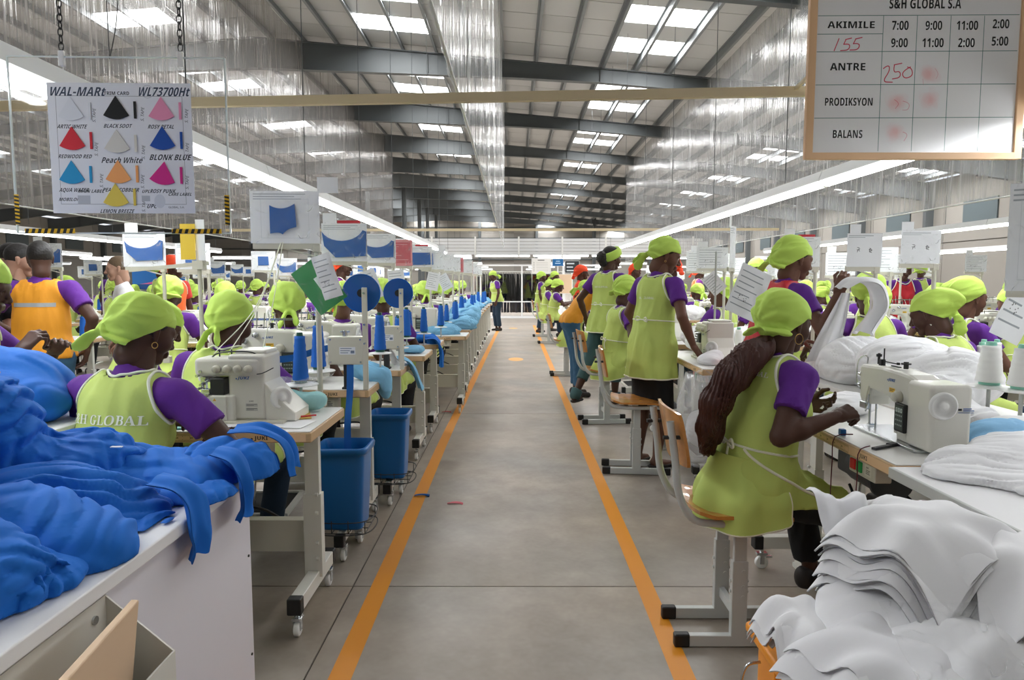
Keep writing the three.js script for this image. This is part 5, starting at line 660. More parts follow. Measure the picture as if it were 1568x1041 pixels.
    hand(x, 'MAIN LABEL', 180, 780, 32); hand(x, 'MOBILON', 40, 840, 32); hand(x, 'UPL', 640, 780, 32); hand(x, 'CARE LABEL', 830, 800, 30); hand(x, 'UPC', 670, 890, 38); x.font = '20px sans-serif'; x.fillText('GLOBAL, S.A.', 830, 890); x.fillStyle = '#b9bec6'; x.fillRect(180, 800, 90, 60); x.fillRect(640, 800, 60, 40); x.fillStyle = '#d5dae2'; x.beginPath(); x.ellipse(770, 840, 40, 50, 0, 0, 7); x.fill();
  });
  part('trim_card_paper', plane(pw, ph, px, py, 0.004), M('#ffffff', 0.6, { map: paper, side: THREE.DoubleSide }), t);
  const cols = ['#e4e8ee', '#0d1012', '#f09abb', '#dc2a3a', '#dedcd4', '#1250ac', '#1f9cd2', '#fbae68', '#d8278c', '#ecd35a'], at = [[0.16, 0.225], [0.475, 0.215], [0.79, 0.22], [0.16, 0.45], [0.47, 0.47], [0.79, 0.445], [0.145, 0.71], [0.47, 0.705], [0.78, 0.715], [0.445, 0.885]];
  at.forEach(([a, b], i) => { const s = new THREE.Shape(); s.moveTo(0, 0.045); s.lineTo(0.038, -0.012); s.quadraticCurveTo(0, -0.036, -0.038, -0.012); s.closePath(); const g = new THREE.ExtrudeGeometry(s, { depth: 0.002, bevelEnabled: false, curveSegments: 8 }); g.rotateZ(i === 8 ? -0.15 : 0); g.translate(px + (a - 0.5) * pw, py + (0.5 - b) * ph, 0.0045); part('swatch', g, M(cols[i], 0.75), t); part('tape_swatch', bx(0.007, 0.05, 0.002, px + (a - 0.5) * pw + 0.056, py + (0.5 - b) * ph + 0.004, 0.0055), M(cols[i], 0.75), t); });
  const hz = canvasTex(256, 32, (x) => { x.fillStyle = '#e8b81c'; x.fillRect(0, 0, 256, 32); x.fillStyle = '#17181a'; for (let i = 0; i < 8; i++) { x.beginPath(); x.moveTo(i * 32, 32); x.lineTo(i * 32 + 8, 0); x.lineTo(i * 32 + 24, 0); x.lineTo(i * 32 + 16, 32); x.fill(); } }), hm = M('#ffffff', 0.4, { map: hz });
  part('hazard_tape', plane(0.15, 0.014, -w / 2 + 0.1, -h / 2 + 0.006, 0.006), hm, t); part('hazard_tape', plane(0.15, 0.014, w / 2 - 0.1, -h / 2 + 0.006, 0.006), hm, t); part('hazard_tape', plane(0.09, 0.014).rotateZ(Math.PI / 2).translate(-w / 2 + 0.006, -h / 2 + 0.07, 0.006), hm, t); part('hazard_tape', plane(0.09, 0.014).rotateZ(Math.PI / 2).translate(w / 2 - 0.006, -h / 2 + 0.07, 0.006), hm, t);
  for (const [a, c] of [[-0.16, 0.05], [0.19, -0.02]]) { const links = []; for (let k = 0; k < 22; k++) links.push(new THREE.TorusGeometry(0.0095, 0.0022, 5, 12).scale(0.75, 1.3, 1).rotateY(k % 2 ? Math.PI / 2 : 0).translate(a, h / 2 + 0.03 + k * 0.0205, 0)); part('chain', links, MAT.darkMetal, t); part('clip', bx(0.016, 0.045, 0.012, a, h / 2 - 0.005, 0, 0.002), MAT.plasticWhite, t); }
  part('string', [tube([V(-0.02, h / 2 - 0.005, 0), V(0.005, h / 2 + 0.1, 0), V(0.03, h / 2 + 0.45, 0)], 0.0015, 12), tube([V(-0.02, h / 2 - 0.005, 0), V(-0.02, h / 2 + 0.2, 0), V(-0.02, h / 2 + 0.45, 0)], 0.0015, 12)], MAT.darkMetal, t);
  tag(part('wooden_batten', bx(2.4, 0.05, 0.05, -1.1, 2.55, -2.1), MAT.woodBar, scene), 'pale wooden batten above the picture that the trim card hangs from', 'batten');
}
// ---------- the two sewing rows along the aisle ----------
const toLocal = (at, turn, w) => { const x = w[0] - at[0], z = w[2] - at[2], c = Math.cos(turn), s = Math.sin(turn); return [x * c - z * s, w[1], x * s + z * c]; };
function worker(name, label, o) { for (const k of ['L', 'R']) { if (o['w' + k]) o['hand' + k] = toLocal(o.at, o.turn, o['w' + k]); for (const q of ['elbow', 'foot', 'palm', 'hdir']) if (o['w' + q + k]) o[q + k] = q === 'foot' ? toLocal(o.at, o.turn, o['w' + q + k]) : toLocal([0, 0, 0], o.turn, o['w' + q + k]); } return person(name, label, o); }
const LET = clearText(512, 96, (x) => { x.fillStyle = '#eef2dd'; x.font = 'bold 74px serif'; x.textAlign = 'center'; x.fillText('S&H GLOBAL', 256, 72); });
const PI = Math.PI, HP = Math.PI / 2;
const chair0 = makeChair('plywood work chair of the woman with long auburn hair, near right'); chair0.position.set(0.86, 0, -2.63); chair0.rotation.y = HP;
{
  // left row tables: [right edge x, front edge z]
  const rows = [[-0.78, -2.58], [-0.775, -3.6], [-0.735, -4.4], [-0.69, -5.25], [-0.69, -6.2], [-0.5, -7.15], [-0.52, -8.05], [-0.55, -9.0], [-0.56, -9.95], [-0.57, -10.9], [-0.57, -11.9], [-0.58, -12.9], [-0.58, -13.9], [-0.58, -15], [-0.58, -16.1], [-0.56, -17.2]];
  const ord = ['nearest', 'second', 'third', 'fourth', 'fifth', 'sixth', 'seventh', 'eighth', 'ninth', 'tenth', 'eleventh', 'twelfth', 'thirteenth', 'fourteenth', 'fifteenth', 'last'];
  const t0 = makeTable('nearest sewing table on the left of the aisle, with the white overlock machine'); const tf = makeTable('x', null, true); scene.remove(tf); used.sewing_table = 0;
  const ov0 = makeOverlock('white overlock machine on the nearest left table, in front of the seated woman'); const cs0 = makeLockstitch('pale coverstitch machine with many tension discs on the second left table', null, true);
  const chL = []; const far = 'far machines along the left of the aisle';
  rows.forEach(([x, z], i) => {
    const c = [x - 0.6, 0, z - 0.26], L = `${ord[i]} sewing table along the left of the aisle`; if (i === 0) t0.position.set(...c); else dup(i < 8 ? t0 : tf, c, 0, L);
    if (i === 0) ov0.position.set(-1.12, TH + 0.002, -2.83); else if (i === 1) cs0.position.set(-1.36, TH + 0.002, -3.88); else if (i < 12) dup(i % 2 ? cs0 : i % 3 ? cs0 : ov0, [x - 0.62, TH + 0.002, z - 0.28], 0, i < 6 ? `${i % 2 || i % 3 ? 'pale coverstitch' : 'white overlock'} machine on the ${ord[i]} left table` : 'pale sewing machine on a far table along the left of the aisle', i < 6 ? null : far);
  });
  // thread cones on trays, left
  const tray0 = makeTray('white cone tray with the stubby blue cone beside the second woman', null, 0.1), cone0 = makeCone('stubby blue thread cone on the tray left of the two tall cones', null, MAT.blueYarn, MAT.mintCore, 0.043, 0.155), cone1 = makeCone('tall blue thread cone on the front tray behind the nearest table', null, MAT.blueYarn, MAT.greenCore, 0.036, 0.215);
  tray0.position.set(-1.12, 0.925, -3.08); cone0.position.set(-1.12, 0.937, -3.08); dup(tray0, [-0.965, 0.93, -3.06], 0, 'white cone tray under the front tall blue cone', null, [1.2, 1, 1.2]); cone1.position.set(-0.965, 0.942, -3.06); dup(tray0, [-0.94, 0.965, -3.26], 0, 'white cone tray under the rear tall blue cone', null, [1.2, 1, 1.2]); dup(cone1, [-0.94, 0.977, -3.26], 0, 'tall blue thread cone on the rear tray beside the grey control box');
  for (const [x, z] of [[-1.12, -3.08], [-0.965, -3.06], [-0.94, -3.26]]) single('bag_collar', T(wavy(0.16, 0.05, 24, 4, crinkle(0.01, 20), x)).rotateX(-1.2).translate(x, 0.955, z + 0.03), MAT.film, `crumpled clear plastic round the foot of the blue cone at the ${x < -1.1 ? 'left' : z > -3.1 ? 'front' : 'rear'} tray`, 'plastic');
  const cones = [[-0.775, 0.98, -3.93, 1.0], [-0.77, 0.95, -4.55, 0.9], [-0.93, 0.95, -4.75, 0.7], [-0.86, 0.94, -5.45, 1.05], [-0.95, 0.93, -5.55, 0.8], [-0.8, 0.93, -6.05, 1], [-0.98, 0.93, -6.4, 0.8], [-0.74, 0.93, -6.9, 1], [-0.78, 0.92, -7.9, 0.9], [-0.7, 0.92, -8.2, 1.05], [-0.78, 0.92, -8.9, 0.9], [-0.72, 0.92, -9.4, 1.2], [-0.76, 0.92, -10.6, 0.9], [-0.7, 0.92, -11.4, 1.1], [-0.72, 0.92, -12.4, 1.0], [-0.7, 0.92, -13.4, 1.2], [-0.66, 0.92, -14.6, 1.1], [-0.66, 0.92, -15.6, 1.1]];
  cones.forEach(([x, y, z, s], i) => { dup(cone1, [x, y + 0.012, z], 0, i < 4 ? ['blue thread cone on its tray above the second left table', 'blue thread cone at the third left table beside the second reel', 'short blue thread cone behind the third left table', 'blue thread cone on the fourth left table'][i] : 'blue thread cone on a far table along the left of the aisle', i < 4 ? null : 'blue cones along the left row', [s, s, s]); dup(tray0, [x, y, z], 0, 'white cone tray on the far part of the left row', 'trays of the left row'); });
  // grey control boxes with posts and blue tape reels
  const reel = (at, r, label, lb, lp) => {
    const b = thing('control_box', lb, 'control box', [at[0] - 0.05, 1.03, at[2] + 0.02]); part('case', bx(0.19, 0.15, 0.07, 0, 0, 0, 0.006), MAT.cream, b); part('label_plate', plane(0.085, 0.04, 0.01, 0, 0.0357), textMat(128, 64, (x) => { x.fillStyle = '#e6e8ee'; x.fillRect(0, 0, 128, 64); x.fillStyle = '#6d7a92'; for (let i = 0; i < 3; i++) x.fillRect(8, 10 + 18 * i, 90 - 14 * i, 6); x.fillRect(90, 30, 30, 24); }), b); part('screw', [[-0.08, 0.06], [0.08, 0.06], [-0.08, -0.06], [0.08, -0.06]].map(([x, y]) => cy(0.005, 0.006, x, y, 0.037, 'z', 8)), MAT.chrome, b); part('stand', [bar([0.0, -0.075, 0], [0.0, TH - 1.03, 0], 0.035, 0.03), bx(0.05, 0.012, 0.05, 0, TH - 1.024, 0)], MAT.darkMetal, b); part('hand_screw', [cy(0.014, 0.03, -0.01, 0.09, 0, 'y', 8), bx(0.05, 0.008, 0.012, -0.01, 0.1, 0)], MAT.chrome, b);
    const p = thing('reel_post', lp, 'post', [at[0] + 0.055, TH, at[2] + 0.05]); part('post', [bx(0.028, at[1] + 0.03 - TH, 0.016, 0, (at[1] + 0.03 - TH) / 2, 0, 0.003)], MAT.cream, p); part('bolt', [0.25, 0.35, at[1] - TH].map((y) => cy(0.006, 0.05, 0, y, 0, 'z', 8)), MAT.chrome, p);
    const w = thing('tape_reel', label, 'reel', [at[0] + 0.03, at[1], at[2]]); const d = lathe([[0, -0.012], [r, -0.012], [r + 0.002, 0], [r, 0.012], [r * 0.96, 0.013], [0, 0.013]], 0, 0, 0, 'z', 40); part('wound_tape', d, M('#0d4f9e', 0.3, { clearcoat: 0.5 }), w); part('hub', cy(0.022, 0.034, 0, 0, 0, 'z', 20), MAT.black, w); part('flange', new THREE.TorusGeometry(r, 0.003, 6, 48).translate(0, 0, 0.012), M('#1761b5', 0.25), w);
  };
  reel([-0.845, 1.335, -3.66], 0.1, 'larger dark blue tape reel on the post of the second left table', 'grey control box under the larger blue reel', 'beige post carrying the larger blue reel'); reel([-0.79, 1.32, -4.5], 0.095, 'smaller dark blue tape reel on the post of the third left table', 'grey control box under the smaller blue reel', 'beige post carrying the smaller blue reel');
  single('blue_strap', clothSheet((u, v) => { const p = along([[-0.875, 0.96, -3.62], [-0.87, 0.8, -3.56], [-0.862, 0.66, -3.5], [-0.86, 0.45, -3.48]], v); return [p.x + (u - 0.5) * 0.035 + 0.004 * Math.sin(v * 6), p.y, p.z + 0.004 * Math.sin(u * 3 + v * 9)]; }, 4, 24, 0.002), MAT.navyCloth, 'wide blue strap running down from the control box into the waste bin', 'strap');
  single('blue_strap', clothSheet((u, v) => { const p = along([[-1.28, 0.985, -3.55], [-1.15, 1.0, -3.55], [-1.05, 1.03, -3.6], [-0.95, 1.05, -3.64]], v); return [p.x, p.y + (u - 0.5) * 0.035, p.z + 0.004 * Math.sin(u * 3 + v * 9)]; }, 4, 24, 0.002), MAT.navyCloth, 'blue strap running from the coverstitch machine to the control box', 'strap');
  const bin0 = makeBin('nearest blue waste bin beside the aisle, with a strap hanging into it'); bin0.position.set(-0.865, 0.155, -3.42); dup(bin0, [-0.785, 0.165, -4.27], 0, 'second blue waste bin beside the aisle, standing empty', null, [0.94, 0.98, 0.94]);
  for (const [x, z, l] of [[-0.865, -3.42, 'wire rack under the nearest blue waste bin'], [-0.785, -4.27, 'wire rack under the second blue waste bin']]) { const r = thing('wire_rack', l, 'rack', [x, 0.15, z]); const w = [], q = 0.125; for (const y of [-0.002, 0.06]) w.push(tube([V(-q, y, -q), V(q, y, -q), V(q, y, q), V(-q, y, q)], 0.003, 40, true)); for (const a of [-1, -0.33, 0.33, 1]) { w.push(rod([a * q, -0.003, q], [a * q, 0.06, q], 0.0025, 6), rod([a * q, -0.003, -q], [a * q, 0.06, -q], 0.0025, 6), rod([a * q, -0.003, -q], [a * q, -0.003, q], 0.0025, 6), rod([-q, -0.003, a * q], [q, -0.003, a * q], 0.0025, 6)); } part('wires', w, MAT.darkMetal, r); const st = part('stand', [bx(0.04, 0.05, 0.3, 0, -0.03, -0.03, 0.004)], MAT.whiteMetal, r); part('foot_cap', bx(0.05, 0.06, 0.05, 0, -0.035, 0.13, 0.006), MAT.black, st); caster(st, 0.01, 0.1); caster(st, 0.04, -0.14); for (const c of st.children) if (c.name !== 'foot_cap') c.position.y = -0.15; }
  // pieces of garments on the left tables
  const pale = (label, p, d, s, m = MAT.paleBlue, A = 0.014, f = 11) => garment('pale_blue_garment', label, null, { p, d, s, A, f, c: 0.007, m });
  pale('pale blue cap-like garments rolled together on the corner of the nearest left table', [cushion([-1.0, TH + 0.055, -2.98], [0.06, 0.05, 0.055]), cushion([-0.9, TH + 0.05, -3.0], [0.065, 0.045, 0.05])], [0.3, 1, 0.2], 3, MAT.paleMint, 0.012, 14);
  const dr = (label, path, w0, w1, s, m = MAT.paleBlue) => single('pale_blue_garment', drape(path, [0.35, 0, 1], w0, w1, 0.016, 1.5, s, 20, 30), m, label, 'clothes');
  pale('twisted pale blue garment over the corner of the second left table', [cushion([-0.88, TH + 0.06, -3.98], [0.09, 0.05, 0.06]), cushion([-0.8, TH + 0.04, -3.95], [0.07, 0.05, 0.06]), cushion([-0.745, TH - 0.02, -3.93], [0.035, 0.08, 0.05])], [0.8, -0.6, 0.2], 9);
  dr('pale blue garment hanging off the third left table towards the aisle', [[-0.86, TH + 0.05, -4.72], [-0.75, TH + 0.04, -4.72], [-0.69, TH - 0.03, -4.7], [-0.64, TH - 0.16, -4.68]], 0.1, 0.2, 5); dr('white paper bag on the third left table', [[-0.98, TH + 0.12, -4.6], [-0.92, TH + 0.16, -4.6], [-0.84, TH + 0.1, -4.6], [-0.8, TH + 0.02, -4.6]], 0.12, 0.16, 8, MAT.whiteCloth);
  pale('folded pale blue garment on the fourth left table', [cushion([-0.82, TH + 0.035, -5.45], [0.1, 0.035, 0.08])], [1, 0, 0.2], 13); pale('bright blue garment piled on the fifth left table', [cushion([-0.9, TH + 0.05, -6.4], [0.16, 0.05, 0.14]), cushion([-0.74, TH + 0.02, -6.3], [0.06, 0.05, 0.08])], [1, 0, 0.2], 17, MAT.blueCloth); dr('blue sleeve hanging from the fifth left table', [[-0.82, TH + 0.05, -6.25], [-0.72, TH + 0.05, -6.2], [-0.66, TH - 0.04, -6.18], [-0.655, TH - 0.2, -6.16]], 0.1, 0.09, 6, MAT.blueCloth);
  const heapA = garment('pale_blue_garment', 'pale blue garments heaped on the sixth left table', null, { p: [cushion([0, 0.05, 0], [0.2, 0.06, 0.14]), cushion([0.14, 0.04, 0.04], [0.12, 0.05, 0.1])], s: 19, A: 0.036, f: 12, c: 0.0085, m: MAT.paleBlue }); heapA.position.set(-0.85, TH, -7.45);
  rows.slice(6).forEach(([x, z], k) => { dup(heapA, [x - 0.22, TH + 0.01, z - 0.24], 0.4 * k, `pale blue garments heaped at the aisle end of the ${ord[6 + k]} left table`, null, [1.1, 1.3 + 0.25 * (k % 3), 1.3]); if (k % 2 === 0) dup(heapA, [x - 0.5, TH + 0.01, z - 0.2], 2 + k, 'pale blue garments in the middle of a far left table', 'blue garments on far left tables', [0.9, 1, 0.9]); });
  single('yellow_folder', T(bx(0.24, 0.004, 0.16), -0.99, TH + 0.006, -2.86, 0, 0.35), M('#e9c46a', 0.6), 'yellow folder lying on the nearest left table', 'folder'); single('red_pencil', rod([-1.0, TH + 0.012, -2.77], [-0.84, TH + 0.012, -2.86], 0.0035, 6), MAT.red, 'thin red pencil on the yellow folder', 'pencil');
  [[-1.06, -2.74, 0.2], [-0.93, -2.72, -0.15]].forEach(([x, z, r], i) => single('paper_sheet', T(bx(0.21, 0.0015, 0.15), x, TH + 0.0035 + i * 0.001, z, 0, r), MAT.paper, i ? 'white paper sheet at the right front corner of the nearest left table' : 'white paper sheet in front of the yellow folder', 'paper'));
  single('teal_case', T(bx(0.16, 0.006, 0.05), -1.29, TH + 0.005, -2.64, 0, 0.08), M('#1f8f86', 0.3), 'flat teal case at the front edge of the nearest left table', 'case'); single('thread_snips', [T(bx(0.07, 0.006, 0.012), -1.13, TH + 0.006, -2.625, 0, 0.2), T(bx(0.03, 0.008, 0.02), -1.08, TH + 0.006, -2.63)], MAT.darkMetal, 'small dark thread snips tied with maroon string on the nearest left table', 'scissors'); single('string', tube([V(-1.1, TH + 0.012, -2.62), V(-1.14, TH - 0.01, -2.565), V(-1.19, TH - 0.03, -2.562), V(-1.17, TH + 0.005, -2.59), V(-1.19, TH - 0.04, -2.56), V(-1.18, TH - 0.1, -2.56)], 0.002, 30), M('#5c1f2e', 0.8), 'maroon string hanging over the ruled edge of the nearest left table', 'string');
  single('overhead_thread', [tube([V(-1.24, 1.1, -2.8), V(-1.14, 1.28, -3.0), V(-1.05, 1.62, -3.15)], 0.002, 16), tube([V(-1.06, 1.1, -2.85), V(-1.06, 1.3, -3.0), V(-1.05, 1.62, -3.15)], 0.002, 16), tube([V(-1.18, 1.1, -2.8), V(-1.12, 1.3, -3.0), V(-1.05, 1.62, -3.15)], 0.002, 16)], MAT.piping, 'white threads rising from the overlock machine to the sign arm', 'thread');
  // sample stands of the left row
  const st = (label, o) => sampleStand(label, o.g, o);
  st('large sample stand with a blue vest piece in clear plastic, nearest on the left', { at: [-1.04, 0, -3.15], y: 1.57, w: 0.31, h: 0.235, px: 0.135, swatch: 'vest', sw: 0.5, sh: 0.75, sx: -0.01, tab: 0.62, turn: 0.05, base: TH });
  st('second sample stand on the left with a curved blue neckline piece', { at: [-1.13, 0, -4.6], y: 1.53, w: 0.3, h: 0.25, px: 0.13, swatch: 'bowl', sw: 0.98, sh: 0.95, tab: -0.32, redtab: 1, paper: 0.35, turn: 0.05 });
  st('third sample stand on the left with a wide blue piece and hanging paper', { at: [-1.13, 0, -5.75], y: 1.55, w: 0.29, h: 0.24, px: 0.12, swatch: 'bowl', sw: 0.9, sh: 0.8, paper: 0.1 }); st('sample stand on the left with a red printed sheet', { at: [-1.08, 0, -6.65], y: 1.545, w: 0.2, h: 0.25, px: 0.08, card: 'red' });
  st('sample stand on the left with a plain blue piece and red tab', { at: [-1.06, 0, -7.7], y: 1.555, w: 0.29, h: 0.23, swatch: 'flat', sw: 1.4, sh: 1, sy: -0.02, redtab: 1, paper: -0.2 }); st('sample stand on the left with a dark blue folded piece', { at: [-1.03, 0, -8.7], y: 1.545, w: 0.3, h: 0.24, swatch: 'vest', sw: 0.6, sh: 1, sx: -0.06, paper: 0.5, tab: 0.4 });
  const s9 = st('sample stand in the far left row with a small blue patch', { at: [-1.0, 0, -9.8], y: 1.545, w: 0.3, h: 0.23, swatch: 'flat', sw: 0.5, sh: 0.7, sx: -0.08, g: 'far sample stands of the left row' }), s10 = st('sample stand in the far left row with a red printed sheet', { at: [-0.95, 0, -11.6], y: 1.545, w: 0.2, h: 0.24, px: 0.08, card: 'red', g: 'far red stands of the left row' });
  dup(s9, [-0.98, 0, -10.7], 0, 'sample stand in the far left row with a small blue patch', 'far sample stands of the left row'); for (const z of [-12.5, -13.4, -14.3, -15.2, -16.2]) dup(z % 2 > -1 ? s9 : s10, [-0.9, 0, z], 0, z % 2 > -1 ? 'sample stand in the far left row with a small blue patch' : 'sample stand in the far left row with a red printed sheet', z % 2 > -1 ? 'far sample stands of the left row' : 'far red stands of the left row');
  // the green poster and tilted papers hung on the first stand
  { const g = thing('green_poster', 'tilted green printed sheet in clear plastic hanging from the nearest sample stand', 'poster', [-0.885, 1.38, -3.11]); g.rotation.z = 0.62; const gm = textMat(256, 360, (x) => { x.fillStyle = '#1e8f45'; x.fillRect(0, 0, 256, 360); x.fillStyle = '#dfeee4'; x.fillRect(120, 120, 136, 150); x.fillStyle = '#2f9b55'; for (let i = 0; i < 30; i++) x.fillRect(20 + (i * 37) % 90, 20 + (i * 53) % 150, 6, 3); }); part('sheet', wavy(0.15, 0.23, 8, 8, crinkle(0.004, 8), 2), gm, g); part('sleeve', T(wavy(0.17, 0.27, 12, 12, crinkle(0.006, 12), 4), 0, 0.02, 0.008), sleeveMat, g).castShadow = false; }
  single('hanging_paper', T(wavy(0.085, 0.2, 10, 10, crinkle(0.012, 10), 7)).rotateZ(0.3).translate(-0.835, 1.42, -3.06), CARDS.text, 'curled white papers hanging beside the tilted green sheet', 'paper');
}
// ---------- the women and men along the left ----------
const CH = [];
worker('person', 'near left seated woman in lettered lime smock and knotted lime headscarf, back to us', { at: [-1.38, 0, -2.3], turn: PI - 0.2, headScale: 0.95, sit: true, seatH: 0.455, lean: 0.12, hunch: 0.22, headYaw: -0.4, headPitch: 0.35, scarf: 'bulky', seed: 3, skin: MAT.skin, cell: 0.011, hcell: 0.004, smockCell: 0.0095, handCell: 0.004, face: true, earring: 0.011, wR: [-1.17, 0.87, -2.5], wL: [-1.36, 0.87, -2.56], welbowR: [1.2, -0.9, 0.4], poseR: [0.9, 0.6, 0.3], fat: 1.12, shoulder: 0.19, text: { m: LET, w: 0.3, h: 0.058, y: 0.115 }, tail: 0.05 });
worker('person', 'woman in smooth lime headscarf with two tails, seated behind the overlock machine', { at: [-1.44, 0, -3.2], turn: PI - 0.05, sit: true, seatH: 0.46, lean: 0.2, hunch: 0.3, headPitch: 0.45, headYaw: -0.15, scarf: 'dome', seed: 5, wR: [-1.22, 0.88, -3.6], wL: [-1.55, 0.88, -3.55], cell: 0.012, hcell: 0.0045, fat: 1.1, shoulder: 0.185, tail: 0.05 });
worker('person', 'seated woman in lime headscarf turned to the right beside the man in the yellow vest', { at: [-2.3, 0, -3.75], turn: HP + 0.5, sit: true, seatH: 0.44, lean: 0.35, hunch: 0.3, headPitch: 0.5, scarf: 'bandana', seed: 7, wR: [-1.9, 0.86, -3.7], wL: [-1.95, 0.86, -3.95], tail: 0.05 });
worker('person', 'woman in lime smock at the left edge, facing right with her forearm out', { at: [-2.42, 0, -2.95], turn: HP + 0.3, sit: true, seatH: 0.6, lean: 0.05, headPitch: 0.3, scarf: 'round', seed: 9, wR: [-2.1, 1.1, -2.88], wL: [-2.1, 1.08, -3.1], poseR: [1.1, 0.8, 0.2], welbowR: [-0.6, -1, 0.8], skirt: true });
worker('person', 'man in a golden yellow work vest standing with his back to us, head turned left', { at: [-3.3, 0, -4.75], turn: PI + 0.12, H: 1.6, man: true, vest: true, smockMat: MAT.vestYellow, band: true, piping: false, headYaw: 0.55, headPitch: 0.1, skin: MAT.skin, seed: 11, fat: 1.18, shoulder: 0.2, bottomMat: MAT.jeans, wL: [-3.6, 1.02, -4.9], welbowL: [-1, -0.8, 0.5], wR: [-3.02, 0.92, -4.8], sleeve: 0.62, cell: 0.013, neck: 0.08 });
for (const k of [0, 1]) { const x = -3.2 + (k ? 0.24 : -0.25); }
worker('person', 'person in a dark navy jacket standing behind the man in the yellow vest', { at: [-3.75, 0, -5.1], turn: HP + 0.4, H: 1.6, man: true, smock: false, shirtMat: M('#151a26', 0.9), sleeve: 0.98, headPitch: 0.2, skin: MAT.skinLight, hairMat: MAT.hair, seed: 13, bottomMat: MAT.blackCloth });
worker('person', 'dark-haired person at the left edge facing right in the far aisle', { at: [-4.6, 0, -6.2], turn: HP, H: 1.66, man: true, smock: false, shirtMat: M('#2a2d33', 0.9), skin: MAT.skinLight, seed: 15, bottomMat: MAT.jeansDark });
worker('person', 'person in a white shirt and brown cap beyond the yellow vest', { at: [-3.75, 0, -6.6], turn: -HP + 0.6, H: 1.56, man: true, smock: false, shirtMat: MAT.whiteCloth, sleeve: 0.98, skin: MAT.skinLight, hairMat: M('#5e4c38', 0.8), seed: 17, bottomMat: MAT.jeansDark });
worker('person', 'worker in an orange vest and orange headscarf in the far left rows', { at: [-4.1, 0, -8.2], turn: HP - 0.3, H: 1.6, man: true, vest: true, smockMat: MAT.vestOrange, shirtMat: M('#c8352a', 0.8), scarf: 'round', scarfMat: MAT.orangeScarf, seed: 19, cell: 0.018, hcell: 0.007 });
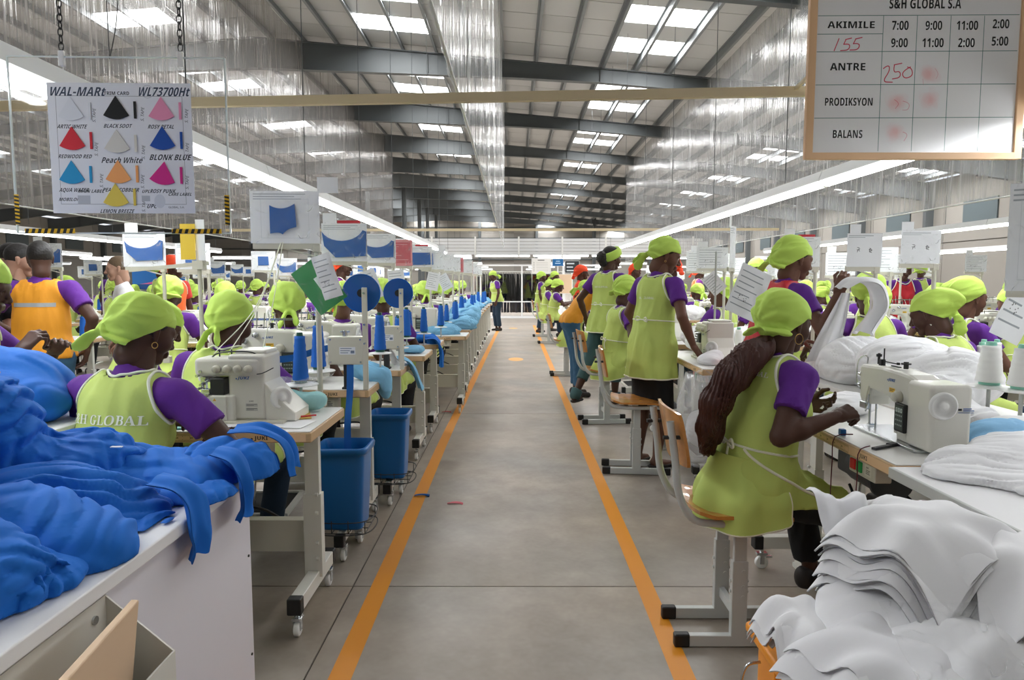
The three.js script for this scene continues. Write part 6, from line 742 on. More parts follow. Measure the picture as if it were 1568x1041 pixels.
// ---------- right row ----------
{
  const tR = makeTable('sewing table of the woman with long auburn hair, near right'); tR.position.set(1.46, 0, -2.71); tR.rotation.y = -HP;
  const lk = makeLockstitch('white lockstitch machine with a dark keypad on the near right table'); lk.position.set(1.42, TH + 0.002, -2.44); lk.rotation.y = -HP; lk.scale.setScalar(0.84);
  const wt = thing('white_work_table', 'long white-topped table at the right edge, continuing the sewing table towards us', 'table', [1.98, 0, -1.35]); part('tabletop', bx(1.6, 0.032, 1.5, -0.0, TH - 0.016, 0, 0.004), MAT.white, wt); part('edge_band', bx(0.012, 0.034, 1.5, -0.8, TH - 0.017, 0, 0.003), MAT.greyMetal, wt); for (const [x, z] of [[-0.7, -0.62], [-0.7, 0.62], [0.7, -0.62], [0.7, 0.62]]) part('leg', [bx(0.06, TH - 0.04, 0.045, x, (TH - 0.04) / 2, z, 0.004), bx(0.002, 0.04, 0.01, x - 0.031, 0.7, z), bx(0.002, 0.04, 0.01, x - 0.031, 0.62, z)], MAT.whiteMetal, wt); part('cross_rail', bx(1.4, 0.06, 0.03, 0, 0.7, -0.6), MAT.whiteMetal, wt);
  const cb = thing('grey_cabinet', 'light grey metal cabinet under the white table at the right', 'cabinet', [1.95, 0, -1.75]); part('case', bx(0.5, 0.6, 0.5, 0, 0.31, 0, 0.01), MAT.greyMetal, cb); part('door', bx(0.012, 0.54, 0.44, -0.255, 0.31, 0, 0.004), MAT.greyMetal, cb); part('handle', bx(0.012, 0.1, 0.015, -0.267, 0.4, 0.16, 0.003), MAT.darkMetal, cb);
  worker('person', 'woman with long auburn hair under a lime headscarf, sewing at the near right table', { at: [0.93, 0, -2.63], turn: HP + 0.28, sit: true, seatH: 0.545, H: 1.44, lean: 0.16, hunch: 0.16, headScale: 1.02, headYaw: 0.12, headPitch: 0.22, scarf: 'round', seed: 2, skin: MAT.skin, cell: 0.0105, hcell: 0.004, smockCell: 0.0085, handCell: 0.0032, face: true, earring: 0.022, wR: [1.16, 0.915, -2.42], wL: [1.16, 0.9, -2.72], welbowR: [-0.2, -1, 0.55], welbowL: [0.2, -1, -0.6], whdirR: [0.8, 0.1, -0.45], whdirL: [0.75, 0.0, 0.5], wpalmR: [0.2, -0.75, -0.6], wpalmL: [0.3, 0.5, 0.75], poseR: [1.0, 0.9, 0.2], poseL: [0.7, 0.8, 0.15], tail: 0.1, lap: 0.36, fat: 1.08, shoulder: 0.175, text: { m: LET, w: 0.19, h: 0.035, y: 0.17 }, bottomMat: MAT.blackCloth, footL: [0.12, 0.1, 0.42], footR: [-0.12, 0.1, 0.44], tie: 0.12 });
  { const o = scene.children.filter((c) => c.userData.label?.startsWith('woman with long auburn')).pop(), t = o.userData.tmp, pts = []; for (let i = 0; i <= 30; i++) { const k = i / 30, ph = 0.75 + 1.55 * k, y = t.P[1] + 0.13 - 0.2 * k, d = [-Math.sin(ph), 0, -Math.cos(ph)]; for (let r = 0.5; r > 0.05; r -= 0.003) { const q = [t.P[0] + d[0] * r, y, t.P[2] + d[2] * r + 0.06 * k]; if (t.smock.at(...q) < 0.002) { pts.push(V(...q)); break; } } } if (pts.length > 6) part('piping', tube(pts, 0.0055, 60), MAT.piping, o); }
  { // her hair: a thick tail swept over her back
    const pts = [[0.955, 1.15, -2.6], [0.885, 1.115, -2.57], [0.81, 1.04, -2.55], [0.755, 0.945, -2.55], [0.735, 0.84, -2.57], [0.73, 0.745, -2.58]], P = []; for (let i = 1; i < pts.length; i++) P.push(cap(pts[i - 1], pts[i], [0.042, 0.046, 0.046, 0.038, 0.026][i - 1], [0.046, 0.046, 0.038, 0.026, 0.008][i - 1], 0.05)); for (let i = 1; i < 5; i++) P.push(cap(add(pts[i], [0.04, -0.02, -0.05]), add(pts[i + 1], [0.03, 0, -0.05]), 0.04, 0.03, 0.05));
    const cc = new THREE.CatmullRomCurve3(pts.map((p) => V(...p))); const g = netMesh(field(P, (d, x, y, z) => { if (Math.abs(d) > 0.03) return d; const a = Math.atan2(z + 2.56, x - 0.85 + (1.2 - y) * 0.25); return d - 0.005 * Math.sin(a * 26 + 3 * noise(x * 8, y * 5, z * 8)) - 0.006 * noise(x * 30, y * 5, z * 30) - 0.003 * noise(x * 80, y * 8, z * 80); }), 0.0055); const o = scene.children.filter((c) => c.userData.label?.startsWith('woman with long auburn')).pop(); o.updateMatrixWorld(); g.applyMatrix4(o.matrixWorld.clone().invert()); part('long_hair', g, MAT.auburn, o); }
  { const h = thing('white_cloth_scrap', 'small white piece held in the fingers of the woman with auburn hair', 'cloth', [1.235, 0.915, -2.66]); part('piece', T(bx(0.07, 0.003, 0.02), 0, 0, 0, 0.3, 0.5, 0.5), MAT.whiteCloth, h); }
  dup(chair0, [0.9, 0, -4.97], HP - 0.1, 'empty plywood chair behind the standing woman'); dup(chair0, [0.9, 0, -6.72], HP + 0.1, 'plywood chair of the seated woman behind the standing woman'); dup(chair0, [0.78, 0, -10.1], HP, 'plywood chair of the seated woman by the yellow vest'); dup(chair0, [0.78, 0, -15.3], HP, 'nearer chair of the far pair of seated women'); dup(chair0, [0.72, 0, -17.2], HP, 'farther chair of the far pair of seated women');
  const TB = worker('person', 'standing woman in long lime smock and black skirt, reaching to the right table', { at: [1.04, 0, -5.12], turn: HP + 0.62, H: 1.64, lean: 0.07, hunch: 0.12, headYaw: -0.75, headPitch: 0.32, scarf: 'bandana', seed: 4, face: true, earring: 0.006, cell: 0.012, hcell: 0.0042, smockCell: 0.0105, handCell: 0.004, skirt: true, bottomMat: MAT.blackCloth, skin: MAT.skinMid, wR: [1.3, 0.93, -4.92], welbowR: [-0.2, -0.6, 1], whdirR: [0.6, -0.75, 0], poseR: [0.45, 0.5, 0.7], wL: [1.05, 0.95, -5.5], welbowL: [-1, -0.4, -0.6], hem: 0.68, sandal: true, text: { m: LET, w: 0.16, h: 0.03, y: 0.1 } });
  worker('person', 'tall person in lime smock, headband and rolled trousers striding at the right aisle line', { at: [1.0, 0, -7.5], turn: HP + 0.75, H: 1.7, lean: 0.05, scarf: null, headYaw: -0.2, seed: 6, man: true, cell: 0.014, hcell: 0.005, shoulder: 0.17, wfootL: [0.66, 0.03, -7.32], wfootR: [1.15, 0, -7.6], trouser: 0.55, bottomMat: MAT.tealCloth, sandal: true, wL: [0.82, 0.98, -7.75], welbowL: [-1, -0.3, 0.4], wR: [1.3, 0.95, -7.3], hem: 0.84, text: { m: LET, w: 0.19, h: 0.035, y: 0.12 } });
  { const o = scene.children.filter((c) => c.userData.label?.startsWith('tall person')).pop(), t = o.userData.tmp; const g = new THREE.TorusGeometry(0.092, 0.02, 8, 32).scale(1, 1.08, 2.2).rotateX(HP - 0.55).translate(0, 0.035, -0.02).applyMatrix4(t.Hm); part('headband', [g, new THREE.SphereGeometry(0.03, 12, 8).scale(1, 0.6, 0.8).translate(0.02, -0.02, -0.12).applyMatrix4(t.Hm)], MAT.scarf, o); part('hair_bun', netMesh(field([ell([0, -0.005, -0.125], [0.06, 0.06, 0.05]), ell([0, -0.06, -0.1], [0.05, 0.04, 0.035])], (d, x, y, z) => d - 0.006 * noise(x * 60, y * 60, z * 60)), 0.005).applyMatrix4(t.Hm), MAT.hair, o); }
  worker('person', 'seated woman in lime headscarf bending over her work behind the standing woman', { at: [0.98, 0, -6.7], turn: HP + 0.3, sit: true, lean: 0.12, hunch: 0.15, headPitch: 0.4, scarf: 'round', seed: 8, wR: [1.3, 0.9, -6.5], wL: [1.35, 0.9, -6.9], tail: 0.1, lap: 0.32, cell: 0.013, bottomMat: M('#cfd4de', 0.9) });
  worker('person', 'person in golden yellow vest and jeans leaning over a table right of the aisle', { at: [0.8, 0, -8.25], turn: HP + 0.1, H: 1.66, lean: 0.62, man: true, vest: true, smockMat: MAT.vestYellow, shirtMat: MAT.vestYellow, band: true, piping: false, headPitch: 0.9, seed: 10, bottomMat: MAT.jeans, wR: [1.35, 0.95, -8.1], wL: [1.35, 0.95, -8.5], pelvis: [0, 0, -0.12], fat: 0.98 });
  worker('person', 'seated woman in lime smock in front of the orange headscarf', { at: [0.86, 0, -10.05], turn: HP + 0.25, sit: true, lean: 0.22, hunch: 0.2, headPitch: 0.4, scarf: 'bandana', seed: 12, wR: [1.2, 0.9, -9.9], wL: [1.25, 0.9, -10.3], tail: 0.1, lap: 0.34, bottomMat: MAT.blackCloth });
  worker('person', 'woman in a bright orange headscarf and orange top among the far right tables', { at: [1.16, 0, -12.2], turn: HP - 0.2, H: 1.58, scarf: 'bulky', scarfMat: MAT.orangeScarf, smock: false, shirtMat: MAT.orangeScarf, seed: 14, cell: 0.016, bottomMat: MAT.blackCloth });
  worker('person', 'seated woman with arms stretched over her table at the far right of the aisle', { at: [0.85, 0, -15.25], turn: HP, sit: true, lean: 0.15, headPitch: 0.25, scarf: 'round', seed: 16, wR: [1.3, 0.93, -15.1], wL: [1.3, 0.93, -15.4], cell: 0.016, bottomMat: MAT.jeansDark, tail: 0.08 });
  worker('person', 'seated woman half hidden behind the one with outstretched arms', { at: [0.78, 0, -17.1], turn: HP, sit: true, lean: 0.1, headPitch: 0.2, scarf: 'bandana', seed: 18, cell: 0.016, tail: 0.08 });
  worker('person', 'standing woman in lime headscarf behind the far seated pair, left of the two', { at: [0.72, 0, -18.6], turn: HP - 0.2, H: 1.55, scarf: 'round', seed: 20, cell: 0.018 }); worker('person', 'standing woman in lime cap behind the far seated pair, right of the two', { at: [1.1, 0, -19.2], turn: HP - 0.1, H: 1.58, scarf: 'bandana', seed: 22, cell: 0.018 });
  worker('person', 'worker in lime smock and jeans standing at the far end of the left row', { at: [-0.47, 0, -19.2], turn: -HP + 0.5, H: 1.6, scarf: 'bandana', seed: 24, cell: 0.016, lean: 0.12, headPitch: 0.4, bottomMat: MAT.jeansDark, hem: 0.82 });
  worker('person', 'woman in red vest with grey strip and lime headscarf, holding up a white garment', { at: [1.6, 0, -4.35], turn: HP + 0.28, H: 1.61, vest: true, smockMat: MAT.red, piping: false, band: true, lean: 0.2, hunch: 0.25, headPitch: 0.2, headYaw: -0.15, scarf: 'bulky', seed: 26, face: true, cell: 0.012, hcell: 0.0045, skin: MAT.skinMid, wR: [1.92, 1.33, -4.05], welbowR: [0.2, -1, 0.5], poseR: [1.1, 1, 0.1], wL: [1.85, 1.02, -4.4], bottomMat: MAT.red });
  worker('person', 'seated woman in folded lime headscarf with her back to us behind the white garments', { at: [2.6, 0, -4.9], turn: PI - 0.15, headScale: 1.15, H: 1.7, sit: true, seatH: 0.5, hunch: 0.25, lean: 0.15, headPitch: 0.35, headYaw: -0.3, scarf: 'pointed', seed: 28, cell: 0.0125, hcell: 0.0045, wL: [2.2, 0.9, -5.1], welbowL: [-1, -0.2, 0.3], wR: [2.8, 0.9, -5.3], tail: 0.05, text: { m: LET, w: 0.2, h: 0.035, y: 0.1 } });
  worker('person', 'seated woman in a large pointed lime headscarf at the right, her back bent towards us', { at: [2.56, 0, -3.85], turn: PI + 0.3, headScale: 1.02, H: 1.64, sit: true, seatH: 0.46, hunch: 0.3, lean: 0.2, headPitch: 0.35, headYaw: 0.5, scarf: 'pointed', seed: 30, cell: 0.012, hcell: 0.0045, wL: [2.25, 0.9, -4.2], wR: [2.65, 0.9, -4.3], tail: 0.05, text: { m: LET, w: 0.2, h: 0.035, y: 0.08 } });
  worker('person', 'woman in lime headscarf facing right behind the large pointed headscarf', { at: [3.1, 0, -4.75], turn: HP + 0.1, sit: true, seatH: 0.5, headPitch: 0.15, scarf: 'pointed', seed: 32, skin: MAT.skinMid, face: true });
  worker('person', 'seated woman facing left with lettering on her lime smock, beyond the standing woman', { at: [2.13, 0, -6.9], turn: PI + 0.6, sit: true, seatH: 0.5, headYaw: 0.5, headPitch: 0.1, scarf: 'round', seed: 34, skin: MAT.skinMid, text: { m: LET, w: 0.2, h: 0.035, y: 0.12 } });
  // garments, cones and small things on the right tables
  const gt = thing('garment_table', 'grey-topped table heaped with white garments at the right', 'table', [2.0, 0, -3.5]); part('tabletop', bx(0.5, 0.03, 1.8, 0, TH - 0.015, 0, 0.004), MAT.laminate, gt); for (const [x, z] of [[-0.2, -0.75], [-0.2, 0.75], [0.2, -0.75], [0.2, 0.75]]) part('leg', [bx(0.05, TH - 0.03, 0.05, x, (TH - 0.03) / 2, z, 0.004), bar([x, 0.6, z], [x, TH - 0.03, z - Math.sign(z) * 0.16], 0.03)], MAT.whiteMetal, gt); part('cross_rail', bx(0.03, 0.06, 1.45, -0.2, 0.45, 0), MAT.whiteMetal, gt);
  const W = (label, p, d, s, A = 0.02, f = 9, c = 0.009) => garment('white_garment', label, null, { p, d, s, A, f, c, m: MAT.whiteCloth, floor: TH + 0.002 });
  W('heap of white garments at the left end of the garment table', [cushion([1.97, 0.93, -3.9], [0.2, 0.15, 0.24]), cushion([1.88, 0.88, -4.1], [0.1, 0.07, 0.15])], [0.4, 0.2, 1], 3); W('tall heap of white garments in the middle of the garment table', [cushion([2.02, 0.96, -3.5], [0.22, 0.16, 0.26]), cushion([1.95, 0.9, -3.25], [0.16, 0.1, 0.16])], [1, 0.2, 0.4], 7); W('heap of white garments at the right of the garment table', [cushion([2.08, 0.94, -3.22], [0.2, 0.15, 0.22]), cushion([1.92, 0.89, -3.05], [0.12, 0.09, 0.14])], [0.7, 0.1, 0.7], 13); W('low white garments at the near edge of the garment table', [cushion([1.86, 0.87, -2.92], [0.1, 0.06, 0.18]), cushion([1.84, 0.86, -2.7], [0.08, 0.05, 0.1])], [1, 0, 0.3], 17);
  W('white garment spread from the lockstitch machine over the white table', [cushion([1.44, 0.85, -2.08], [0.12, 0.045, 0.08]), cushion([1.62, 0.86, -2.14], [0.16, 0.055, 0.12]), cushion([1.33, 0.832, -1.98], [0.1, 0.022, 0.09]), cushion([1.5, 0.832, -1.86], [0.14, 0.02, 0.13])], [1, 0, 0.5], 23, 0.016, 10, 0.007); W('white garments beside the machine towards the right edge', [cushion([1.8, 0.87, -2.35], [0.14, 0.06, 0.12]), cushion([1.72, 0.86, -2.2], [0.12, 0.05, 0.1])], [0.8, 0, 0.5], 27, 0.02, 9, 0.009);
  garment('pale_blue_garment', 'crumpled pale blue garment among the white ones at the right edge', null, { p: [cushion([1.66, 0.88, -2.27], [0.1, 0.05, 0.07]), cushion([1.58, 0.87, -2.24], [0.05, 0.025, 0.04])], d: [0.6, 0.5, 0.3], s: 31, A: 0.02, f: 10, c: 0.007, m: M('#8fc3ea', 0.85) });
  W('small white heap by the needle of the lockstitch machine', [cushion([1.45, 0.86, -2.95], [0.13, 0.05, 0.12])], [1, 0, 0.4], 35, 0.016, 12, 0.008);
  single('held_white_garment', drape([[1.9, 1.36, -3.98], [1.97, 1.41, -3.96], [2.06, 1.38, -3.94], [2.1, 1.25, -3.94], [2.02, 1.1, -3.96]], [0.25, 0, 1], 0.1, 0.2, 0.03, 1.5, 4, 20, 36), MAT.whiteCloth, 'white garment held up by the woman in the red vest', 'clothes'); single('held_white_garment', drape([[1.93, 1.33, -3.98], [1.9, 1.2, -4.0], [1.85, 1.05, -4.0], [1.83, 0.92, -4.02]], [0.8, 0, 0.5], 0.05, 0.2, 0.025, 1.6, 9, 20, 30), MAT.whiteCloth, 'white sleeve hanging down from the raised hand', 'clothes');
  const wc = makeCone('left white thread cone on the tray at the right edge', null, MAT.whiteYarn, MAT.mintCore, 0.052, 0.17), trw = makeTray('left white cone tray at the right edge of the picture', null, 0.12); wc.position.set(2.02, 0.962, -2.88); trw.position.set(2.02, 0.95, -2.88); trw.scale.set(1.3, 1, 1.3); dup(wc, [2.07, 0.962, -2.76], 0, 'right white thread cone on the tray at the right edge'); dup(trw, [2.07, 0.95, -2.76], 0, 'right white cone tray at the right edge of the picture', null, [1.3, 1, 1.3]);
  single('blue_bottle_cap', bx(0.022, 0.024, 0.022, 1.235, TH + 0.014, -2.53, 0.004), MAT.blueBin, 'small blue block on the edge of the near right table', 'block'); single('thread_snips', [T(bx(0.09, 0.008, 0.014), 1.27, TH + 0.008, -2.32, 0, 0.5), T(bx(0.04, 0.01, 0.022), 1.33, TH + 0.008, -2.36, 0, 0.5)], MAT.darkMetal, 'dark thread snips with maroon string on the near right table', 'scissors'); single('string', tube([V(1.23, TH + 0.012, -2.32), V(1.19, TH, -2.31), V(1.185, TH - 0.1, -2.31), V(1.18, TH - 0.35, -2.31)], 0.002, 20), M('#5c1f2e', 0.8), 'maroon string hanging from the snips on the right table', 'string'); single('string', tube([V(1.26, TH + 0.012, -2.5), V(1.195, TH + 0.004, -2.5), V(1.187, TH - 0.1, -2.5), V(1.185, TH - 0.38, -2.5)], 0.002, 20), M('#5c1f2e', 0.8), 'maroon string hanging under the blue block', 'string');
  // further tables of the right row
  const tf = makeTable('sewing table under the hand of the standing woman'); tf.position.set(1.5, 0, -5.05); tf.rotation.y = -HP; const lbl = ['sewing table of the seated woman behind the standing woman', 'sewing table by the yellow vest', 'sewing table of the seated woman by the orange headscarf', 'far right-row sewing table beyond the orange headscarf', 'sewing table of the woman with outstretched arms', 'last sewing table of the right row']; [[1.55, -6.8], [1.55, -8.4], [1.5, -10.2], [1.5, -12.6], [1.5, -15.3], [1.5, -17.2]].forEach(([x, z], i) => dup(tf, [x, 0, z], -HP, lbl[i]));
  const mo = makeOverlock('grey-white overlock machine under the hand of the standing woman'); mo.position.set(1.48, TH + 0.002, -5.05); mo.rotation.y = -HP; [-6.8, -8.4, -10.2, -12.6, -15.3, -17.2].forEach((z, i) => dup(i % 2 ? lk : mo, [1.52, TH + 0.002, z], -HP, i < 2 ? ['overlock machine on the table behind the standing woman', 'lockstitch machine by the yellow vest'][i] : 'white sewing machine on a far table of the right row', i < 2 ? null : 'far machines of the right row'));
  W('folded white garment under the fingers of the standing woman', [cushion([1.36, 0.85, -4.72], [0.08, 0.04, 0.1]), cushion([1.42, 0.87, -4.78], [0.05, 0.04, 0.05])], [1, 0, 0.2], 41, 0.014, 14, 0.008); W('white garments on the table beyond the standing woman', [cushion([1.6, 0.9, -5.6], [0.18, 0.09, 0.2]), cushion([1.7, 0.9, -6.1], [0.2, 0.1, 0.2])], [1, 0, 0.4], 43, 0.02, 9, 0.012);
  const bag = thing('plastic_bag', 'clear plastic bag of scraps hanging from the table of the standing woman', 'bag', [1.24, 0, -4.5]); part('bag_film', clothSheet((u, v) => { const a = u * 2 * PI, r = (0.06 + 0.13 * Math.sin(PI * Math.min(1, 0.15 + v * 0.8))) * (1 + 0.12 * noise(Math.cos(a) * 3, v * 5, Math.sin(a) * 3) + 0.06 * Math.sin(a * 9 + 2 * noise(v * 4, a, 1))); return [r * Math.cos(a) * 0.75, TH - 0.03 - v * 0.62, r * Math.sin(a)]; }, 48, 40, 0.001), MAT.film, bag); part('bag_handle', [tube([V(0.1, TH - 0.03, -0.1), V(0.12, TH + 0.0, -0.04), V(0.1, TH - 0.04, 0.02)], 0.008, 12), tube([V(-0.08, TH - 0.05, 0.05), V(0.0, TH - 0.005, 0.04), V(0.09, TH - 0.05, 0.06)], 0.008, 12)], MAT.film, bag);
  W2: { single('white_scraps', crumple([cushion([1.24, 0.42, -4.5], [0.09, 0.12, 0.1])], 0.02, 12, [1, 0, 0.3], 5, 0.012), MAT.whiteCloth, 'white scraps in the hanging plastic bag', 'cloth'); }
  const wcs = [[1.72, -5.0], [1.75, -5.3], [1.68, -4.75], [1.72, -5.7], [1.86, -4.95], [1.75, -6.9], [1.8, -7.2], [1.8, -8.5], [1.8, -8.9], [2.9, -4.2], [2.98, -4.2], [2.75, -4.0]]; wcs.forEach(([x, z], i) => { dup(wc, [x, TH + 0.012, z], 0, i < 2 ? ['white thread cone behind the overlock by the standing woman', 'second white thread cone behind the overlock by the standing woman'][i] : 'white thread cone standing on a table in the right rows', i < 2 ? null : 'white cones in the right rows', [0.75, 1.15, 0.75]); });
  // right sign stands
  const st = (label, o) => sampleStand(label, null, { base: TH, ...o });
  st('white sample stand with black marks, at the right of the middle', { at: [2.0, 0, -3.95], y: 1.48, w: 0.2, h: 0.19, card: 'marks', tab: -0.25, px: 0.08, sleeve: false }); st('white sample stand with a spotted tab, second from the right', { at: [2.36, 0, -4.02], y: 1.5, w: 0.23, h: 0.19, card: 'marks', tab: -0.32, px: 0.1, redtab: 0 }); st('white sample stand with a red tab above the red vest', { at: [2.05, 0, -4.9], y: 1.5, w: 0.24, h: 0.21, card: 'plain', tab: -0.4, redtab: 1, px: 0.1 }); st('white sample stand with a tall tab behind the red vest', { at: [1.9, 0, -6.6], y: 1.52, w: 0.3, h: 0.2, card: 'text', tab: -0.3 }); st('narrow plastic-wrapped sample stand left of the red vest', { at: [1.68, 0, -5.35], y: 1.5, w: 0.12, h: 0.32, card: 'plain', tab: -0.3, turn: 0.9 });
  st('large plastic-wrapped sample stand at the right edge of the picture', { at: [2.07, 0, -2.68], y: 1.36, w: 0.25, h: 0.42, card: 'plain', turn: -0.6, tab: -0.2, px: 0.1 }); st('white sample stand behind the standing woman', { at: [2.35, 0, -8.6], y: 1.52, w: 0.4, h: 0.25, card: 'text', tab: -0.2 });
  single('hanging_paper', T(wavy(0.12, 0.16, 8, 8, crinkle(0.008, 9), 2)).rotateZ(0.7).translate(1.52, 1.38, -5.2), CARDS.text, 'white paper hanging askew beside the standing woman', 'paper'); single('hanging_paper', T(wavy(0.24, 0.34, 12, 12, crinkle(0.012, 8), 9)).rotateZ(-0.4).scale(0.8, 0.9, 1).translate(1.42, 1.33, -4.15), CARDS.text, 'long wrinkled papers hanging left of the red vest', 'paper'); single('hanging_paper', T(wavy(0.14, 0.4, 12, 12, crinkle(0.01, 8), 12)).rotateZ(-0.45).translate(2.2, 1.33, -2.95), CARDS.text, 'ruled papers hanging at the right edge of the picture', 'paper');
  single('stand_pole', [rod([1.53, TH, -5.2], [1.53, 1.62, -5.2], 0.008), bx(0.04, 0.03, 0.04, 1.53, TH + 0.015, -5.2)], MAT.greyMetal, 'thin grey thread pole behind the hand of the standing woman', 'pole');
}
// ---------- the rows of workers beyond, and the far end of the hall ----------
{
  const r = rng(2024), find = (s) => scene.children.find((c) => c.userData.label?.startsWith(s));
  const table = find('far right-row sewing table'), mach = find('pale coverstitch machine with many'), mach2 = find('grey-white overlock machine'), coneB = find('tall blue thread cone on the front'), coneW = find('left white thread cone');
  const C = { cell: 0.02, hcell: 0.008, handCell: 0.0075, sit: true, seatH: 0.47, tail: 0.05, bottomMat: MAT.blackCloth };
  const protos = [], mk = (o) => { const h = new THREE.Group(); person('x', 'x', { ...C, ...o, part: h }); return h; };
  protos.push(mk({ scarf: 'round', seed: 51, lean: 0.15, headPitch: 0.35 }), mk({ scarf: 'dome', seed: 52, lean: 0.25, headPitch: 0.5, headYaw: 0.3 }), mk({ scarf: 'bulky', seed: 53, lean: 0.1, headPitch: 0.2, headYaw: -0.4 }), mk({ scarf: 'bandana', seed: 54, lean: 0.2, headPitch: 0.3, skin: MAT.skinMid }), mk({ scarf: 'pointed', seed: 55, lean: 0.3, headPitch: 0.45, headYaw: 0.2 }));
  const stand = [mk({ sit: false, scarf: 'round', seed: 56, headPitch: 0.3 }), mk({ sit: false, scarf: 'bulky', scarfMat: MAT.orangeScarf, smockMat: MAT.vestOrange, vest: true, shirtMat: M('#7a2a8a', 0.8), seed: 57 }), mk({ sit: false, scarf: 'bandana', seed: 58, lean: 0.2, vest: true, smockMat: MAT.red, headPitch: 0.4 })];
  const addP = (proto, at, turn, label, group, s = 1) => { const o = proto.clone(); o.name = numbered('person'); scene.add(o); o.position.set(...at); o.rotation.y = turn; o.scale.setScalar(s); tag(o, label, 'person', group); delete o.userData.tmp; return o; };
  const addT = (x, z, turn, label, group) => dup(table, [x, 0, z], turn, label, group);
  // operators of the left aisle row
  const rowZ = [-4.4, -5.25, -6.2, -7.15, -8.05, -9.0, -9.95, -10.9, -11.9, -12.9, -13.9, -15, -16.1], ord = ['third', 'fourth', 'fifth', 'sixth', 'seventh', 'eighth'];
  rowZ.forEach((z, i) => addP(protos[(i * 2 + 1) % 5], [-1.38 + 0.12 * (i % 3), 0, z + 0.36], PI + 0.3 * (r() - 0.5), i < 6 ? `worker in lime smock seated at the ${ord[i]} sewing table along the left of the aisle` : 'worker in lime smock seated far along the left aisle row', i < 6 ? null : 'far workers of the left aisle row', 0.98 + 0.05 * r()));
  const sL = sampleStand('sample stand with a small blue patch behind the yellow sign', null, { at: [-2.75, 0, -5.9], y: 1.5, w: 0.3, h: 0.22, swatch: 'flat', sw: 0.7, sh: 0.8, card: 'plain', px: 0.12, base: TH }), sL2 = sampleStand('white sample stand with a wide blue piece above the seated woman in knotted headscarf', null, { at: [-2.6, 0, -4.85], y: 1.5, w: 0.3, h: 0.24, swatch: 'bowl', sw: 0.9, sh: 0.8, tab: -0.3, px: 0.12, base: TH });
  const sR = sampleStand('white sample stand at the near end of the rows beyond the right aisle row', null, { at: [3.3, 0, -6.2], y: 1.48, w: 0.3, h: 0.22, card: 'text', tab: -0.3, px: 0.1, base: TH }), heapW = garment('white_garment', 'white garments piled beyond the table behind the standing woman', null, { p: [cushion([0, 0.07, 0], [0.24, 0.09, 0.18]), cushion([0.15, 0.06, 0.1], [0.16, 0.08, 0.14])], s: 61, A: 0.02, f: 10, c: 0.014, m: MAT.whiteCloth }); heapW.position.set(2.1, TH, -6.2);
  const rows = (xs, z0, dz, n, side) => xs.forEach((x, j) => {
    for (let i = 0; i < n; i++) {
      const z = z0 - dz * i - 0.3 * (j % 2), xx = x + 0.08 * (r() - 0.5), g = side < 0 ? 'left' : 'right', S = `${['first', 'second', 'third', 'fourth'][j]} row beyond the ${g} aisle row`; if (r() < 0.06) continue;
      addT(xx, z, 0, `sewing table in the ${S}`, `tables, ${S}`); dup(i % 3 ? mach : mach2, [xx - 0.1 + 0.1 * r(), TH + 0.002, z], 0.1 * (r() - 0.5), `pale sewing machine in the ${S}`, `machines, ${S}`);
      addP(protos[Math.floor(r() * 5)], [xx - 0.1 + 0.2 * r(), 0, z + 0.6], PI + 0.6 * (r() - 0.5), `seated worker in lime smock and headscarf, ${S}`, `seated workers, ${S}`, 0.96 + 0.1 * r());
      const q = r(); if (q < 0.75) dup(side < 0 ? (q < 0.45 ? sL : sL2) : sR, [xx + 0.25 * (r() - 0.5), 0, z - 0.3], 0.2 * (r() - 0.5), side > 0 ? `white sample stand, ${S}` : q < 0.45 ? `sample stand with a small blue patch, ${S}` : `white sample stand with a wide blue piece, ${S}`, `${side > 0 ? 'white' : q < 0.45 ? 'patch' : 'wide blue'} stands, ${S}`, [1, 0.97 + 0.06 * r(), 1]);
      if (side < 0 ? i < 6 : i < 6) { dup(side < 0 ? coneB : coneW, [xx + 0.4, TH + 0.004, z - 0.1], 0, `${side < 0 ? 'blue' : 'white'} thread cone in the ${S}`, `cones, ${S}`, side < 0 ? null : [0.8, 1.1, 0.8]); }
      if (side > 0 && r() < 0.6) dup(heapW, [xx - 0.35, TH + 0.002, z + 0.05], r() * 6, `white garments piled on a table, ${S}`, `white garments, ${S}`, [0.8, 1.3, 0.9]);
      if (side < 0 && r() < 0.4) dup(find('pale blue garments heaped on the sixth'), [xx - 0.35, TH + 0.002, z + 0.02], r() * 6, `pale blue garments on a table, ${S}`, `blue garments, ${S}`, [0.9, 1.2, 0.9]);
    }
  });
  rows([-3.1, -4.8, -6.6, -8.6], -6.6, 1.3, 11, -1); rows([3.05, 4.6, 6.3, 8.3], -6.3, 1.35, 10, 1);
  [[-2.35, -9.2, 1], [-5.7, -11, 0], [-3.9, -14, 2], [2.1, -9, 1], [3.7, -10.4, 0], [5.4, -9.6, 2], [2.3, -13.2, 1], [4.0, -15, 1], [7.4, -12.5, 0], [-7.6, -13, 0]].forEach(([x, z, k], i) => addP(stand[k], [x, 0, z], HP + i * 0.9, `${['standing worker in lime smock', 'standing worker in orange vest and orange headscarf', 'standing worker in red vest'][k]} among the far rows on the ${x < 0 ? 'left' : 'right'}`, `standing workers among the far rows, ${['lime', 'orange', 'red'][k]} ${x < 0 ? 'left' : 'right'}`));
  // glass partition and garment racks behind it
  const gp = structGroup('partition_wall'); for (const x of [-1.25, 0.3, 1.85, 3.4, -2.8]) part('partition_post', bx(0.06, 2.0, 0.06, x, 1.0, -25.7), MAT.white, gp); for (const [y, h] of [[0.04, 0.09], [0.62, 0.04], [1.98, 0.06]]) part('partition_rail', bx(6.2, h, 0.05, 0.3, y, -25.7), MAT.white, gp);
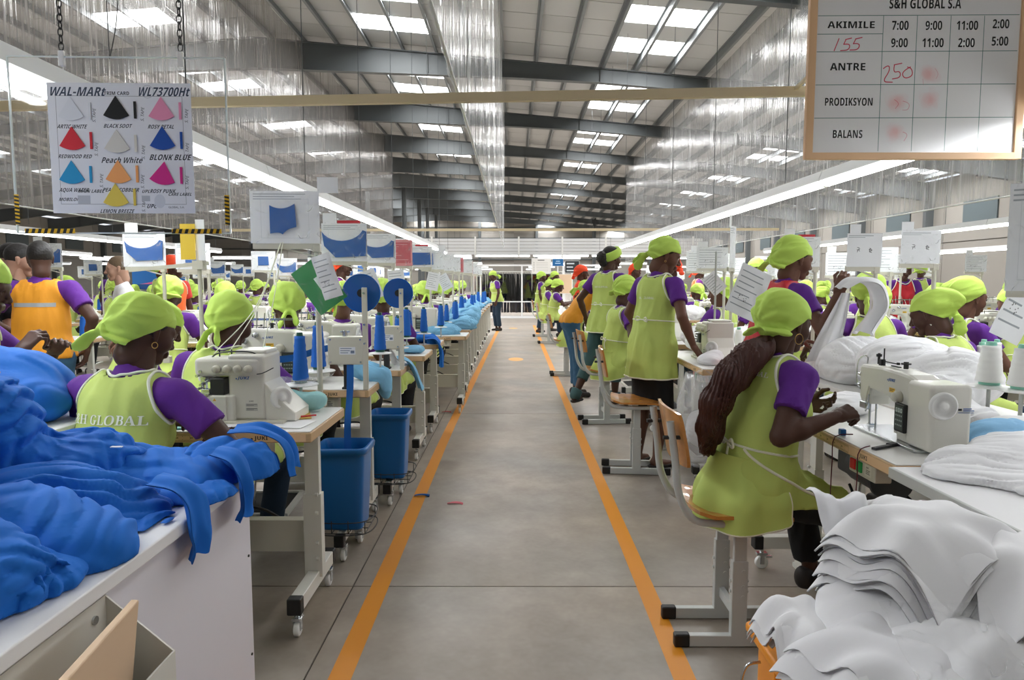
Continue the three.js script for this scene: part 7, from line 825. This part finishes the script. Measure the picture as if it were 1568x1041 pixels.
  for (const x of [-2.03, -0.48, 1.08, 2.62]) { const q = part('glass_pane', bx(1.48, 1.9, 0.008, x, 1.02, -25.7), new THREE.MeshPhysicalMaterial({ color: '#ffffff', roughness: 0.03, transmission: 1, thickness: 0, ior: 1.5 }), gp); q.castShadow = false; }
  const slat = structGroup('partition_top'); for (let i = 0; i < 5; i++) part('slat', bx(15, 0.115, 0.03, 0.3, 2.55 + 0.135 * i, -28.5), M('#d9dadb', 0.5), slat); for (let x = -7; x <= 7.6; x += 1.8) part('slat_post', bx(0.07, 0.85, 0.05, x, 2.8, -28.46), MAT.plasticWhite, slat);
  const rk = (z, y, label) => { const o = thing('garment_rack', label, 'rack', [0.2, 0, z]); part('rail', cy(0.018, 3.6, 0, y, 0, 'x', 10), MAT.whiteMetal, o); for (const s of [-1, 1]) part('upright', [cy(0.018, y, s * 1.75, y / 2, 0), bx(0.04, 0.04, 0.5, s * 1.75, 0.02, 0)], MAT.whiteMetal, o); return o; }; rk(-26.5, 1.75, 'garment rack with dark plastic-covered clothes right behind the glass'); rk(-27.4, 0.95, 'low garment rack with navy clothes farther behind the glass');
  const dkm = M('#12141a', 0.2, { clearcoat: 0.6 }), nv = M('#1b2342', 0.6), gmt = thing('covered_garment', 'dark garment in shiny plastic on the rack behind the glass', 'clothes', [-1.4, 1.73, -26.5], 0, 'dark covered garments on the rack'); part('cover', drape([[0, -0.05, 0], [0, -0.4, 0.0], [0, -0.8, 0], [0, -1.12, 0]], [0.3, 0, 1], 0.32, 0.5, 0.03, 1.5, 3, 10, 14, 0.02), dkm, gmt); part('hanger', [tube([V(0, 0.02, 0), V(0, -0.02, 0), V(0.03, -0.06, 0.14), V(-0.03, -0.06, -0.14), V(0, -0.02, 0)], 0.006, 16)], MAT.whiteMetal, gmt);
  for (let i = 1; i < 34; i++) dup(gmt, [-1.45 + i * 0.1, 1.73, -26.5], 0.9 * (r() - 0.5), null, null, [1, 0.85 + 0.2 * r(), 0.9 + 0.3 * r()]);
  const g2 = thing('navy_garment', 'navy garment hanging low behind the glass partition', 'clothes', [-1.3, 0.92, -27.4], 0, 'navy garments on the low rack'); part('cloth', drape([[0, 0, 0], [0, -0.3, 0], [0, -0.78, 0]], [0.3, 0, 1], 0.3, 0.4, 0.03, 1.5, 5, 8, 10, 0.02), nv, g2); for (let i = 1; i < 26; i++) dup(g2, [-1.3 + i * 0.12, 0.92, -27.4], 0.8 * (r() - 0.5));
  const bd = (name, label, w, h, at, m, post) => { const o = thing(name, label, 'sign', at); part('board', bx(w, h, 0.03, 0, 0, 0, 0.004), MAT.white, o); part('printed_face', plane(w - 0.02, h - 0.02, 0, 0, 0.017), m, o); if (post) part('post', bx(0.05, at[1] - h / 2 + 0.02, 0.04, 0, -(at[1]) / 2 - h / 4, -0.03), MAT.plasticWhite, o); return o; };
  bd('notice_board', 'white notice board with small print above the far end of the aisle', 0.7, 0.56, [0.98, 1.93, -24.6], textMat(256, 200, (x) => { x.fillStyle = '#e7e5e1'; x.fillRect(0, 0, 256, 200); x.fillStyle = '#444'; x.fillRect(80, 18, 90, 10); x.fillStyle = '#888'; for (let i = 0; i < 6; i++) { x.fillRect(22, 50 + i * 22, 14, 8); x.fillRect(60, 52 + i * 22, 160, 2); } }), true);
  bd('blue_sign', 'small blue sign on a white post beside the notice board', 0.4, 0.27, [1.55, 2.05, -24.2], textMat(128, 96, (x) => { x.fillStyle = '#14619c'; x.fillRect(0, 0, 128, 96); x.fillStyle = '#bcd9f0'; x.fillRect(40, 28, 48, 10); x.fillRect(30, 56, 66, 10); }), true);
  bd('dark_display', 'dark display board with three lines of white text at the far end', 0.5, 0.42, [2.0, 1.88, -23.6], textMat(128, 108, (x) => { x.fillStyle = '#24282c'; x.fillRect(0, 0, 128, 108); x.fillStyle = '#c9ced2'; for (const [y, w] of [[18, 70], [50, 58], [82, 66]]) x.fillRect(14, y, w, 12); }), true);
  bd('tan_board', 'plain tan panel standing behind the orange headscarf', 0.5, 0.66, [1.72, 1.3, -23.2], MAT.tan, true);
  const bn = thing('blue_banner', 'blue banner with a pink stripe far off at the left', 'banner', [-8.1, 1.42, -15.6]); part('banner_face', bx(1.2, 0.62, 0.02, 0, 0.1, 0), textMat(256, 128, (x) => { x.fillStyle = '#1c6fbf'; x.fillRect(0, 0, 256, 128); x.strokeStyle = '#d8679a'; x.lineWidth = 10; x.beginPath(); x.moveTo(20, 110); x.quadraticCurveTo(150, 100, 236, 30); x.stroke(); x.fillStyle = '#0d4f96'; x.fillRect(0, 104, 256, 24); }), bn); for (const s of [-1, 1]) part('post', bx(0.04, 1.73, 0.04, s * 0.58, -0.55, -0.03), MAT.whiteMetal, bn);
  const ys = thing('yellow_sign', 'yellow and white sign on a stand arm behind the hanging trim card', 'sign stand', [-1.84, 0, -3.9]); part('yellow_card', T(wavy(0.085, 0.2, 6, 8, crinkle(0.003, 6), 2), 0, 1.62, 0.02), M('#ecc83c', 0.55), ys); part('white_card', bx(0.05, 0.23, 0.004, 0.065, 1.63, 0.01), CARDS.white, ys); part('pole', [rod([0.05, TH, 0], [0.05, 1.55, 0], 0.012), bx(0.06, 0.05, 0.05, 0.05, 1.49, 0), bar([-0.35, 1.46, 0], [0.1, 1.5, 0], 0.02)], MAT.cream, ys);
  // floor litter
  const lit = (label, at, m, k) => single('fabric_scrap', drape([[-0.05, 0.004, 0], [-0.02, 0.012, 0.008], [0.02, 0.008, -0.004], [0.05, 0.004, 0.006]], [0, 0, 1], 0.022, 0.03, 0.004, 1, k, 8, 10, 0.002), m, label, 'scrap', null, at); lit('red and white striped scrap on the floor in the middle of the aisle', [-0.37, 0, -4.2], M('#d9747f', 0.8), 2); lit('tiny dark blue scrap on the left aisle line', [-0.6, 0.001, -4.35], MAT.navyCloth, 4); lit('thin red thread on the floor by the left aisle line', [-0.72, 0, -7.2], MAT.red, 6);
  // strip lights of the far hall, seen beyond the curtains
  const sl = find('nearest white strip light of the run above the left'); for (const z of [-38, -50, -62, -74]) for (let x = -33.5; x < 20; x += 6) dup(sl, [x, 2.6, z], HP, 'white strip light far down the hall beyond the glass partition', 'strip lights of the far hall'); for (const x of [-22, -28, -35]) for (let i = 0; i < 9; i++) dup(sl, [x, 2.5, -6 - 5 * i], 0, 'white strip light in the outermost bays of the hall', 'strip lights of the outermost bays');
}
scene.traverse((o) => { if (o.isMesh) { o.receiveShadow = true; } });
renderer.render(scene, camera);
